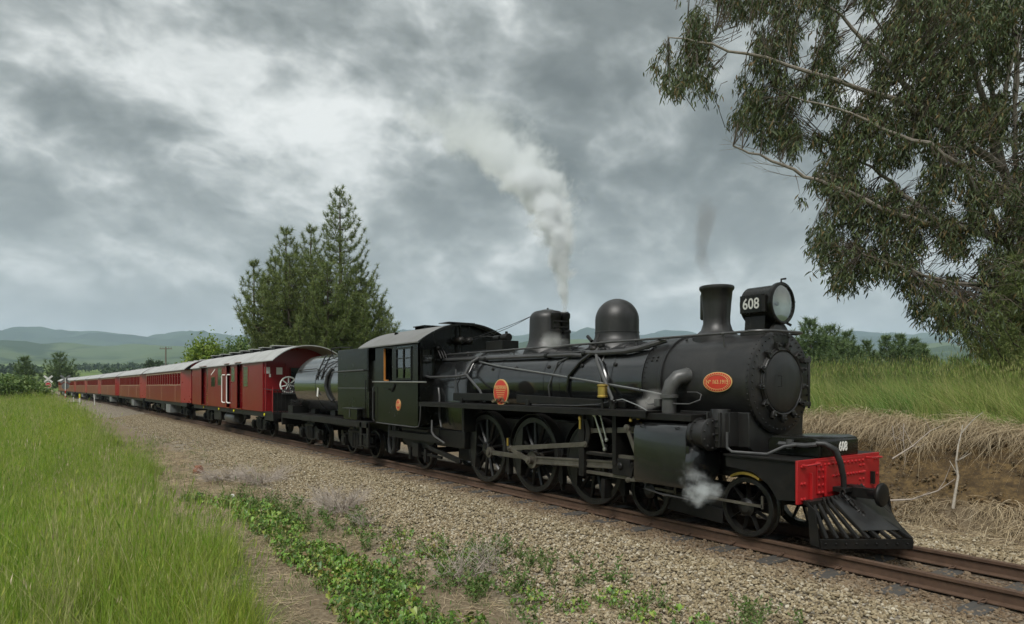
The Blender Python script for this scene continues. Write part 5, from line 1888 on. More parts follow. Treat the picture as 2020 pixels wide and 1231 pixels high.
for x, d in ((0, -1), (-CL_, 1)):
    ew = endwall(Cc, x, d, 'end_red', VY - TY)
    if d < 0:
        b = MB()
        b.box(.0, .42, y_(-.55), y_(.55), 1.0, 2.75)
        gw = part('gangway', b, 'rubber', Cc, bevel=.03)
        b = MB()
        for k in range(4):
            b.box(.05 + .1 * k, .08 + .1 * k, y_(-.59), y_(.59), .98, 2.79)
        part('gangway_folds', b, 'rubber', gw, kind='stuff')
        b = MB()
        b.box(.001, .012, y_(-.92), y_(-.70), 2.50, 2.72)
        part('notice', b, 'white_paint', ew)
        for y in (-.90, -.68):
            b = MB()
            b.tube([(.0, y_(y), 2.32), (.06, y_(y), 2.32), (.06, y_(y), 1.35), (0, y_(y), 1.35)], .016, 6)
            part('grab_rail', b, 'white_paint', ew)
        b = MB()
        b.box(-.05, .34, y_(-1.1), y_(1.1), 2.83, 2.90)
        part('end_canopy', b, 'frame_black', Cc)
b = MB()
roofprism(b, -CL_ - .05, .06)
rf = part('roof', b, 'roof_grey', Cc, smooth=30)
for k in range(9):
    x = -1.2 - k * 1.8
    b = MB()
    b.box(x - .16, x + .16, y_(-.3), y_(.12), 3.34, 3.45)
    part('roof_vent', b, 'roof_grey', rf, bevel=.02)
b = MB()
for s in (-1, 1):
    b.box(-CL_, 0, *sorted((y_(s * 1.08), y_(s * 1.2))), .80, 1.0)
b.box(-CL_, 0, y_(-.2), y_(.2), .75, .99)
b.box(-CL_, 0, y_(-1.2), y_(1.2), .985, 1.005)
b.bar((-CL_ + 4, y_(-1.0), .86), (-CL_ + 6.5, y_(-1.0), .42), .03, .03)
b.bar((-CL_ + 6.5, y_(-1.0), .42), (-6.5, y_(-1.0), .42), .03, .03)
b.bar((-6.5, y_(-1.0), .42), (-4, y_(-1.0), .86), .03, .03)
part('underframe', b, 'frame_black', Cc)
b = MB()
b.box(-6.9, -5.3, y_(-1.22), y_(-.6), .30, .80)
bx = part('battery_box', b, 'box_grey', Cc, bevel=.02)
b = MB()
b.box(-10.4, -8.8, y_(-1.0), y_(-.5), .42, .80)
b.cyl((-12.6, y_(-.8), .58), (-11.2, y_(-.8), .58), .18, n=14)
part('equipment', b, 'frame_black', Cc, kind='stuff')
bogie(Cc, -2.55, 1.8)
bogie(Cc, -CL_ + 2.55, 1.8)
nth = ['first', 'second', 'third', 'fourth', 'fifth', 'sixth', 'seventh']
def place_car(o, k):
    x = -41.0 - 17.72 * k
    ya, yb = float(yc(x - 2.5)), float(yc(x - CL_ + 2.5))
    ang = math.atan2(ya - yb, CL_ - 5)
    o.location = (x, ya + 2.5 * math.sin(ang), 0)
    o.rotation_euler = (0, 0, ang)
    last = ', last in the train' if k == 6 else ''
    o['label'] = '%s red passenger carriage behind the luggage van%s' % (nth[k], last)
cars = [Cc] + [copy_tree(Cc) for _ in range(6)]
for k, o in enumerate(cars):
    place_car(o, k)
# ------------------------------------------------------------------ foliage materials
leafmat('gum_leaf', [(0.055, 0.078, 0.033), (0.082, 0.106, 0.044), (0.046, 0.065, 0.033), (0.115, 0.135, 0.054), (0.068, 0.087, 0.039), (0.162, 0.112, 0.048), (0.061, 0.083, 0.037), (0.095, 0.122, 0.052)], .5, .2, .22)
leafmat('pine_needle', [(0.102, 0.138, 0.050), (0.144, 0.190, 0.066), (0.192, 0.234, 0.080), (0.122, 0.160, 0.059), (0.246, 0.279, 0.099)], .6, .2, .15)
leafmat('pine_needle_far', [(0.075, 0.117, 0.048), (0.105, 0.157, 0.061), (0.135, 0.183, 0.074), (0.091, 0.131, 0.057)], .6, .1, .15)
leafmat('broom_leaf', [(0.187, 0.264, 0.033), (0.132, 0.220, 0.033), (0.242, 0.297, 0.044), (0.099, 0.165, 0.033), (0.165, 0.231, 0.033)], .5, .25)
leafmat('shrub_leaf', [(0.095, 0.162, 0.041), (0.135, 0.203, 0.054), (0.176, 0.230, 0.074), (0.068, 0.121, 0.034)], .5, .25)
leafmat('hedge_leaf', [(0.042, 0.072, 0.030), (0.060, 0.096, 0.036), (0.034, 0.060, 0.024)], .6, .1)
leafmat('field_grass', [(0.163, 0.270, 0.030), (0.225, 0.330, 0.042), (0.288, 0.370, 0.060), (0.181, 0.290, 0.034), (0.362, 0.390, 0.095), (0.125, 0.215, 0.026), (0.200, 0.310, 0.040)], .6, .4, .2)
leafmat('seed_grass', [(.36, .36, .14), (.30, .33, .11), (.42, .39, .19), (.25, .31, .08)], .6, .35, .2)
leafmat('bank_grass', [(0.151, 0.260, 0.056), (0.212, 0.324, 0.071), (0.128, 0.217, 0.049), (0.273, 0.360, 0.102), (0.350, 0.360, 0.145)], .6, .35, .2)
leafmat('dry_grass', [(0.420, 0.336, 0.210), (0.532, 0.434, 0.280), (0.336, 0.266, 0.168), (0.280, 0.217, 0.140), (0.616, 0.518, 0.364)], .75, .2)
leafmat('straw', [(0.429, 0.338, 0.208), (0.338, 0.260, 0.156), (0.546, 0.455, 0.312), (0.234, 0.182, 0.117)], .8, .1)
leafmat('vine_leaf', [(0.122, 0.245, 0.033), (0.089, 0.186, 0.030), (0.180, 0.312, 0.047), (0.065, 0.141, 0.030), (0.146, 0.267, 0.039), (0.245, 0.327, 0.067), (.24, .26, .06), (.16, .11, .05), (.06, .13, .03)], .4, .25, .4)
leafmat('weed_leaf', [(0.091, 0.169, 0.039), (0.130, 0.215, 0.052), (0.072, 0.130, 0.036), (0.169, 0.227, 0.078), (0.208, 0.195, 0.091)], .5, .25)
leafmat('orange_dodder', [(.42, .22, .10), (.36, .19, .09), (.48, .30, .16)], .8, .1)

def patchy(name, scale, lo, hi):
    """mixed species: the sward drifts between two tints over a metre or two"""
    t = MAT[name].node_tree
    P = nd(t, 'ShaderNodeNewGeometry').outputs['Position']
    f = ramp(t, noise(t, P, scale, 3, .6).outputs[0], [(.36, 0), (.64, 1)])
    bs = t.nodes['Principled BSDF'].inputs['Base Color']
    src = [l.from_socket for l in t.links if l.to_socket == bs][0]
    tgt = [l.to_socket for l in t.links if l.from_socket == src]
    m = mixc(t, 1.0, src, mixc(t, f, lo, hi), 'MULTIPLY')
    for k in tgt:
        t.links.new(m, k)
patchy('field_grass', .55, (.80, .92, .85), (1.35, 1.18, 1.2))
patchy('bank_grass', .7, (.75, .9, .85), (1.25, 1.08, 1.1))
patchy('vine_leaf', 1.2, (.9, .95, .9), (1.4, 1.3, 1.3))

def unit(n, r=rng):
    v = r.normal(size=(n, 3))
    return v / np.linalg.norm(v, axis=1)[:, None]

def blades(base, tip_dir, length, width, bend, seg=3, droop=None):
    """ribbon blades. base (n,3), tip_dir (n,3) unit, bend (n,3) added quadratically"""
    n = len(base)
    side = np.cross(tip_dir, np.array([0, 0, 1.]) + rng.normal(0, .6, (n, 3)))
    side /= np.linalg.norm(side, axis=1)[:, None] + 1e-9
    L_ = []
    for k in range(seg + 1):
        t = k / seg
        c = base + tip_dir * (length * t)[:, None] + bend * (length * t * t)[:, None]
        w = (width * (1 - t ** 1.6) * .5 + .0004)[:, None]
        L_ += [c - side * w, c + side * w]
    V = np.stack(L_, 1)                                     # n, 2(seg+1), 3
    o = (np.arange(n) * 2 * (seg + 1))[:, None]
    F = np.concatenate([o + np.array([[2 * k, 2 * k + 1, 2 * k + 3, 2 * k + 2]]) for k in range(seg)], 0)
    return V.reshape(-1, 3), F

def leaves(pos, axis_, length, width, curl=.15):
    """lance-shaped leaves with a folded midrib: 6 points, 4 quads-as-2"""
    n = len(pos)
    s = np.cross(axis_, unit(n))
    s /= np.linalg.norm(s, axis=1)[:, None] + 1e-9
    u = np.cross(s, axis_)
    l, w = length[:, None], width[:, None]
    p0 = pos
    p1 = pos + axis_ * l * .42 + s * w * .5 + u * l * curl * .5
    p2 = pos + axis_ * l + u * l * curl * .0
    p3 = pos + axis_ * l * .42 - s * w * .5 + u * l * curl * .5
    V = np.stack([p0, p1, p2, p3], 1).reshape(-1, 3)
    F = (np.arange(n) * 4)[:, None] + np.array([[0, 1, 2, 3]])
    return V, F

def join(parts):
    V, F, o = [], [], 0
    for v, f in parts:
        V.append(v)
        F.append(f + o)
        o += len(v)
    return np.concatenate(V), np.concatenate(F)

# ------------------------------------------------------------------ trackside grass
def clump(n, rad, h0, h1, w, lean, mat_, bendx=.25, seed_heads=0, seg=3):
    a, q = rng.uniform(0, 6.28, n), rad * np.sqrt(rng.uniform(0, 1, n))
    base = np.column_stack([q * np.cos(a), q * np.sin(a), np.full(n, -.03)])
    d = np.column_stack([rng.normal(0, lean, n), rng.normal(0, lean, n), np.ones(n)])
    d /= np.linalg.norm(d, axis=1)[:, None]
    bend = np.column_stack([rng.normal(bendx, .25, n), rng.normal(0, .25, n), -np.abs(rng.normal(.18, .12, n))])
    parts_ = [blades(base, d, rng.uniform(h0, h1, n), rng.uniform(.6, 1.2, n) * w, bend, seg)]
    if seed_heads:
        k = seed_heads
        i = rng.integers(0, n, k)
        b2 = base[i]
        d2 = np.column_stack([rng.normal(0, lean * .6, k), rng.normal(0, lean * .6, k), np.ones(k)])
        d2 /= np.linalg.norm(d2, axis=1)[:, None]
        hh = rng.uniform(h1 * .95, h1 * 1.35, k)
        parts_.append(blades(b2, d2, hh, np.full(k, w * .35), np.column_stack([np.full(k, bendx * .4), np.zeros(k), np.zeros(k)]), 2))
        tip = b2 + d2 * (hh * .85)[:, None]
        parts_.append(leaves(tip, d2, np.full(k, .10), np.full(k, .012)))
    v, f = join(parts_)
    return np_mesh('tuft', v, f, mat_)

def region(x0, x1, v0f, v1f, dens, keep=None):
    n = int((x1 - x0) * 30 * dens)
    x = rng.uniform(x0, x1, n)
    v = rng.uniform(-12, 18, n)
    ok = (v > v0f(x)) & (v < v1f(x))
    if keep is not None:
        ok &= rng.uniform(size=n) < keep(x, v)
    x, v = x[ok], v[ok]
    y = v + yc(x) - YC
    return np.column_stack([x, y, height(x, y)])

gedge = lambda x: 2.05 + .55 * np.sin(x * .55 + .4) + .35 * np.sin(x * 1.7) + np.interp(x, [-60, -30, -15, -12, -8], [.5, 0, .1, -.35, -.6])
left_ = lambda x: -.6 + .045 * x
pa = region(-24, -3.4, left_, gedge, 46)
pb = region(-62, -24, lambda x: left_(x) - .5, gedge, 17)
pc = region(-106, -62, lambda x: left_(x) - 1, lambda x: gedge(x) + .3, 7)
P_ = np.concatenate([pa, pb, pc])
sc = np.concatenate([np.full(len(pa), 1.), np.full(len(pb), 1.25), np.full(len(pc), 1.5)]) * rng.uniform(.7, 1.2, len(P_))
sc *= .40 + 1.1 * fbm(P_[:, 0], P_[:, 1], .55, 21)
e = gedge(P_[:, 0]) - (P_[:, 1] - yc(P_[:, 0]) + YC)
sc *= np.clip(.82 + e * .4, .78, 1.08)
n = len(P_)
protos = [clump(30, .15, .22, .78, .0085, .26, 'field_grass', -.1, 5) for _ in range(6)] + [clump(18, .12, .45, .95, .006, .16, 'seed_grass', -.2, 9) for _ in range(1)]
scatter('tall_grass', P_, np.column_stack([rng.normal(0, .06, n), rng.normal(0, .06, n), rng.uniform(-.7, .7, n)]), sc, protos, 'tall green meadow grass at the left of the track')

pk = np.concatenate([region(-26, -4, left_, gedge, 3.0, lambda x, v: np.clip((fbm(x, v, .6, 25) - .42) * 5, 0, 1)), region(-60, -26, left_, gedge, 1.0)])
n = len(pk)
scatter('dry_stalks', pk, np.column_stack([rng.normal(0, .12, n), rng.normal(0, .12, n), rng.uniform(0, 6.28, n)]), rng.uniform(.6, 1.15, n),
        [clump(6, .08, .5, 1.0, .005, .18, 'dry_grass', .1, 6) for _ in range(4)], 'dry pale seed stalks standing in the meadow grass')
# shorter rough grass and weeds between the meadow and the ballast
wedge = lambda x: 4.55 + .5 * np.sin(x * .9) + .3 * np.sin(x * 2.3 + 1)
pw = region(-34, -3.5, lambda x: gedge(x) - .2, wedge, 30, lambda x, v: np.clip((fbm(x, v, .8, 31) - .42) * 5, 0.03, .8))
n = len(pw)
protos = [clump(16, .10, .06, .24, .006, .5, 'weed_leaf', 0, 1, 2) for _ in range(4)] + [clump(14, .12, .06, .22, .004, .7, 'straw', 0, 0, 2) for _ in range(3)]
scatter('rough_grass', pw, np.column_stack([np.zeros(n), np.zeros(n), rng.uniform(0, 6.28, n)]), rng.uniform(.7, 1.4, n), protos, 'short rough grass and weeds beside the ballast')

# flattened straw
def straw_mat(n, rad):
    a, q = rng.uniform(0, 6.28, n), rad * np.sqrt(rng.uniform(0, 1, n))
    base = np.column_stack([q * np.cos(a), q * np.sin(a), rng.uniform(0, .03, n)])
    b_ = rng.uniform(0, 6.28, n)
    d = np.column_stack([np.cos(b_), np.sin(b_), rng.normal(.06, .1, n)])
    d /= np.linalg.norm(d, axis=1)[:, None]
    v, f = blades(base, d, rng.uniform(.08, .3, n), np.full(n, .004), rng.normal(0, .15, (n, 3)) * np.array([1, 1, .2]), 2)
    return np_mesh('straw', v, f, 'straw')
ps = region(-30, -3.5, lambda x: gedge(x) - .1, lambda x: wedge(x) + .1, 26, lambda x, v: np.clip((fbm(x, v, .7, 41) - .35) * 4, .05, 1))
ps2 = region(-9.5, 3, lambda x: 0 * x + 11.2, lambda x: 0 * x + 12.4, 24)
ps = np.concatenate([ps, ps2])
n = len(ps)
scatter('straw_litter', ps, np.column_stack([np.zeros(n), np.zeros(n), rng.uniform(0, 6.28, n)]), rng.uniform(.7, 1.3, n), [straw_mat(26, .16) for _ in range(5)], 'flattened dry straw on bare soil')

# leafy weeds on thin stems
def weed(h, nst):
    parts_ = []
    st = MB()
    for i in range(nst):
        a = random.uniform(0, 6.28)
        top = Vector((math.cos(a) * random.uniform(.05, .2), math.sin(a) * random.uniform(.05, .2), h * random.uniform(.5, 1)))
        P0 = [tuple(top * t + Vector((0, 0, .04 * math.sin(t * 3)))) for t in (0, .35, .7, 1)]
        m = 14
        t = rng.uniform(.15, 1, m)
        pos = np.outer(t, np.array(top))
        ax = unit(m) + np.array([0, 0, .3])
        ax /= np.linalg.norm(ax, axis=1)[:, None]
        parts_.append(leaves(pos, ax, rng.uniform(.03, .065, m), rng.uniform(.014, .028, m)))
        parts_.append(blades(np.zeros((1, 3)), np.array([tuple(top.normalized())]), np.array([top.length]), np.array([.006]), np.zeros((1, 3)), 2))
    v, f = join(parts_)
    return np_mesh('weed', v, f, 'weed_leaf')
# creeping vine along the verge
def vine_leaf(size):
    pts = [(0, 0), (.36, -.16), (.55, .12), (.42, .5), (0, 1.0), (-.42, .5), (-.55, .12), (-.36, -.16)]
    v = [(x * size, y * size, (abs(x) * .35 - y * y * .28) * size) for x, y in pts] + [(0, .42 * size, -.07 * size)]
    return np.array(v), np.array([[i, (i + 1) % 8, 8] for i in range(8)])
def vine_clump(n, rad, h):
    parts_ = []
    for i in range(n):
        s = random.choice((.022, .03, .04, .05, .062)) * random.uniform(.8, 1.2)
        v, f = vine_leaf(s)
        a = random.uniform(0, 6.28)
        q = rad * math.sqrt(random.random())
        z = random.random() ** .7 * h * (1 - .5 * (q / rad) ** 2)
        M = Matrix.Rotation(random.uniform(0, 6.28), 3, 'Z') @ Matrix.Rotation(random.gauss(-.45, .4), 3, 'X') @ Matrix.Rotation(random.gauss(0, .35), 3, 'Y')
        parts_.append((v @ np.array(M).T + np.array([q * math.cos(a), q * math.sin(a), z]), f))
    v, f = join(parts_)
    return np_mesh('vine', v, f, 'vine_leaf', True)
vx = np.array([-16.6, -15.6, -14, -12.2, -10.5, -8.9, -7, -5.9, -4.6])
vc = np.array([2.9, 3.0, 3.55, 3.55, 3.35, 3.42, 3.30, 3.45, 3.5])
vw = np.array([.12, .35, .50, .42, .42, .50, .62, .85, .95])
pv = region(-16.6, -4.4, lambda x: np.interp(x, vx, vc - vw), lambda x: np.interp(x, vx, vc + vw), 60, lambda x, v: np.clip((fbm(x, v, 1.3, 51) - .30 - .28 * (np.abs(v - np.interp(x, vx, vc)) / np.interp(x, vx, vw)) ** 2) * 6, .02, 1))
pv2 = region(-10.8, -3.9, lambda x: np.interp(x, [-10.8, -9, -6, -3.9], [4.3, 4.2, 4.4, 4.7]), lambda x: np.interp(x, [-10.8, -9.5, -7, -5, -3.9], [4.75, 5.05, 5.2, 5.5, 5.7]), 26, lambda x, v: np.clip((fbm(x, v, 1.0, 61) - .44) * 7, 0, 1))
pv = np.concatenate([pv, pv2])
n = len(pv)
hsc = .6 + .8 * fbm(pv[:, 0], pv[:, 1], 1.1, 71)
scl_ = np.column_stack([np.full(n, 1.), np.full(n, 1.), hsc * 1.25]) * np.where(np.arange(n) < n - len(pv2), 1., .7)[:, None]
scatter('vine_groundcover', pv, np.column_stack([rng.normal(0, .12, n), rng.normal(0, .12, n), rng.uniform(0, 6.28, n)]), scl_, [vine_clump(30, .17, .16) for _ in range(6)] + [clump(12, .10, .1, .3, .005, .5, 'weed_leaf', 0, 1, 2), weed(.26, 4)], 'bright green broad-leaved vine creeping along the verge')

pd = region(-17, -3.6, lambda x: np.interp(x, [-17, -10, -3.6], [3.4, 3.9, 4.0]), lambda x: np.interp(x, [-17, -11, -8, -3.6], [4.3, 4.9, 5.5, 6.1]), 17, lambda x, v: np.clip((fbm(x, v, .9, 81) - .38) * 5, 0, 1))
n = len(pd)
scatter('leafy_weeds', pd, np.column_stack([rng.normal(0, .1, n), rng.normal(0, .1, n), rng.uniform(0, 6.28, n)]), rng.uniform(.6, 1.3, n), [weed(.3, 5) for _ in range(5)], 'loose green weeds along the edge of the ballast')

# dead twiggy shrubs standing in the verge (countable)
def twigs(seed, h, spread, n1=16, n2=5, r=.007):
    rr = random.Random(seed)
    b = MB()
    for i in range(n1):
        a = rr.uniform(0, 6.28)
        d = Vector((math.cos(a) * spread, math.sin(a) * spread, rr.uniform(.35, 1.0) * h))
        p0 = Vector((rr.gauss(0, .05), rr.gauss(0, .05), -.03))
        pts = [p0 + d * t + Vector((rr.gauss(0, .02), rr.gauss(0, .02), .12 * h * math.sin(t * 3))) for t in (0, .3, .6, 1)]
        b.tube(pts, [r, r * .8, r * .6, r * .25], 4)
        for k in range(n2):
            t = rr.uniform(.3, 1)
            q = pts[0].lerp(pts[-1], t)
            e = d * rr.uniform(.25, .5) + Vector((rr.gauss(0, .12), rr.gauss(0, .12), rr.gauss(.05, .08)))
            m_ = q + e * .5 + Vector((rr.gauss(0, .02), rr.gauss(0, .02), rr.gauss(0, .02)))
            b.tube([q, m_, q + e], [r * .55, r * .4, r * .18], 3)
            for _ in range(2):
                f = m_ + e * rr.uniform(.1, .4) + Vector((rr.gauss(0, .07), rr.gauss(0, .07), rr.gauss(.02, .06)))
                b.tube([m_, f], [r * .35, r * .15], 3)
    return b
for k, (px, py, h, sp, lab) in enumerate([
        (672, 1015, .42, .42, 'dead grey twiggy shrub on the ballast edge above the vine'),
        (520, 955, .30, .55, 'low dead brushwood spreading by the ballast below the van'),
        (440, 945, .28, .5, 'small dead brushwood beside the rusty brown clod'),
        (720, 1040, .30, .25, 'short dark dead twig clump right of the grey shrub'),
        (905, 1150, .45, .30, 'bare branching stalks at the bottom among green weeds'),
        (965, 1140, .55, .16, 'tall thin pale stalk standing in the bottom weeds')]):
    w = W(px, py, 10)
    # find the ground point along this sight line
    v = (w - Vector((0, 0, CAM_H)))
    t = (CAM_H + .48) / -v.z
    p = Vector((v.x * t, v.y * t, 0))
    p.z = float(height(p.x, p.y))
    b = twigs(100 + k, h, sp, 44 if k < 3 else 12, 7 if k < 3 else 4, .0065)
    o = link('dead_shrub', b.mesh('dead_shrub', 'dead_twig', smooth=0), None, p)
    tag(o, lab, 'dead shrub', 'dead shrubs along the verge')
# bundle of orange dry stems, rusty clod, white litter
def ground_at(px, py, zz=-.5):
    v = (W(px, py, 10) - Vector((0, 0, CAM_H)))
    t = (CAM_H - zz) / -v.z
    p = Vector((v.x * t, v.y * t, 0))
    p.z = float(height(p.x, p.y))
    return p
p = ground_at(625, 1112)
nb_ = 260
a = rng.uniform(0, 6.28, nb_)
base = np.column_stack([rng.normal(0, .09, nb_), rng.normal(0, .07, nb_), rng.uniform(0, .07, nb_)])
d = np.column_stack([np.cos(a), np.sin(a), rng.uniform(-.1, .6, nb_)])
d /= np.linalg.norm(d, axis=1)[:, None]
v, f = blades(base, d, rng.uniform(.06, .16, nb_), np.full(nb_, .005), rng.normal(0, .2, (nb_, 3)) + np.array([0, 0, -.4]), 2)
o = link('dry_stem_heap', np_mesh('dry_stem_heap', v, f, 'orange_dodder'), None, p)
tag(o, 'small heap of orange dried stems beside the vine', 'plant debris')
def lump(name, p, size, m, label, cat, sq=(1, 1, .6), seed=1):
    r = np.random.default_rng(seed)
    bm = bmesh.new()
    bmesh.ops.create_icosphere(bm, subdivisions=3, radius=1)
    for v in bm.verts:
        k = 1 + .25 * (vnoise(v.co.x * 2 + 5, v.co.y * 2 + v.co.z * 3, 1.2, seed) - .5) * 2
        v.co = Vector((v.co.x * sq[0], v.co.y * sq[1], v.co.z * sq[2])) * float(k) * size
    me = bpy.data.meshes.new(name)
    bm.to_mesh(me)
    bm.free()
    me.materials.append(MAT[m])
    tag(link(name, me, None, p + Vector((0, 0, size * sq[2] * .4))), label, cat)
mat('rust_clod', (.16, .06, .03), (.24, .10, .055), .9, scale=9, bump=.02, bscale=14)
lump('rusty_clod', ground_at(392, 935), .17, 'rust_clod', 'reddish brown lump lying at the ballast edge', 'clod', (.9, .8, 1.1), 5)
mat('litter_white', (.62, .62, .6), (.45, .45, .43), .7, scale=9)
lump('white_litter', ground_at(459, 977), .06, 'litter_white', 'small white scrap of litter beside the vine', 'litter', (1.2, .7, .7), 3)

# ------------------------------------------------------------------ the far bank
bk0 = region(-12, 6, lambda x: 13.05 + 0 * x, lambda x: 17.5 + 0 * x, 30)
bk1 = region(-34, -12, lambda x: 13.05 + 0 * x, lambda x: 18 + 0 * x, 8)
bk = np.concatenate([bk0, bk1])
n = len(bk)
wind = np.column_stack([np.full(n, 0.), rng.normal(0, .06, n), rng.normal(2.6, .4, n)])
protos = [clump(30, .16, .35, .95, .010, .2, 'bank_grass', .55, 5) for _ in range(6)] + [clump(16, .14, .6, 1.05, .007, .15, 'seed_grass', .6, 10) for _ in range(2)]
hs = (.65 + .5 * fbm(bk[:, 0], bk[:, 1], .7, 91)) * np.interp(bk[:, 1], [13, 13.6, 15], [.65, .9, 1.05])
scatter('bank_grass', bk, np.column_stack([rng.normal(0, .06, n), rng.normal(0, .06, n), rng.normal(PI, .5, n)]), hs, protos, 'tall windblown green grass on top of the far bank')
# dead grass curtain hanging over the clay face
def thatch(n):
    base = np.column_stack([rng.uniform(-.22, .22, n), rng.normal(0, .08, n), rng.normal(0, .05, n)])
    d = np.column_stack([rng.normal(0, .55, n), -rng.uniform(.3, 1, n), rng.normal(.15, .3, n)])
    d /= np.linalg.norm(d, axis=1)[:, None]
    bend = np.column_stack([rng.normal(0, .3, n), rng.normal(-.1, .15, n), -rng.uniform(.45, 1.1, n)])
    v, f = blades(base, d, rng.uniform(.12, .55, n), np.full(n, .0055), bend, 4)
    return np_mesh('thatch', v, f, 'dry_grass')
x = rng.uniform(-12, 5, 430)
v_ = np.clip(rng.normal(13.08, .12, 430), 12.85, 13.5)
tp = np.column_stack([x, v_, height(x, v_) + .05])
x2 = rng.uniform(-12, 5, 130)
v2 = rng.uniform(12.0, 12.4, 130)
k2 = fbm(x2, v2, .8, 93) > .48
tp2 = np.column_stack([x2, v2, height(x2, v2) + .08])[k2]
tp = np.concatenate([tp, tp2])
n = len(tp)
scatter('dead_grass_thatch', tp, np.column_stack([rng.normal(0, .15, n), rng.normal(0, .15, n), rng.normal(0, .5, n)]), rng.uniform(.6, 1.25, n), [thatch(64) for _ in range(6)], 'pale dead grass hanging over the edge of the clay bank')
# clods and stones crumbling out of the clay
leafmat('clay_clod', [(.10, .07, .036), (.15, .10, .05), (.07, .05, .03), (.18, .135, .08), (.12, .095, .06)], .95, 0, .1)
cl_ = [stone_cluster(12, .16, .024) for _ in range(4)]
for c_ in cl_:
    c_.materials[0] = MAT['clay_clod']
x = rng.uniform(-12, 5, 900)
v_ = np.where(rng.uniform(size=900) < .6, rng.uniform(12.25, 12.95, 900), rng.uniform(11.9, 12.4, 900))
n = len(x)
scatter('bank_clods', np.column_stack([x, v_, height(x, v_)]), np.column_stack([rng.normal(.9, .4, n), rng.normal(0, .3, n), rng.uniform(-.6, .6, n)]), rng.uniform(.5, 1.3, n), cl_, 'crumbling clods and small stones on the clay face')
# bare stems over the bank
def poly_tree(name, base_pts, r0, m, label, cat, rr, nb=5, group=None):
    p0 = Vector(base_pts[0])
    b = MB()
    k = len(base_pts)
    b.tube([Vector(p) for p in base_pts], [r0 * (1 - .75 * i / (k - 1)) for i in range(k)], 8)
    root = thing(name, tuple(p0), label, cat, group)
    part('stem', b, m, root)
    for i in range(nb):
        j = rr.randint(1, k - 2)
        q = Vector(base_pts[j])
        e = Vector((rr.uniform(-.35, .35), rr.uniform(-.15, .1), rr.uniform(.05, .45)))
        b = MB()
        b.tube([q, q + e * .5 + Vector((rr.gauss(0, .03), 0, rr.gauss(0, .03))), q + e], [r0 * .4, r0 * .3, r0 * .12], 5)
        part('twig', b, m, root)
    return root
poly_tree('bare_sapling', [W(1880, 1003, 10.95), W(1884, 975, 10.93), W(1890, 940, 10.95), W(1886, 910, 10.9), W(1890, 880, 10.9), W(1896, 855, 10.9), W(1899, 838, 10.9)], .024, 'birch_stick', 'white-barked bare stick standing against the clay bank', 'bare stick', random.Random(4), 4)
poly_tree('fallen_branch', [W(1745, 988, 11.2), W(1800, 985, 11.0), W(1850, 968, 10.8), W(1884, 945, 10.7)], .018, 'dead_twig', 'long grey branch fallen at the foot of the bank', 'branch', random.Random(5), 2)
poly_tree('fallen_branch', [W(1760, 905, 11.3), W(1800, 880, 11.3), W(1835, 850, 11.4), W(1862, 838, 11.5)], .012, 'dead_twig', 'thin dry branch slanting up the clay face', 'branch', random.Random(6), 4)
for k, (pp, lab) in enumerate((([(1783, 835), (1782, 870), (1786, 905), (1784, 920)], 'hanging dry root left of the white stick'), ([(1760, 840), (1765, 870), (1772, 890)], 'short dry root above the red buffer beam end'))):
    poly_tree('hanging_root', [W(a_, b_, 11.6) for a_, b_ in pp], .008, 'dead_twig', lab, 'root', random.Random(20 + k), 2)

# ------------------------------------------------------------------ trees
def make_tree(name, loc, label, group=None):
    return thing(name, tuple(loc), label, 'tree', group)

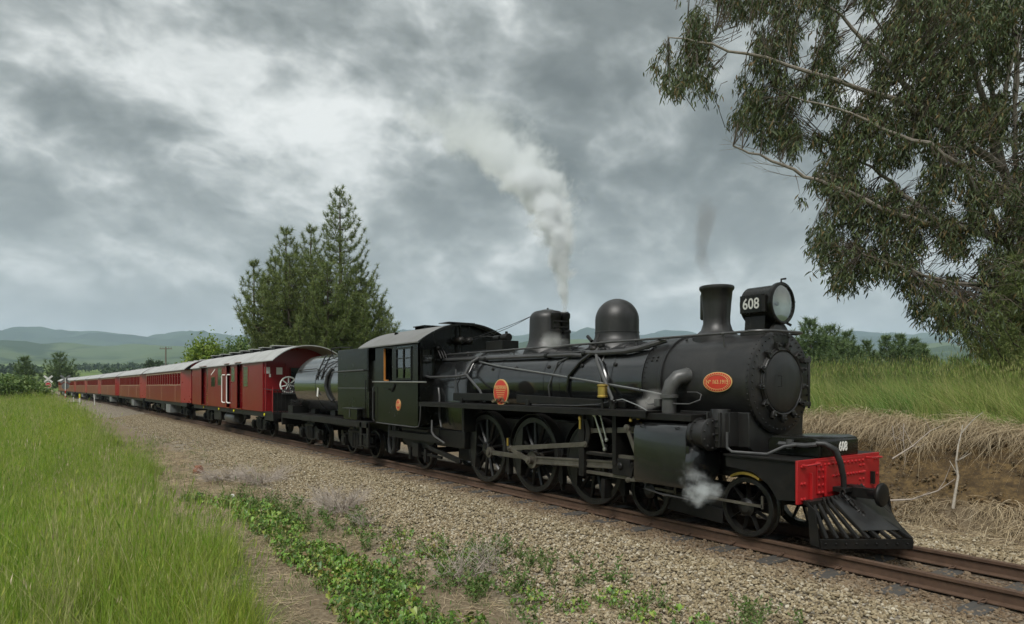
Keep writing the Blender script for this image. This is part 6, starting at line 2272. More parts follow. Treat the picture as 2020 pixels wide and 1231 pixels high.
def pine(loc, leaders, spread, seed, label, name='pine_tree', dens=1., needle=.17, nn=18, nwid=.014, m='pine_needle', bark='bark_dark', group=None, low=.08, whorl=.75):
    """leaders: (dx, dy, height, bulk); radiata habit - whorled boughs sweeping up at the tips"""
    r = np.random.default_rng(seed)
    rr = random.Random(seed)
    root = make_tree(name, loc, label, group)
    L0 = Vector(loc)
    tr, br = MB(), MB()
    TP, TD, TS = [], [], []
    for li, (dx, dy, H, bulk) in enumerate(leaders):
        top = Vector((dx, dy, H))
        def stem(t):
            return Vector((dx * min(1, t * 1.7) + .12 * math.sin(t * 5 + li), dy * min(1, t * 1.7), H * t))
        tr.tube([L0 + stem(t) for t in [i / 10 for i in range(11)]], [max(.02, .017 * H * (1 - t / 10) ** .8) for t in range(11)], 8)
        nw = int(H * (1 - low) / whorl)
        for w in range(nw):
            t = low + (1 - low) * (w + .5) / nw
            ln = bulk * spread * (1 - t) ** .72 * (.55 + .45 * min(1, t * 5)) * rr.uniform(.75, 1.15) + .18
            nb = 6 if t < .85 else 5
            ph = rr.uniform(0, 6.28)
            for k in range(nb):
                a = ph + 2 * PI * k / nb + rr.gauss(0, .25)
                l = ln * rr.uniform(.65, 1.2)
                out = Vector((math.cos(a), math.sin(a), 0))
                p0 = stem(t)
                rise = .18 + .45 * t
                def bough(u):
                    return p0 + out * (l * u * (1 - .12 * u)) + Vector((0, 0, l * (rise * u * .6 + .55 * u ** 2.6) - l * .12 * math.sin(u * 3)))
                pts = [L0 + bough(u) for u in (0, .3, .6, .85, 1)]
                br.tube(pts, [max(.006, .013 * l * q) + .004 for q in (1, .8, .55, .35, .15)], 4, False)
                ns = max(3, int(l * 6.5 * dens))
                for s in range(ns):
                    u = .28 + .72 * (s + rr.random()) / ns
                    q = bough(u)
                    q2 = bough(min(1, u + .05))
                    fw = (q2 - bough(u - .05)).normalized()
                    sd_ = fw.cross(Vector((0, 0, 1))).normalized() * (1 if s % 2 else -1)
                    sl = l * .34 * (1.08 - u) * rr.uniform(.5, 1.3) + .08
                    dd = (fw * .7 + sd_ * rr.uniform(.5, 1) + Vector((0, 0, rr.uniform(.1, .5)))).normalized()
                    nt_ = max(1, int(sl / (needle * 1.05)) + 1)
                    for z in range(nt_):
                        e = q + dd * (sl * (z + 1) / nt_) + Vector((0, 0, .15 * sl * (z / nt_) ** 2))
                        TP.append(e)
                        TD.append((dd + Vector((0, 0, .5))).normalized())
                        TS.append(rr.uniform(.75, 1.2))
                TP.append(bough(1))
                TD.append((bough(1) - bough(.9)).normalized())
                TS.append(1.2)
        for z in range(int(5)):
            TP.append(stem(1 - .02 * z))
            TD.append(Vector((0, 0, 1)))
            TS.append(.9)
    P = np.array([tuple(p + L0) for p in TP])
    D = np.array([tuple(p) for p in TD])
    Sx = np.array(TS)
    K = nn
    P2, D2, S2 = np.repeat(P, K, 0), np.repeat(D, K, 0), np.repeat(Sx, K)
    n = len(P2)
    dirs = unit(n, r) * .95 + D2 * .75
    dirs /= np.linalg.norm(dirs, axis=1)[:, None]
    base = P2 - D2 * (r.uniform(0, .55, n) * needle * S2)[:, None]
    ln = needle * S2 * r.uniform(.7, 1.15, n)
    s = np.cross(dirs, unit(n, r))
    s /= np.linalg.norm(s, axis=1)[:, None] + 1e-9
    wv = nwid * r.uniform(.7, 1.3, n)
    V_ = np.stack([base - s * wv[:, None] * .5, base + s * wv[:, None] * .5, base + dirs * ln[:, None]], 1).reshape(-1, 3)
    F_ = np.arange(n * 3).reshape(-1, 3)
    part('trunk', tr, bark, root)
    o = part('boughs', br, bark, root)
    o['kind'] = 'stuff'
    crown = link('crown', np_mesh('crown', V_ - np.array(loc), F_, m), root)
    crown['kind'] = 'stuff'
    return root

def gz(p):
    return Vector((p.x, p.y, float(height(p.x, p.y)) - .1))
# the multi-stemmed radiata behind the tender
c = gz(W(640, 760, 45))
rx, ry = Vector((RT[0], RT[1], 0)), Vector((FW[0], FW[1], 0))
def off(px):
    return rx * ((px - 640) / 1347 * 45)
def ldr(px, py, dpt, bulk):
    o_ = off(px) + ry * dpt
    return (o_.x, o_.y, CAM_H - c.z + (761 - py) / 1347 * (45 + dpt), bulk)
pine(c, [ldr(672, 374, 0, 1.35), ldr(607, 448, .8, 1.0), ldr(570, 452, -.6, 1.0), ldr(537, 508, .5, .9), ldr(507, 515, -.6, .72), ldr(632, 505, -1.8, 1.0), ldr(722, 555, .3, 1.3), ldr(752, 610, .4, 1.0), ldr(694, 528, 1.2, 1.0),
         ldr(590, 505, -2.0, 1.1), ldr(545, 545, -1.6, 1.1), ldr(665, 520, -2.4, 1.1), ldr(700, 590, -1.8, 1.3), ldr(520, 600, .3, .9)],
     3.3, 11, 'tall dark green pine with several tops rising behind the tender', dens=1.0, needle=.30, nn=20, nwid=.026, low=.1, whorl=.72)

# dark conifer at the right edge below the gum
c2 = gz(W(2035, 760, 13.2))
pine(c2, [(0, 0, 3.1, 1.0), (.5, .5, 3.6, 1), (.9, .2, 4.2, 1)], 1.5, 23, 'dark pine at the right edge under the hanging gum leaves', dens=1.8, needle=.15, nn=20, nwid=.010, low=.22, whorl=.42)
# pines beyond the bank
k = 0
for px, py, d, sp, lab in [
        (1600, 632, 62, 3.4, 'broad pine just right of the smokebox'), (1640, 644, 66, 3.2, 'rounded pine behind the smokebox, second from the engine'),
        (1672, 656, 70, 2.6, 'pine third from the engine beyond the bank'), (1712, 674, 74, 2.0, 'slim pine left of the dense clump beyond the bank'),
        (1750, 664, 72, 2.3, 'tall pine of the dense clump beyond the bank'), (1778, 662, 70, 2.2, 'pine with a pointed top in the clump beyond the bank'),
        (1806, 670, 72, 2.1, 'pine right of the pointed one in the far clump'), (1824, 680, 70, 1.6, 'outermost slim pine of the clump beyond the bank'),
        (1900, 712, 60, 2.4, 'low pine left of the yellow bushes on the bank'), (1870, 722, 62, 1.9, 'small low pine beyond the bank left of the bushes')]:
    cc = gz(W(px, 760, d))
    H = W(px, py, d).z - cc.z
    pine(cc, [(0, 0, H, 1), (.7, .5, H * .8, .8)], sp, 40 + k, lab, name='pine_tree', dens=1.0, needle=.46, nn=16, nwid=.055, m='pine_needle_far', group='pines beyond the bank', low=.05, whorl=.65)
    k += 1

def bush(loc, lobes, n, size, m, seed, label, name='bush', cat='bush', group=None, stems=5, aspect=.55):
    """leaf clumps spread through several uneven lobes; lobes: (dx,dy,dz,rx,ry,rz)"""
    r = np.random.default_rng(seed)
    rr = random.Random(seed)
    root = thing(name, tuple(loc), label, cat, group)
    tot = sum(l[3] * l[5] for l in lobes)
    PP = []
    b = MB()
    for l in lobes:
        k = max(60, int(n * l[3] * l[5] / tot))
        sub = max(6, k // 60)
        cs = unit(sub, r) * (r.uniform(.35, 1, (sub, 1)) ** .5)
        pick = cs[r.integers(0, sub, k)]
        q = pick + r.normal(0, .22, (k, 3))
        PP.append(q * np.array(l[3:6]) + np.array(l[:3]))
        for s in range(stems):
            e = Vector((l[0] + rr.uniform(-.5, .5) * l[3], l[1] + rr.uniform(-.5, .5) * l[4], l[2] + rr.uniform(-.2, .5) * l[5]))
            mid = e * .5 + Vector((rr.gauss(0, .1), rr.gauss(0, .1), .1 * e.z))
            b.tube([Vector(loc), Vector(loc) + mid, Vector(loc) + e], [.03 * e.z + .01, .018 * e.z + .008, .005], 5)
    P = np.concatenate(PP)
    P = P[P[:, 2] > -.05]
    ax = unit(len(P), r) + np.array([0, 0, .35])
    ax /= np.linalg.norm(ax, axis=1)[:, None]
    v, f = leaves(P, ax, size * r.uniform(.6, 1.4, len(P)), size * aspect * r.uniform(.6, 1.4, len(P)))
    part('trunk', b, 'bark_dark', root)
    cr = link('crown', np_mesh('crown', v, f, m), root)
    cr['kind'] = 'stuff'
    return root
def pxbush(px0, px1, pytop, d, n, size, m, seed, label, name='bush', cat='bush', nl=6, pybase=None, group=None):
    rr = random.Random(seed)
    cx_ = (px0 + px1) / 2
    cc = gz(W(cx_, 761, d))
    if pybase is not None:
        cc.z = W(cx_, pybase, d).z
    wid = (px1 - px0) / 1347 * d
    H = W(cx_, pytop, d).z - cc.z
    lobes = []
    for i in range(nl):
        u = (i + .5) / nl - .5
        h = H * (1 - 1.1 * abs(u) ** 1.6) * rr.uniform(.8, 1.0)
        o_ = rx * (u * wid * .82) + ry * rr.uniform(-.2, .2) * wid
        lobes.append((o_.x, o_.y, h * .52, wid * .30, wid * .30, h * .52))
    return bush(cc, lobes, n, size, m, seed, label, name, cat, group)
pxbush(368, 455, 667, 62, 24000, .30, 'broom_leaf', 61, 'bright yellow-green bushy tree behind the luggage van roof', 'broadleaf_tree', 'tree', 6)
pxbush(440, 512, 674, 60, 18000, .28, 'shrub_leaf', 62, 'duller green bushy tree between the bright one and the pine', 'broadleaf_tree', 'tree', 5)
pxbush(-70, 58, 738, 72, 20000, .28, 'shrub_leaf', 63, 'pale green hedge bush left of the crossing sign', 'bush', 'bush', 7, pybase=785)
pxbush(1890, 2070, 712, 19, 20000, .11, 'broom_leaf', 64, 'yellow-green broom bush on the bank at the right edge', 'bush', 'bush', 6)
pxbush(285, 325, 707, 190, 1500, .7, 'hedge_leaf', 65, 'small dark tree beside the power pole behind the train', 'broadleaf_tree', 'tree', 3, pybase=740)
# dark pines left of the train
for i, (px, py, d, sp, pb, lab) in enumerate([(47, 705, 120, 2.7, 772, 'small dark pine far left of the crossing signs'), (118, 699, 150, 5.2, 772, 'wide dark pine behind the crossing signs')]):
    w0 = W(px, pb, d)
    H = W(px, py, d).z - w0.z
    pine(w0, [(0, 0, H, 1), (sp * .35, 0, H * .72, .8), (-sp * .3, .4, H * .66, .8)], sp, 70 + i, lab, dens=.45, needle=.75, nn=12, nwid=.09, m='pine_needle_far', low=.06, whorl=1.0)
# shelter belts far off in the valley: each row reads as one mass
def belt(name, px0, px1, py0, py1, d, n, m, label, seed):
    r = np.random.default_rng(seed)
    px = r.uniform(px0, px1, n)
    env = .45 + .55 * fbm(px, px * 0, .06, seed, 3)
    u = r.uniform(0, 1, n) ** .8 * env
    P = np.array([tuple(W(px[i], py1 + (py0 - py1) * u[i], d + r.uniform(-12, 12))) for i in range(n)])
    ax = unit(n, r)
    size = d * .0045
    v, f = leaves(P, ax, size * r.uniform(.6, 1.5, n), size * .7 * r.uniform(.6, 1.4, n))
    tag(link(name, np_mesh(name, v, f, m)), label, kind='stuff')
belt('shelterbelt', -60, 84, 714, 736, 600, 1300, 'hedge_leaf', 'distant dark row of trees at the left edge of the valley', 81)
belt('shelterbelt', 148, 330, 718, 728, 800, 1300, 'hedge_leaf', 'distant dark hedge line across the valley fields', 82)
belt('shelterbelt', 205, 290, 722, 740, 420, 1000, 'hedge_leaf', 'low dark hedge just above the carriage roofs', 83)

# ------------------------------------------------------------------ the gum tree
def gum():
    r = np.random.default_rng(5)
    rr = random.Random(5)
    D0 = 16.0
    base = gz(W(2075, 760, 17.2))
    root = make_tree('gum_tree', base, 'big eucalyptus with drooping leaves leaning in from the right edge')
    limbs = [
        [(2075, 690, 17.2), (2060, 560, 17.0), (2020, 480, 16.6), (1975, 330, 16.3), (1950, 240, 16.2), (1925, 150, 16.2), (1905, 60, 16.2), (1885, -60, 16.4)],
        [(2060, 560, 17.0), (1990, 480, 16.2), (1925, 455, 15.8), (1855, 442, 15.4), (1790, 432, 15.2), (1722, 402, 15.0), (1640, 366, 14.9), (1560, 334, 14.8), (1500, 304, 14.8), (1446, 288, 14.8)],
        [(2020, 480, 16.6), (1985, 360, 16.9), (1962, 240, 17.2), (1950, 120, 17.3), (1985, 20, 17.4), (2010, -60, 17.4)],
        [(1975, 330, 16.3), (1880, 268, 15.9), (1800, 190, 15.7), (1730, 100, 15.7), (1660, 30, 15.8), (1570, -30, 16)],
        [(1950, 260, 16.2), (1850, 180, 16.6), (1775, 110, 16.9), (1720, 30, 17), (1690, -50, 17)],
        [(1880, 268, 15.9), (1770, 195, 15.3), (1650, 160, 15.0), (1510, 118, 14.9), (1405, 88, 14.9), (1320, 74, 15.0)],
        [(1985, 480, 16.2), (1900, 330, 15.0), (1830, 290, 14.6), (1740, 250, 14.5), (1650, 215, 14.5), (1560, 190, 14.6)],
        [(2050, 540, 17.0), (1960, 560, 15.8), (1880, 560, 15.3), (1790, 530, 15.0), (1700, 500, 14.9)],
        [(2010, 420, 16.5), (2000, 250, 16.0), (2010, 120, 15.9), (2000, -20, 15.9)],
        [(1965, 270, 16.2), (1990, 150, 15.8), (2030, 30, 15.8), (2050, -60, 15.8)],
        [(1850, 442, 15.4), (1780, 380, 15.9), (1720, 330, 16.2), (1660, 290, 16.4)],
    ]
    tb, lb = MB(), MB()
    seg = []
    for i, l in enumerate(limbs):
        pts = [W(q[0], q[1], q[2] - (.75 if i else .3)) for q in l]
        if i == 0:
            pts = [base - Vector((0, 0, .2))] + pts
        fine = []
        for a, b_ in zip(pts[:-1], pts[1:]):
            for t in (0, .34, .67):
                fine.append(a.lerp(b_, t) + Vector((rr.gauss(0, .025), rr.gauss(0, .025), rr.gauss(0, .02))))
        fine.append(pts[-1])
        r0 = .19 if i == 0 else (.10 if i in (1, 2, 3) else .065)
        k = len(fine)
        (tb if i == 0 else lb).tube(fine, [r0 * (1 - .9 * (j / (k - 1)) ** .8) + .006 for j in range(k)], 8)
        seg += [tuple(p) for p in fine[2 if i else 6:]]
    seg = np.array(seg)
    # crown outline measured in the photo; leaves fill it at 14 - 18.5 m
    poly = [(1305, -90), (1296, 20), (1276, 90), (1282, 135), (1300, 168), (1338, 182), (1356, 160), (1392, 170), (1420, 205), (1440, 236), (1480, 246), (1502, 272), (1545, 284), (1560, 300), (1565, 360), (1598, 420), (1602, 480), (1612, 528), (1640, 560), (1668, 562), (1708, 545), (1760, 540), (1790, 575), (1800, 610), (1840, 625), (1862, 650), (1885, 640), (1930, 690), (2110, 700), (2110, -90)]
    pa_ = np.array(poly, float)
    def inside(x, y):
        c_ = np.zeros(len(x), bool)
        j = len(pa_) - 1
        for i in range(len(pa_)):
            xi, yi, xj, yj = *pa_[i], *pa_[j]
            hit = ((yi > y) != (yj > y)) & (x < (xj - xi) * (y - yi) / (yj - yi + 1e-9) + xi)
            c_ ^= hit
            j = i
        return c_
    N = 28000
    x, y = r.uniform(1270, 2090, N), r.uniform(-80, 690, N)
    cl = fbm(x, y * .7, 1 / 42., 7, 3)
    cl2 = fbm(x, y, 1 / 130., 17, 2)
    thr = np.interp(x, [1270, 1500, 1750, 1950, 2090], [.48, .44, .39, .36, .33]) + (cl2 - .5) * .22
    thr += .10 * np.exp(-(((x - 1560) / 60) ** 2 + ((y - 300) / 32) ** 2)) + .08 * np.exp(-(((x - 1640) / 60) ** 2 + ((y - 430) / 60) ** 2)) + .07 * np.exp(-(((x - 1960) / 60) ** 2 + ((y - 40) / 80) ** 2))
    ok = inside(x, y) & (cl > thr)
    x, y = x[ok], y[ok]
    d = D0 + r.normal(0, 1.05, len(x)) - .6
    Pt = np.array([tuple(W(a, b_, c_)) for a, b_, c_ in zip(x, y, d)])
    # every spray hangs from a twig that runs back towards the nearest limb
    tw = MB()
    LP, LA = [], []
    for i, p in enumerate(Pt):
        dd = ((seg - p) ** 2).sum(1)
        j = int(dd.argmin())
        q = seg[j]
        v = p - q
        dist = math.sqrt(dd[j])
        if i % 2 == 0 and dist < 3.2:
            s = 1 if dist < .6 else .6 / dist + .25 * r.random()
            a0 = p - v * min(1, s)
            mid = (a0 + p) / 2 + np.array([0, 0, .06 * dist])
            tw.tube([tuple(a0), tuple(mid), tuple(p)], [.009, .006, .003], 3, False)
        m_ = r.integers(5, 9)
        hang = np.array([r.normal(0, .10), r.normal(0, .10), -r.uniform(.12, .34)])
        t = r.uniform(0, 1, m_)[:, None]
        LP.append(p + hang * t + r.normal(0, .05, (m_, 3)))
        ax = np.column_stack([r.normal(-.12, .42, m_), r.normal(0, .42, m_), -r.uniform(.5, 1.2, m_)])
        LA.append(ax / np.linalg.norm(ax, axis=1)[:, None])
    LP, LA = np.concatenate(LP), np.concatenate(LA)
    n = len(LP)
    # lance leaves bent like sickles: two quads each
    ln, wd_ = r.uniform(.11, .20, n), r.uniform(.021, .035, n)
    s = np.cross(LA, unit(n, r))
    s /= np.linalg.norm(s, axis=1)[:, None]
    u = np.cross(s, LA)
    bend = r.normal(0, .16, n)[:, None] * ln[:, None]
    l_, w_ = ln[:, None], wd_[:, None]
    m1 = LP + LA * l_ * .35 + u * bend
    m2 = LP + LA * l_ * .7 + u * bend * .9
    V_ = np.stack([LP - s * .001, LP + s * .001, m1 + s * w_ * .5, m1 - s * w_ * .5, m2 + s * w_ * .36, m2 - s * w_ * .36, LP + LA * l_], 1).reshape(-1, 3)
    o7 = (np.arange(n) * 7)[:, None]
    Q = np.concatenate([o7 + np.array([[0, 1, 2, 3]]), o7 + np.array([[3, 2, 4, 5]]), o7 + np.array([[5, 4, 6, 6]])])
    tri = np.concatenate([Q[:, [0, 1, 2]], Q[:, [0, 2, 3]]])
    tri = tri[(tri[:, 1] != tri[:, 2])]
    part('trunk', tb, 'bark_grey', root)
    part('limbs', lb, 'bark_grey', root, kind='stuff')
    part('twigs', tw, 'bark_twig', root, kind='stuff', smooth=0)
    cr = link('crown', np_mesh('crown', V_ - np.array(base), tri, 'gum_leaf', True), root)
    cr['kind'] = 'stuff'
    # bare dead twigs poking out on the left and at the top right
    for k_, (pts, r0) in enumerate([([(1560, 334, 14.8), (1520, 300, 14.8), (1480, 292, 14.7), (1446, 284, 14.7)], .012), ([(1545, 330, 14.8), (1500, 322, 14.7), (1462, 300, 14.7)], .008), ([(1600, 352, 14.8), (1545, 345, 14.8), (1510, 335, 14.7), (1490, 330, 14.7)], .008), ([(1590, 345, 14.8), (1560, 318, 14.8), (1540, 300, 14.7)], .007), ([(1420, 95, 15), (1370, 150, 14.9), (1360, 200, 14.9)], .007),
                                ([(1990, 150, 15.8), (1965, 60, 15.8), (1930, -20, 15.8)], .03), ([(2000, 200, 16), (2005, 90, 16), (1990, 0, 16), (1980, -40, 16)], .035), ([(1985, 180, 15.9), (1945, 90, 15.8), (1900, 20, 15.8)], .02), ([(2010, 130, 16), (2018, 60, 16), (2012, -20, 16)], .02)]):
        b = MB()
        pts = [W(*q) for q in pts]
        b.tube(pts, [r0 * (1 - .8 * j / (len(pts) - 1)) for j in range(len(pts))], 5)
        for z in range(7):
            j = rr.randint(0, len(pts) - 2)
            q = pts[j].lerp(pts[j + 1], rr.random())
            dr = (pts[j + 1] - pts[j]).normalized()
            e = (dr * rr.uniform(.15, .5) + rx * rr.gauss(0, .12) + Vector((0, 0, rr.gauss(0, .14))))
            b.tube([q, q + e * .5 + Vector((0, 0, rr.gauss(0, .02))), q + e], [r0 * .4, r0 * .3, r0 * .1 + .001], 4)
        part('bare_branch', b, 'bark_grey', root)
gum()
# ------------------------------------------------------------------ level crossing signs
def crossing_sign(px, pyb, d, pytop, front, label):
    p = W(px, pyb, d)
    p.z = float(height(p.x, p.y)) - .02
    H = W(px, pytop, d).z - p.z
    root = thing('crossing_sign', tuple(p), label, 'crossing sign', 'level crossing signs')
    n = Vector((-W(px, 761, 1).x, -W(px, 761, 1).y, 0)).normalized()      # faces along the line
    n = Vector((1, .02, 0)).normalized()
    r_ = Vector((-n.y, n.x, 0))
    f = n * (.05 if front else -.05)
    for k in range(6):
        b = MB()
        z0, z1 = p.z + (H - .3) * .62 * k / 6, p.z + (H - .3) * .62 * (k + 1) / 6
        b.cyl((p.x, p.y, z0), (p.x, p.y, z1 - .001), .055, n=10)
        part('post_band', b, 'sign_red' if k % 2 == 0 else 'post_white', root)
    b = MB()
    b.cyl((p.x, p.y, p.z + (H - .3) * .62), (p.x, p.y, p.z + H - .35), .05, n=10)
    part('post', b, 'post_white', root)
    c = p + Vector((0, 0, H - .52))
    for s in (-1, 1):
        b = MB()
        a = (r_ * .78 + Vector((0, 0, s * .72))).normalized()
        u = n.cross(a)
        q = c + f * 1.6 + n * (.006 * s)
        b.obox(q, a, u, n, .72, .13, .004)
        part('crossbuck_arm', b, 'post_white' if front else 'box_grey', root)
    q = p + Vector((0, 0, H - 1.45)) + f * 1.6
    b = MB()
    ring = [q + r_ * (.46 * math.cos(2 * PI * (i + .5) / 8)) + Vector((0, 0, .46 * math.sin(2 * PI * (i + .5) / 8))) for i in range(8)]
    b.add([v - n * .004 for v in ring] + [v + n * .004 for v in ring], [tuple(range(7, -1, -1)), tuple(range(8, 16))] + [(i, (i + 1) % 8, 8 + (i + 1) % 8, 8 + i) for i in range(8)])
    st = part('stop_sign', b, 'post_white' if front else 'box_grey', root)
    if front:
        b = MB()
        ring = [q + n * .006 + r_ * (.41 * math.cos(2 * PI * (i + .5) / 8)) + Vector((0, 0, .41 * math.sin(2 * PI * (i + .5) / 8))) for i in range(8)]
        b.add(ring, [tuple(range(8))])
        part('sign_face', b, 'sign_red', st)
        text_part('sign_lettering', 'STOP', .28, 'post_white', st, frame_m(q + n * .010, r_, (0, 0, 1)), .001, 1.0)
crossing_sign(95, 790, 104, 741, True, 'left crossing sign, white cross over a red stop board on a striped post')
crossing_sign(129, 795, 90, 740, False, 'right crossing sign seen from behind, beside the last carriages')

# marker posts by the line
for px, pyt, pyb, w, top, lab in [(146, 783, 799, .07, False, 'thin short white post, leftmost of the three by the line'), (157, 777, 798, .17, True, 'broad white marker post with a yellow top'), (187, 778, 801, .08, False, 'thin white post nearest the carriages, right of the yellow-topped one')]:
    v = W(px, pyb, 10) - Vector((0, 0, CAM_H))
    t = (CAM_H + .35) / -v.z
    p = Vector((v.x * t, v.y * t, 0))
    p.z = float(height(p.x, p.y)) - .03
    H = W(px, pyt, 10 * t).z - p.z
    root = thing('marker_post', tuple(p), lab, 'post', 'white posts beside the line')
    lean = 0 if top else (.12 if px < 150 else .14)
    e = Vector((lean * -.3, -lean * .6, H))
    b = MB()
    b.bar(p, p + e * (.62 if top else 1), w, w * .5 + .02, (1, 0, 0))
    part('post', b, 'post_white', root, bevel=.006)
    if top:
        b = MB()
        b.bar(p + e * .62, p + e, w, w * .5 + .02, (1, 0, 0))
        part('post_top', b, 'yellow_paint', root, bevel=.006)

# ------------------------------------------------------------------ power pole
p = W(327, 742, 150)
root = thing('power_pole', tuple(p), 'grey wooden power pole with two crossarms behind the carriages', 'power pole')
top = W(327, 684, 150).z
b = MB()
b.cyl((p.x, p.y, p.z - 1), (p.x, p.y, top), .2, .14, 10)
part('pole', b, 'pole_wood', root)
for dz, hw in ((.45, 1.35), (4.2, .95)):
    b = MB()
    c = Vector((p.x, p.y, top - dz))
    b.bar(c - rx * hw, c + rx * hw, .14, .16)
    arm = part('crossarm', b, 'pole_wood', root)
    for k in (-.9, -.45, .45, .9):
        b = MB()
        q = c + rx * (hw * k)
        b.lathe([(.04, 0), (.07, .08), (.05, .16), (.07, .24), (.04, .34)], q + Vector((0, 0, .07)), (0, 0, 1), 8)
        part('insulator', b, 'box_grey', arm)

# ------------------------------------------------------------------ the man in the yellow jacket beyond the crossing
def man(p, face, label):
    root = thing('person', tuple(p), label, 'person')
    J = {'pel': (0, 0, .95), 'sp': (.02, 0, 1.15), 'ch': (.06, 0, 1.36), 'nk': (.10, 0, 1.5), 'hd': (.13, 0, 1.60), 'ht': (.14, 0, 1.74),
         'hl': (0, .1, .90), 'kl': (.12, .12, .50), 'al': (-.02, .12, .09), 'tl': (.14, .13, .04),
         'hr': (0, -.1, .90), 'kr': (.02, -.12, .49), 'ar': (-.14, -.12, .09), 'tr': (.02, -.13, .04),
         'sl': (.06, .19, 1.42), 'el': (.04, .26, 1.14), 'wl': (.22, .22, .98), 'fl': (.28, .20, .93),
         'sr': (.06, -.19, 1.42), 'er': (.10, -.27, 1.15), 'wr': (.30, -.20, 1.10), 'fr': (.37, -.18, 1.08)}
    E_ = ['pel sp', 'sp ch', 'ch nk', 'nk hd', 'hd ht', 'pel hl', 'hl kl', 'kl al', 'al tl', 'pel hr', 'hr kr', 'kr ar', 'ar tr', 'ch sl', 'sl el', 'el wl', 'wl fl', 'ch sr', 'sr er', 'er wr', 'wr fr']
    rad = dict(pel=(.15, .12), sp=(.14, .11), ch=(.17, .12), nk=(.06, .06), hd=(.095, .085), ht=(.08, .08), hl=(.10, .10), hr=(.10, .10), kl=(.07, .07), kr=(.07, .07), al=(.05, .05), ar=(.05, .05), tl=(.045, .04), tr=(.045, .04),
               sl=(.08, .08), sr=(.08, .08), el=(.055, .055), er=(.055, .055), wl=(.04, .04), wr=(.04, .04), fl=(.04, .03), fr=(.04, .03))
    ks = list(J)
    me = bpy.data.meshes.new('body')
    me.from_pydata([J[k] for k in ks], [tuple(ks.index(q) for q in e.split()) for e in E_], [])
    tmp = bpy.data.objects.new('tmp', me)
    COL.objects.link(tmp)
    tmp.modifiers.new('skin', 'SKIN')
    for i, k in enumerate(ks):
        me.skin_vertices[0].data[i].radius = rad[k]
        me.skin_vertices[0].data[i].use_root = k == 'pel'
    tmp.modifiers.new('sub', 'SUBSURF').levels = 2
    bpy.context.view_layer.update()
    bme = bpy.data.meshes.new_from_object(tmp.evaluated_get(bpy.context.evaluated_depsgraph_get()))
    bpy.data.objects.remove(tmp)
    bme.name = 'body'
    bme.materials.clear()
    for m in ('trousers_black', 'hivis', 'skin'):
        bme.materials.append(MAT[m])
    for q in bme.polygons:
        c = q.center
        q.use_smooth = True
        hand = (c.x > .25 and c.z < 1.14)
        q.material_index = 2 if (c.z > 1.49 or hand) else (1 if (c.z > .9 and not (abs(c.y) < .2 and c.z < .93)) else 0)
    link('body', bme, root)
    b = MB()
    b.lathe([(.11, 1.655), (.112, 1.70), (.10, 1.76), (.06, 1.80), (.001, 1.81)], (.14, 0, 0), (0, 0, 1), 16, False)
    b.box(.14, .29, -.07, .07, 1.68, 1.695)
    link('cap', b.mesh('cap', 'trousers_black'), root)
    b = MB()
    b.lathe([(.03, .08), (.045, .06), (.05, .02)], (.20, 0, 1.57), (1, 0, 0), 8)
    b.box(.225, .25, -.012, .012, 1.585, 1.63)
    link('face', b.mesh('face', 'skin'), root)
    root.rotation_euler = (0, 0, face)
v = W(121, 781, 10) - Vector((0, 0, CAM_H))
t = 140 / 10
pp = Vector((v.x * t, v.y * t, 0))
pp.z = float(height(pp.x, pp.y))
man(pp, R(200), 'person in a yellow high-visibility jacket and black trousers beside the last carriage')

# ------------------------------------------------------------------ steam and smoke: real volumes
def onY(px, py, Y):
    a = (px - 1010) / 1347
    d = Y / (FW[1] + a * RT[1])
    return W(px, py, d), d

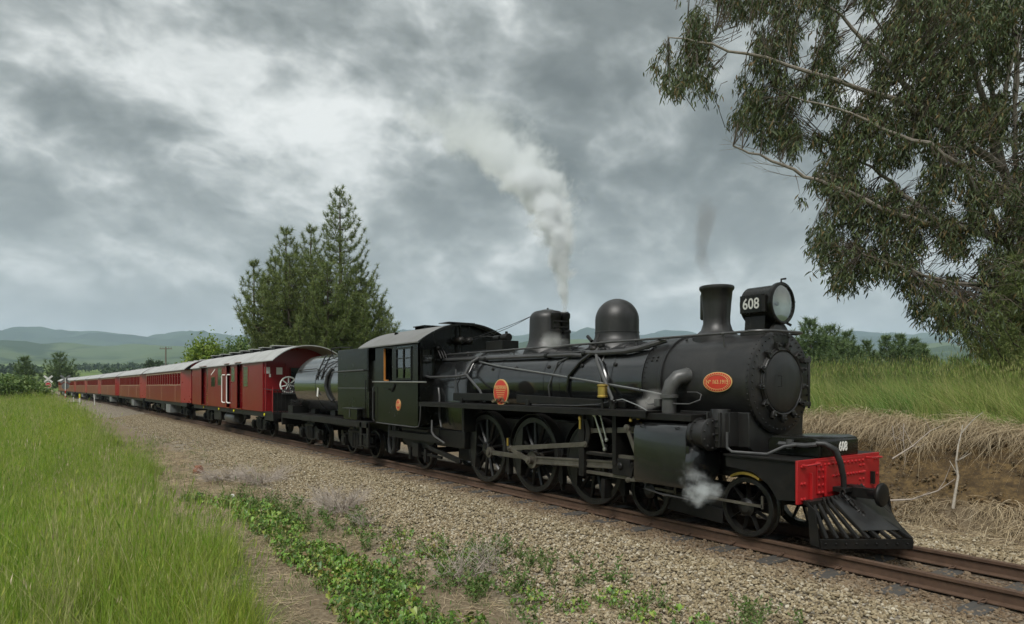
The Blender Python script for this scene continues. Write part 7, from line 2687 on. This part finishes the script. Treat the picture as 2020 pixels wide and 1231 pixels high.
def plume(name, ctl, Y, dens, col, label, nscale=2.0, soft=.45, rag=1.6, aniso=.2, wob=.25, absorb=.0):
    """ctl: (px, py, radius px, relative density) bottom to top, in the vertical plane y = Y"""
    P = [onY(c[0], c[1], Y) for c in ctl]
    zs = [q[0].z for q in P]
    xs = [q[0].x for q in P]
    rs = [c[2] / 1347 * q[1] for c, q in zip(ctl, P)]
    ds = [c[3] for c in ctl]
    z0, z1 = zs[0], zs[-1]
    rm = max(rs) * 1.5
    x0, x1 = min(x - r * 1.5 for x, r in zip(xs, rs)), max(x + r * 1.5 for x, r in zip(xs, rs))
    b = MB()
    b.box(x0, x1, Y - rm, Y + rm, z0, z1)
    o = link(name, b.mesh(name, None, smooth=0))
    tag(o, label, kind='stuff')
    m = bpy.data.materials.new(name)
    m.use_nodes = True
    t = m.node_tree
    t.nodes.clear()
    out = nd(t, 'ShaderNodeOutputMaterial')
    pv_ = nd(t, 'ShaderNodeVolumePrincipled')
    pv_.inputs['Color'].default_value = (*col, 1)
    pv_.inputs['Anisotropy'].default_value = aniso
    t.links.new(pv_.outputs[0], out.inputs['Volume'])
    pos = nd(t, 'ShaderNodeNewGeometry').outputs['Position']
    sp = nd(t, 'ShaderNodeSeparateXYZ')
    t.links.new(pos, sp.inputs[0])
    u = math_n(t, 'DIVIDE', math_n(t, 'SUBTRACT', sp.outputs[2], z0), z1 - z0, clamp=True)
    def curve(vals):
        lo, hi = min(vals), max(vals)
        n = nd(t, 'ShaderNodeFloatCurve')
        c = n.mapping.curves[0]
        us = [(z - z0) / (z1 - z0) for z in zs]
        pts = [(a, (v - lo) / (hi - lo + 1e-9)) for a, v in zip(us, vals)]
        c.points[0].location = pts[0]
        c.points[1].location = pts[-1]
        for q in pts[1:-1]:
            c.points.new(*q)
        n.mapping.update()
        t.links.new(u, n.inputs['Value'])
        return math_n(t, 'ADD', math_n(t, 'MULTIPLY', n.outputs[0], hi - lo), lo)
    cx_, cr, cd = curve(xs), curve(rs), curve(ds)
    ns = noise(t, pos, nscale, 5, .6, .3)
    wv = vmath(t, 'SUBTRACT', noise(t, pos, nscale * .4, 3, .5).outputs[1], (.5, .5, .5))
    ws = nd(t, 'ShaderNodeSeparateXYZ')
    t.links.new(wv, ws.inputs[0])
    dx = math_n(t, 'ADD', math_n(t, 'SUBTRACT', sp.outputs[0], cx_), math_n(t, 'MULTIPLY', math_n(t, 'MULTIPLY', ws.outputs[0], wob * 4), cr))
    dy = math_n(t, 'ADD', math_n(t, 'SUBTRACT', sp.outputs[1], Y), math_n(t, 'MULTIPLY', math_n(t, 'MULTIPLY', ws.outputs[1], wob * 4), cr))
    rr_ = math_n(t, 'SQRT', math_n(t, 'ADD', math_n(t, 'MULTIPLY', dx, dx), math_n(t, 'MULTIPLY', dy, dy)))
    q = math_n(t, 'SUBTRACT', 1.0, math_n(t, 'DIVIDE', rr_, cr))
    q = math_n(t, 'ADD', q, math_n(t, 'MULTIPLY', math_n(t, 'SUBTRACT', ns.outputs[0], .52), rag))
    q = math_n(t, 'DIVIDE', q, soft, clamp=True)
    q = math_n(t, 'MULTIPLY', math_n(t, 'MULTIPLY', q, q), cd)
    t.links.new(math_n(t, 'MULTIPLY', q, dens), pv_.inputs['Density'])
    m.cycles.volume_step_rate = .25
    o.data.materials.append(m)
    return o
plume('steam_plume', [(1113, 616, 9, 1.6), (1113, 585, 14, 1.6), (1111, 550, 23, 1.3), (1106, 510, 32, 1.1), (1099, 465, 45, 1.0), (1088, 425, 54, .85), (1070, 390, 62, .65), (1044, 355, 74, .40), (1010, 322, 92, .22), (970, 288, 112, .11), (930, 250, 128, .05), (895, 200, 140, .0)],
      YC - .05, 13., (.96, .98, 1.0), 'white steam plume blowing off the safety valve and drifting back', 2.4, soft=.6, rag=2.6, wob=.32)
plume('chimney_smoke', [(1410, 566, 20, .12), (1398, 540, 18, .25), (1386, 515, 18, .6), (1386, 480, 20, .9), (1392, 445, 24, .9), (1396, 410, 26, .5), (1392, 380, 26, .0)],
      YC, 2.6, (.40, .39, .39), 'thin grey smoke rising above the chimney', 2.6)
plume('cylinder_steam', [(1375, 1003, 10, .3), (1380, 985, 30, .9), (1388, 965, 38, 1.0), (1378, 945, 34, .7), (1362, 925, 20, .4), (1350, 905, 12, .0)],
      YC - 1.25, 6.0, (.93, .97, .98), 'small puff of steam from the cylinder drain', 6.0, soft=.8, rag=3.0, wob=.4)
plume('valve_steam', [(1275, 808, 12, .2), (1285, 795, 28, .9), (1290, 780, 26, .6), (1292, 765, 14, 0)],
      YC - .86, 3.0, (.9, .88, .85), 'faint wisp of steam beside the boiler below the steam pipe', 5.0)
plume('dome_steam', [(1085, 686, 22, .5), (1092, 676, 32, .8), (1090, 664, 26, .5), (1086, 652, 14, .0)],
      YC - .68, 2.2, (.9, .9, .88), 'thin steam drifting across the foot of the rear dome', 4.0)

# ------------------------------------------------------------------ haze in the valley
b = MB()
b.box(-9700, 9700, -9700, 9700, -2.5, 680)
hz_ = link('haze', b.mesh('haze', None, smooth=0))
tag(hz_, 'pale blue haze filling the valley', kind='stuff')
m = bpy.data.materials.new('haze')
m.use_nodes = True
t = m.node_tree
t.nodes.clear()
o_ = nd(t, 'ShaderNodeOutputMaterial')
pv_ = nd(t, 'ShaderNodeVolumePrincipled')
pv_.inputs['Color'].default_value = (.62, .77, .94, 1)
pv_.inputs['Density'].default_value = 1.15e-4
pv_.inputs['Anisotropy'].default_value = 0
t.links.new(pv_.outputs[0], o_.inputs['Volume'])
hz_.data.materials.append(m)
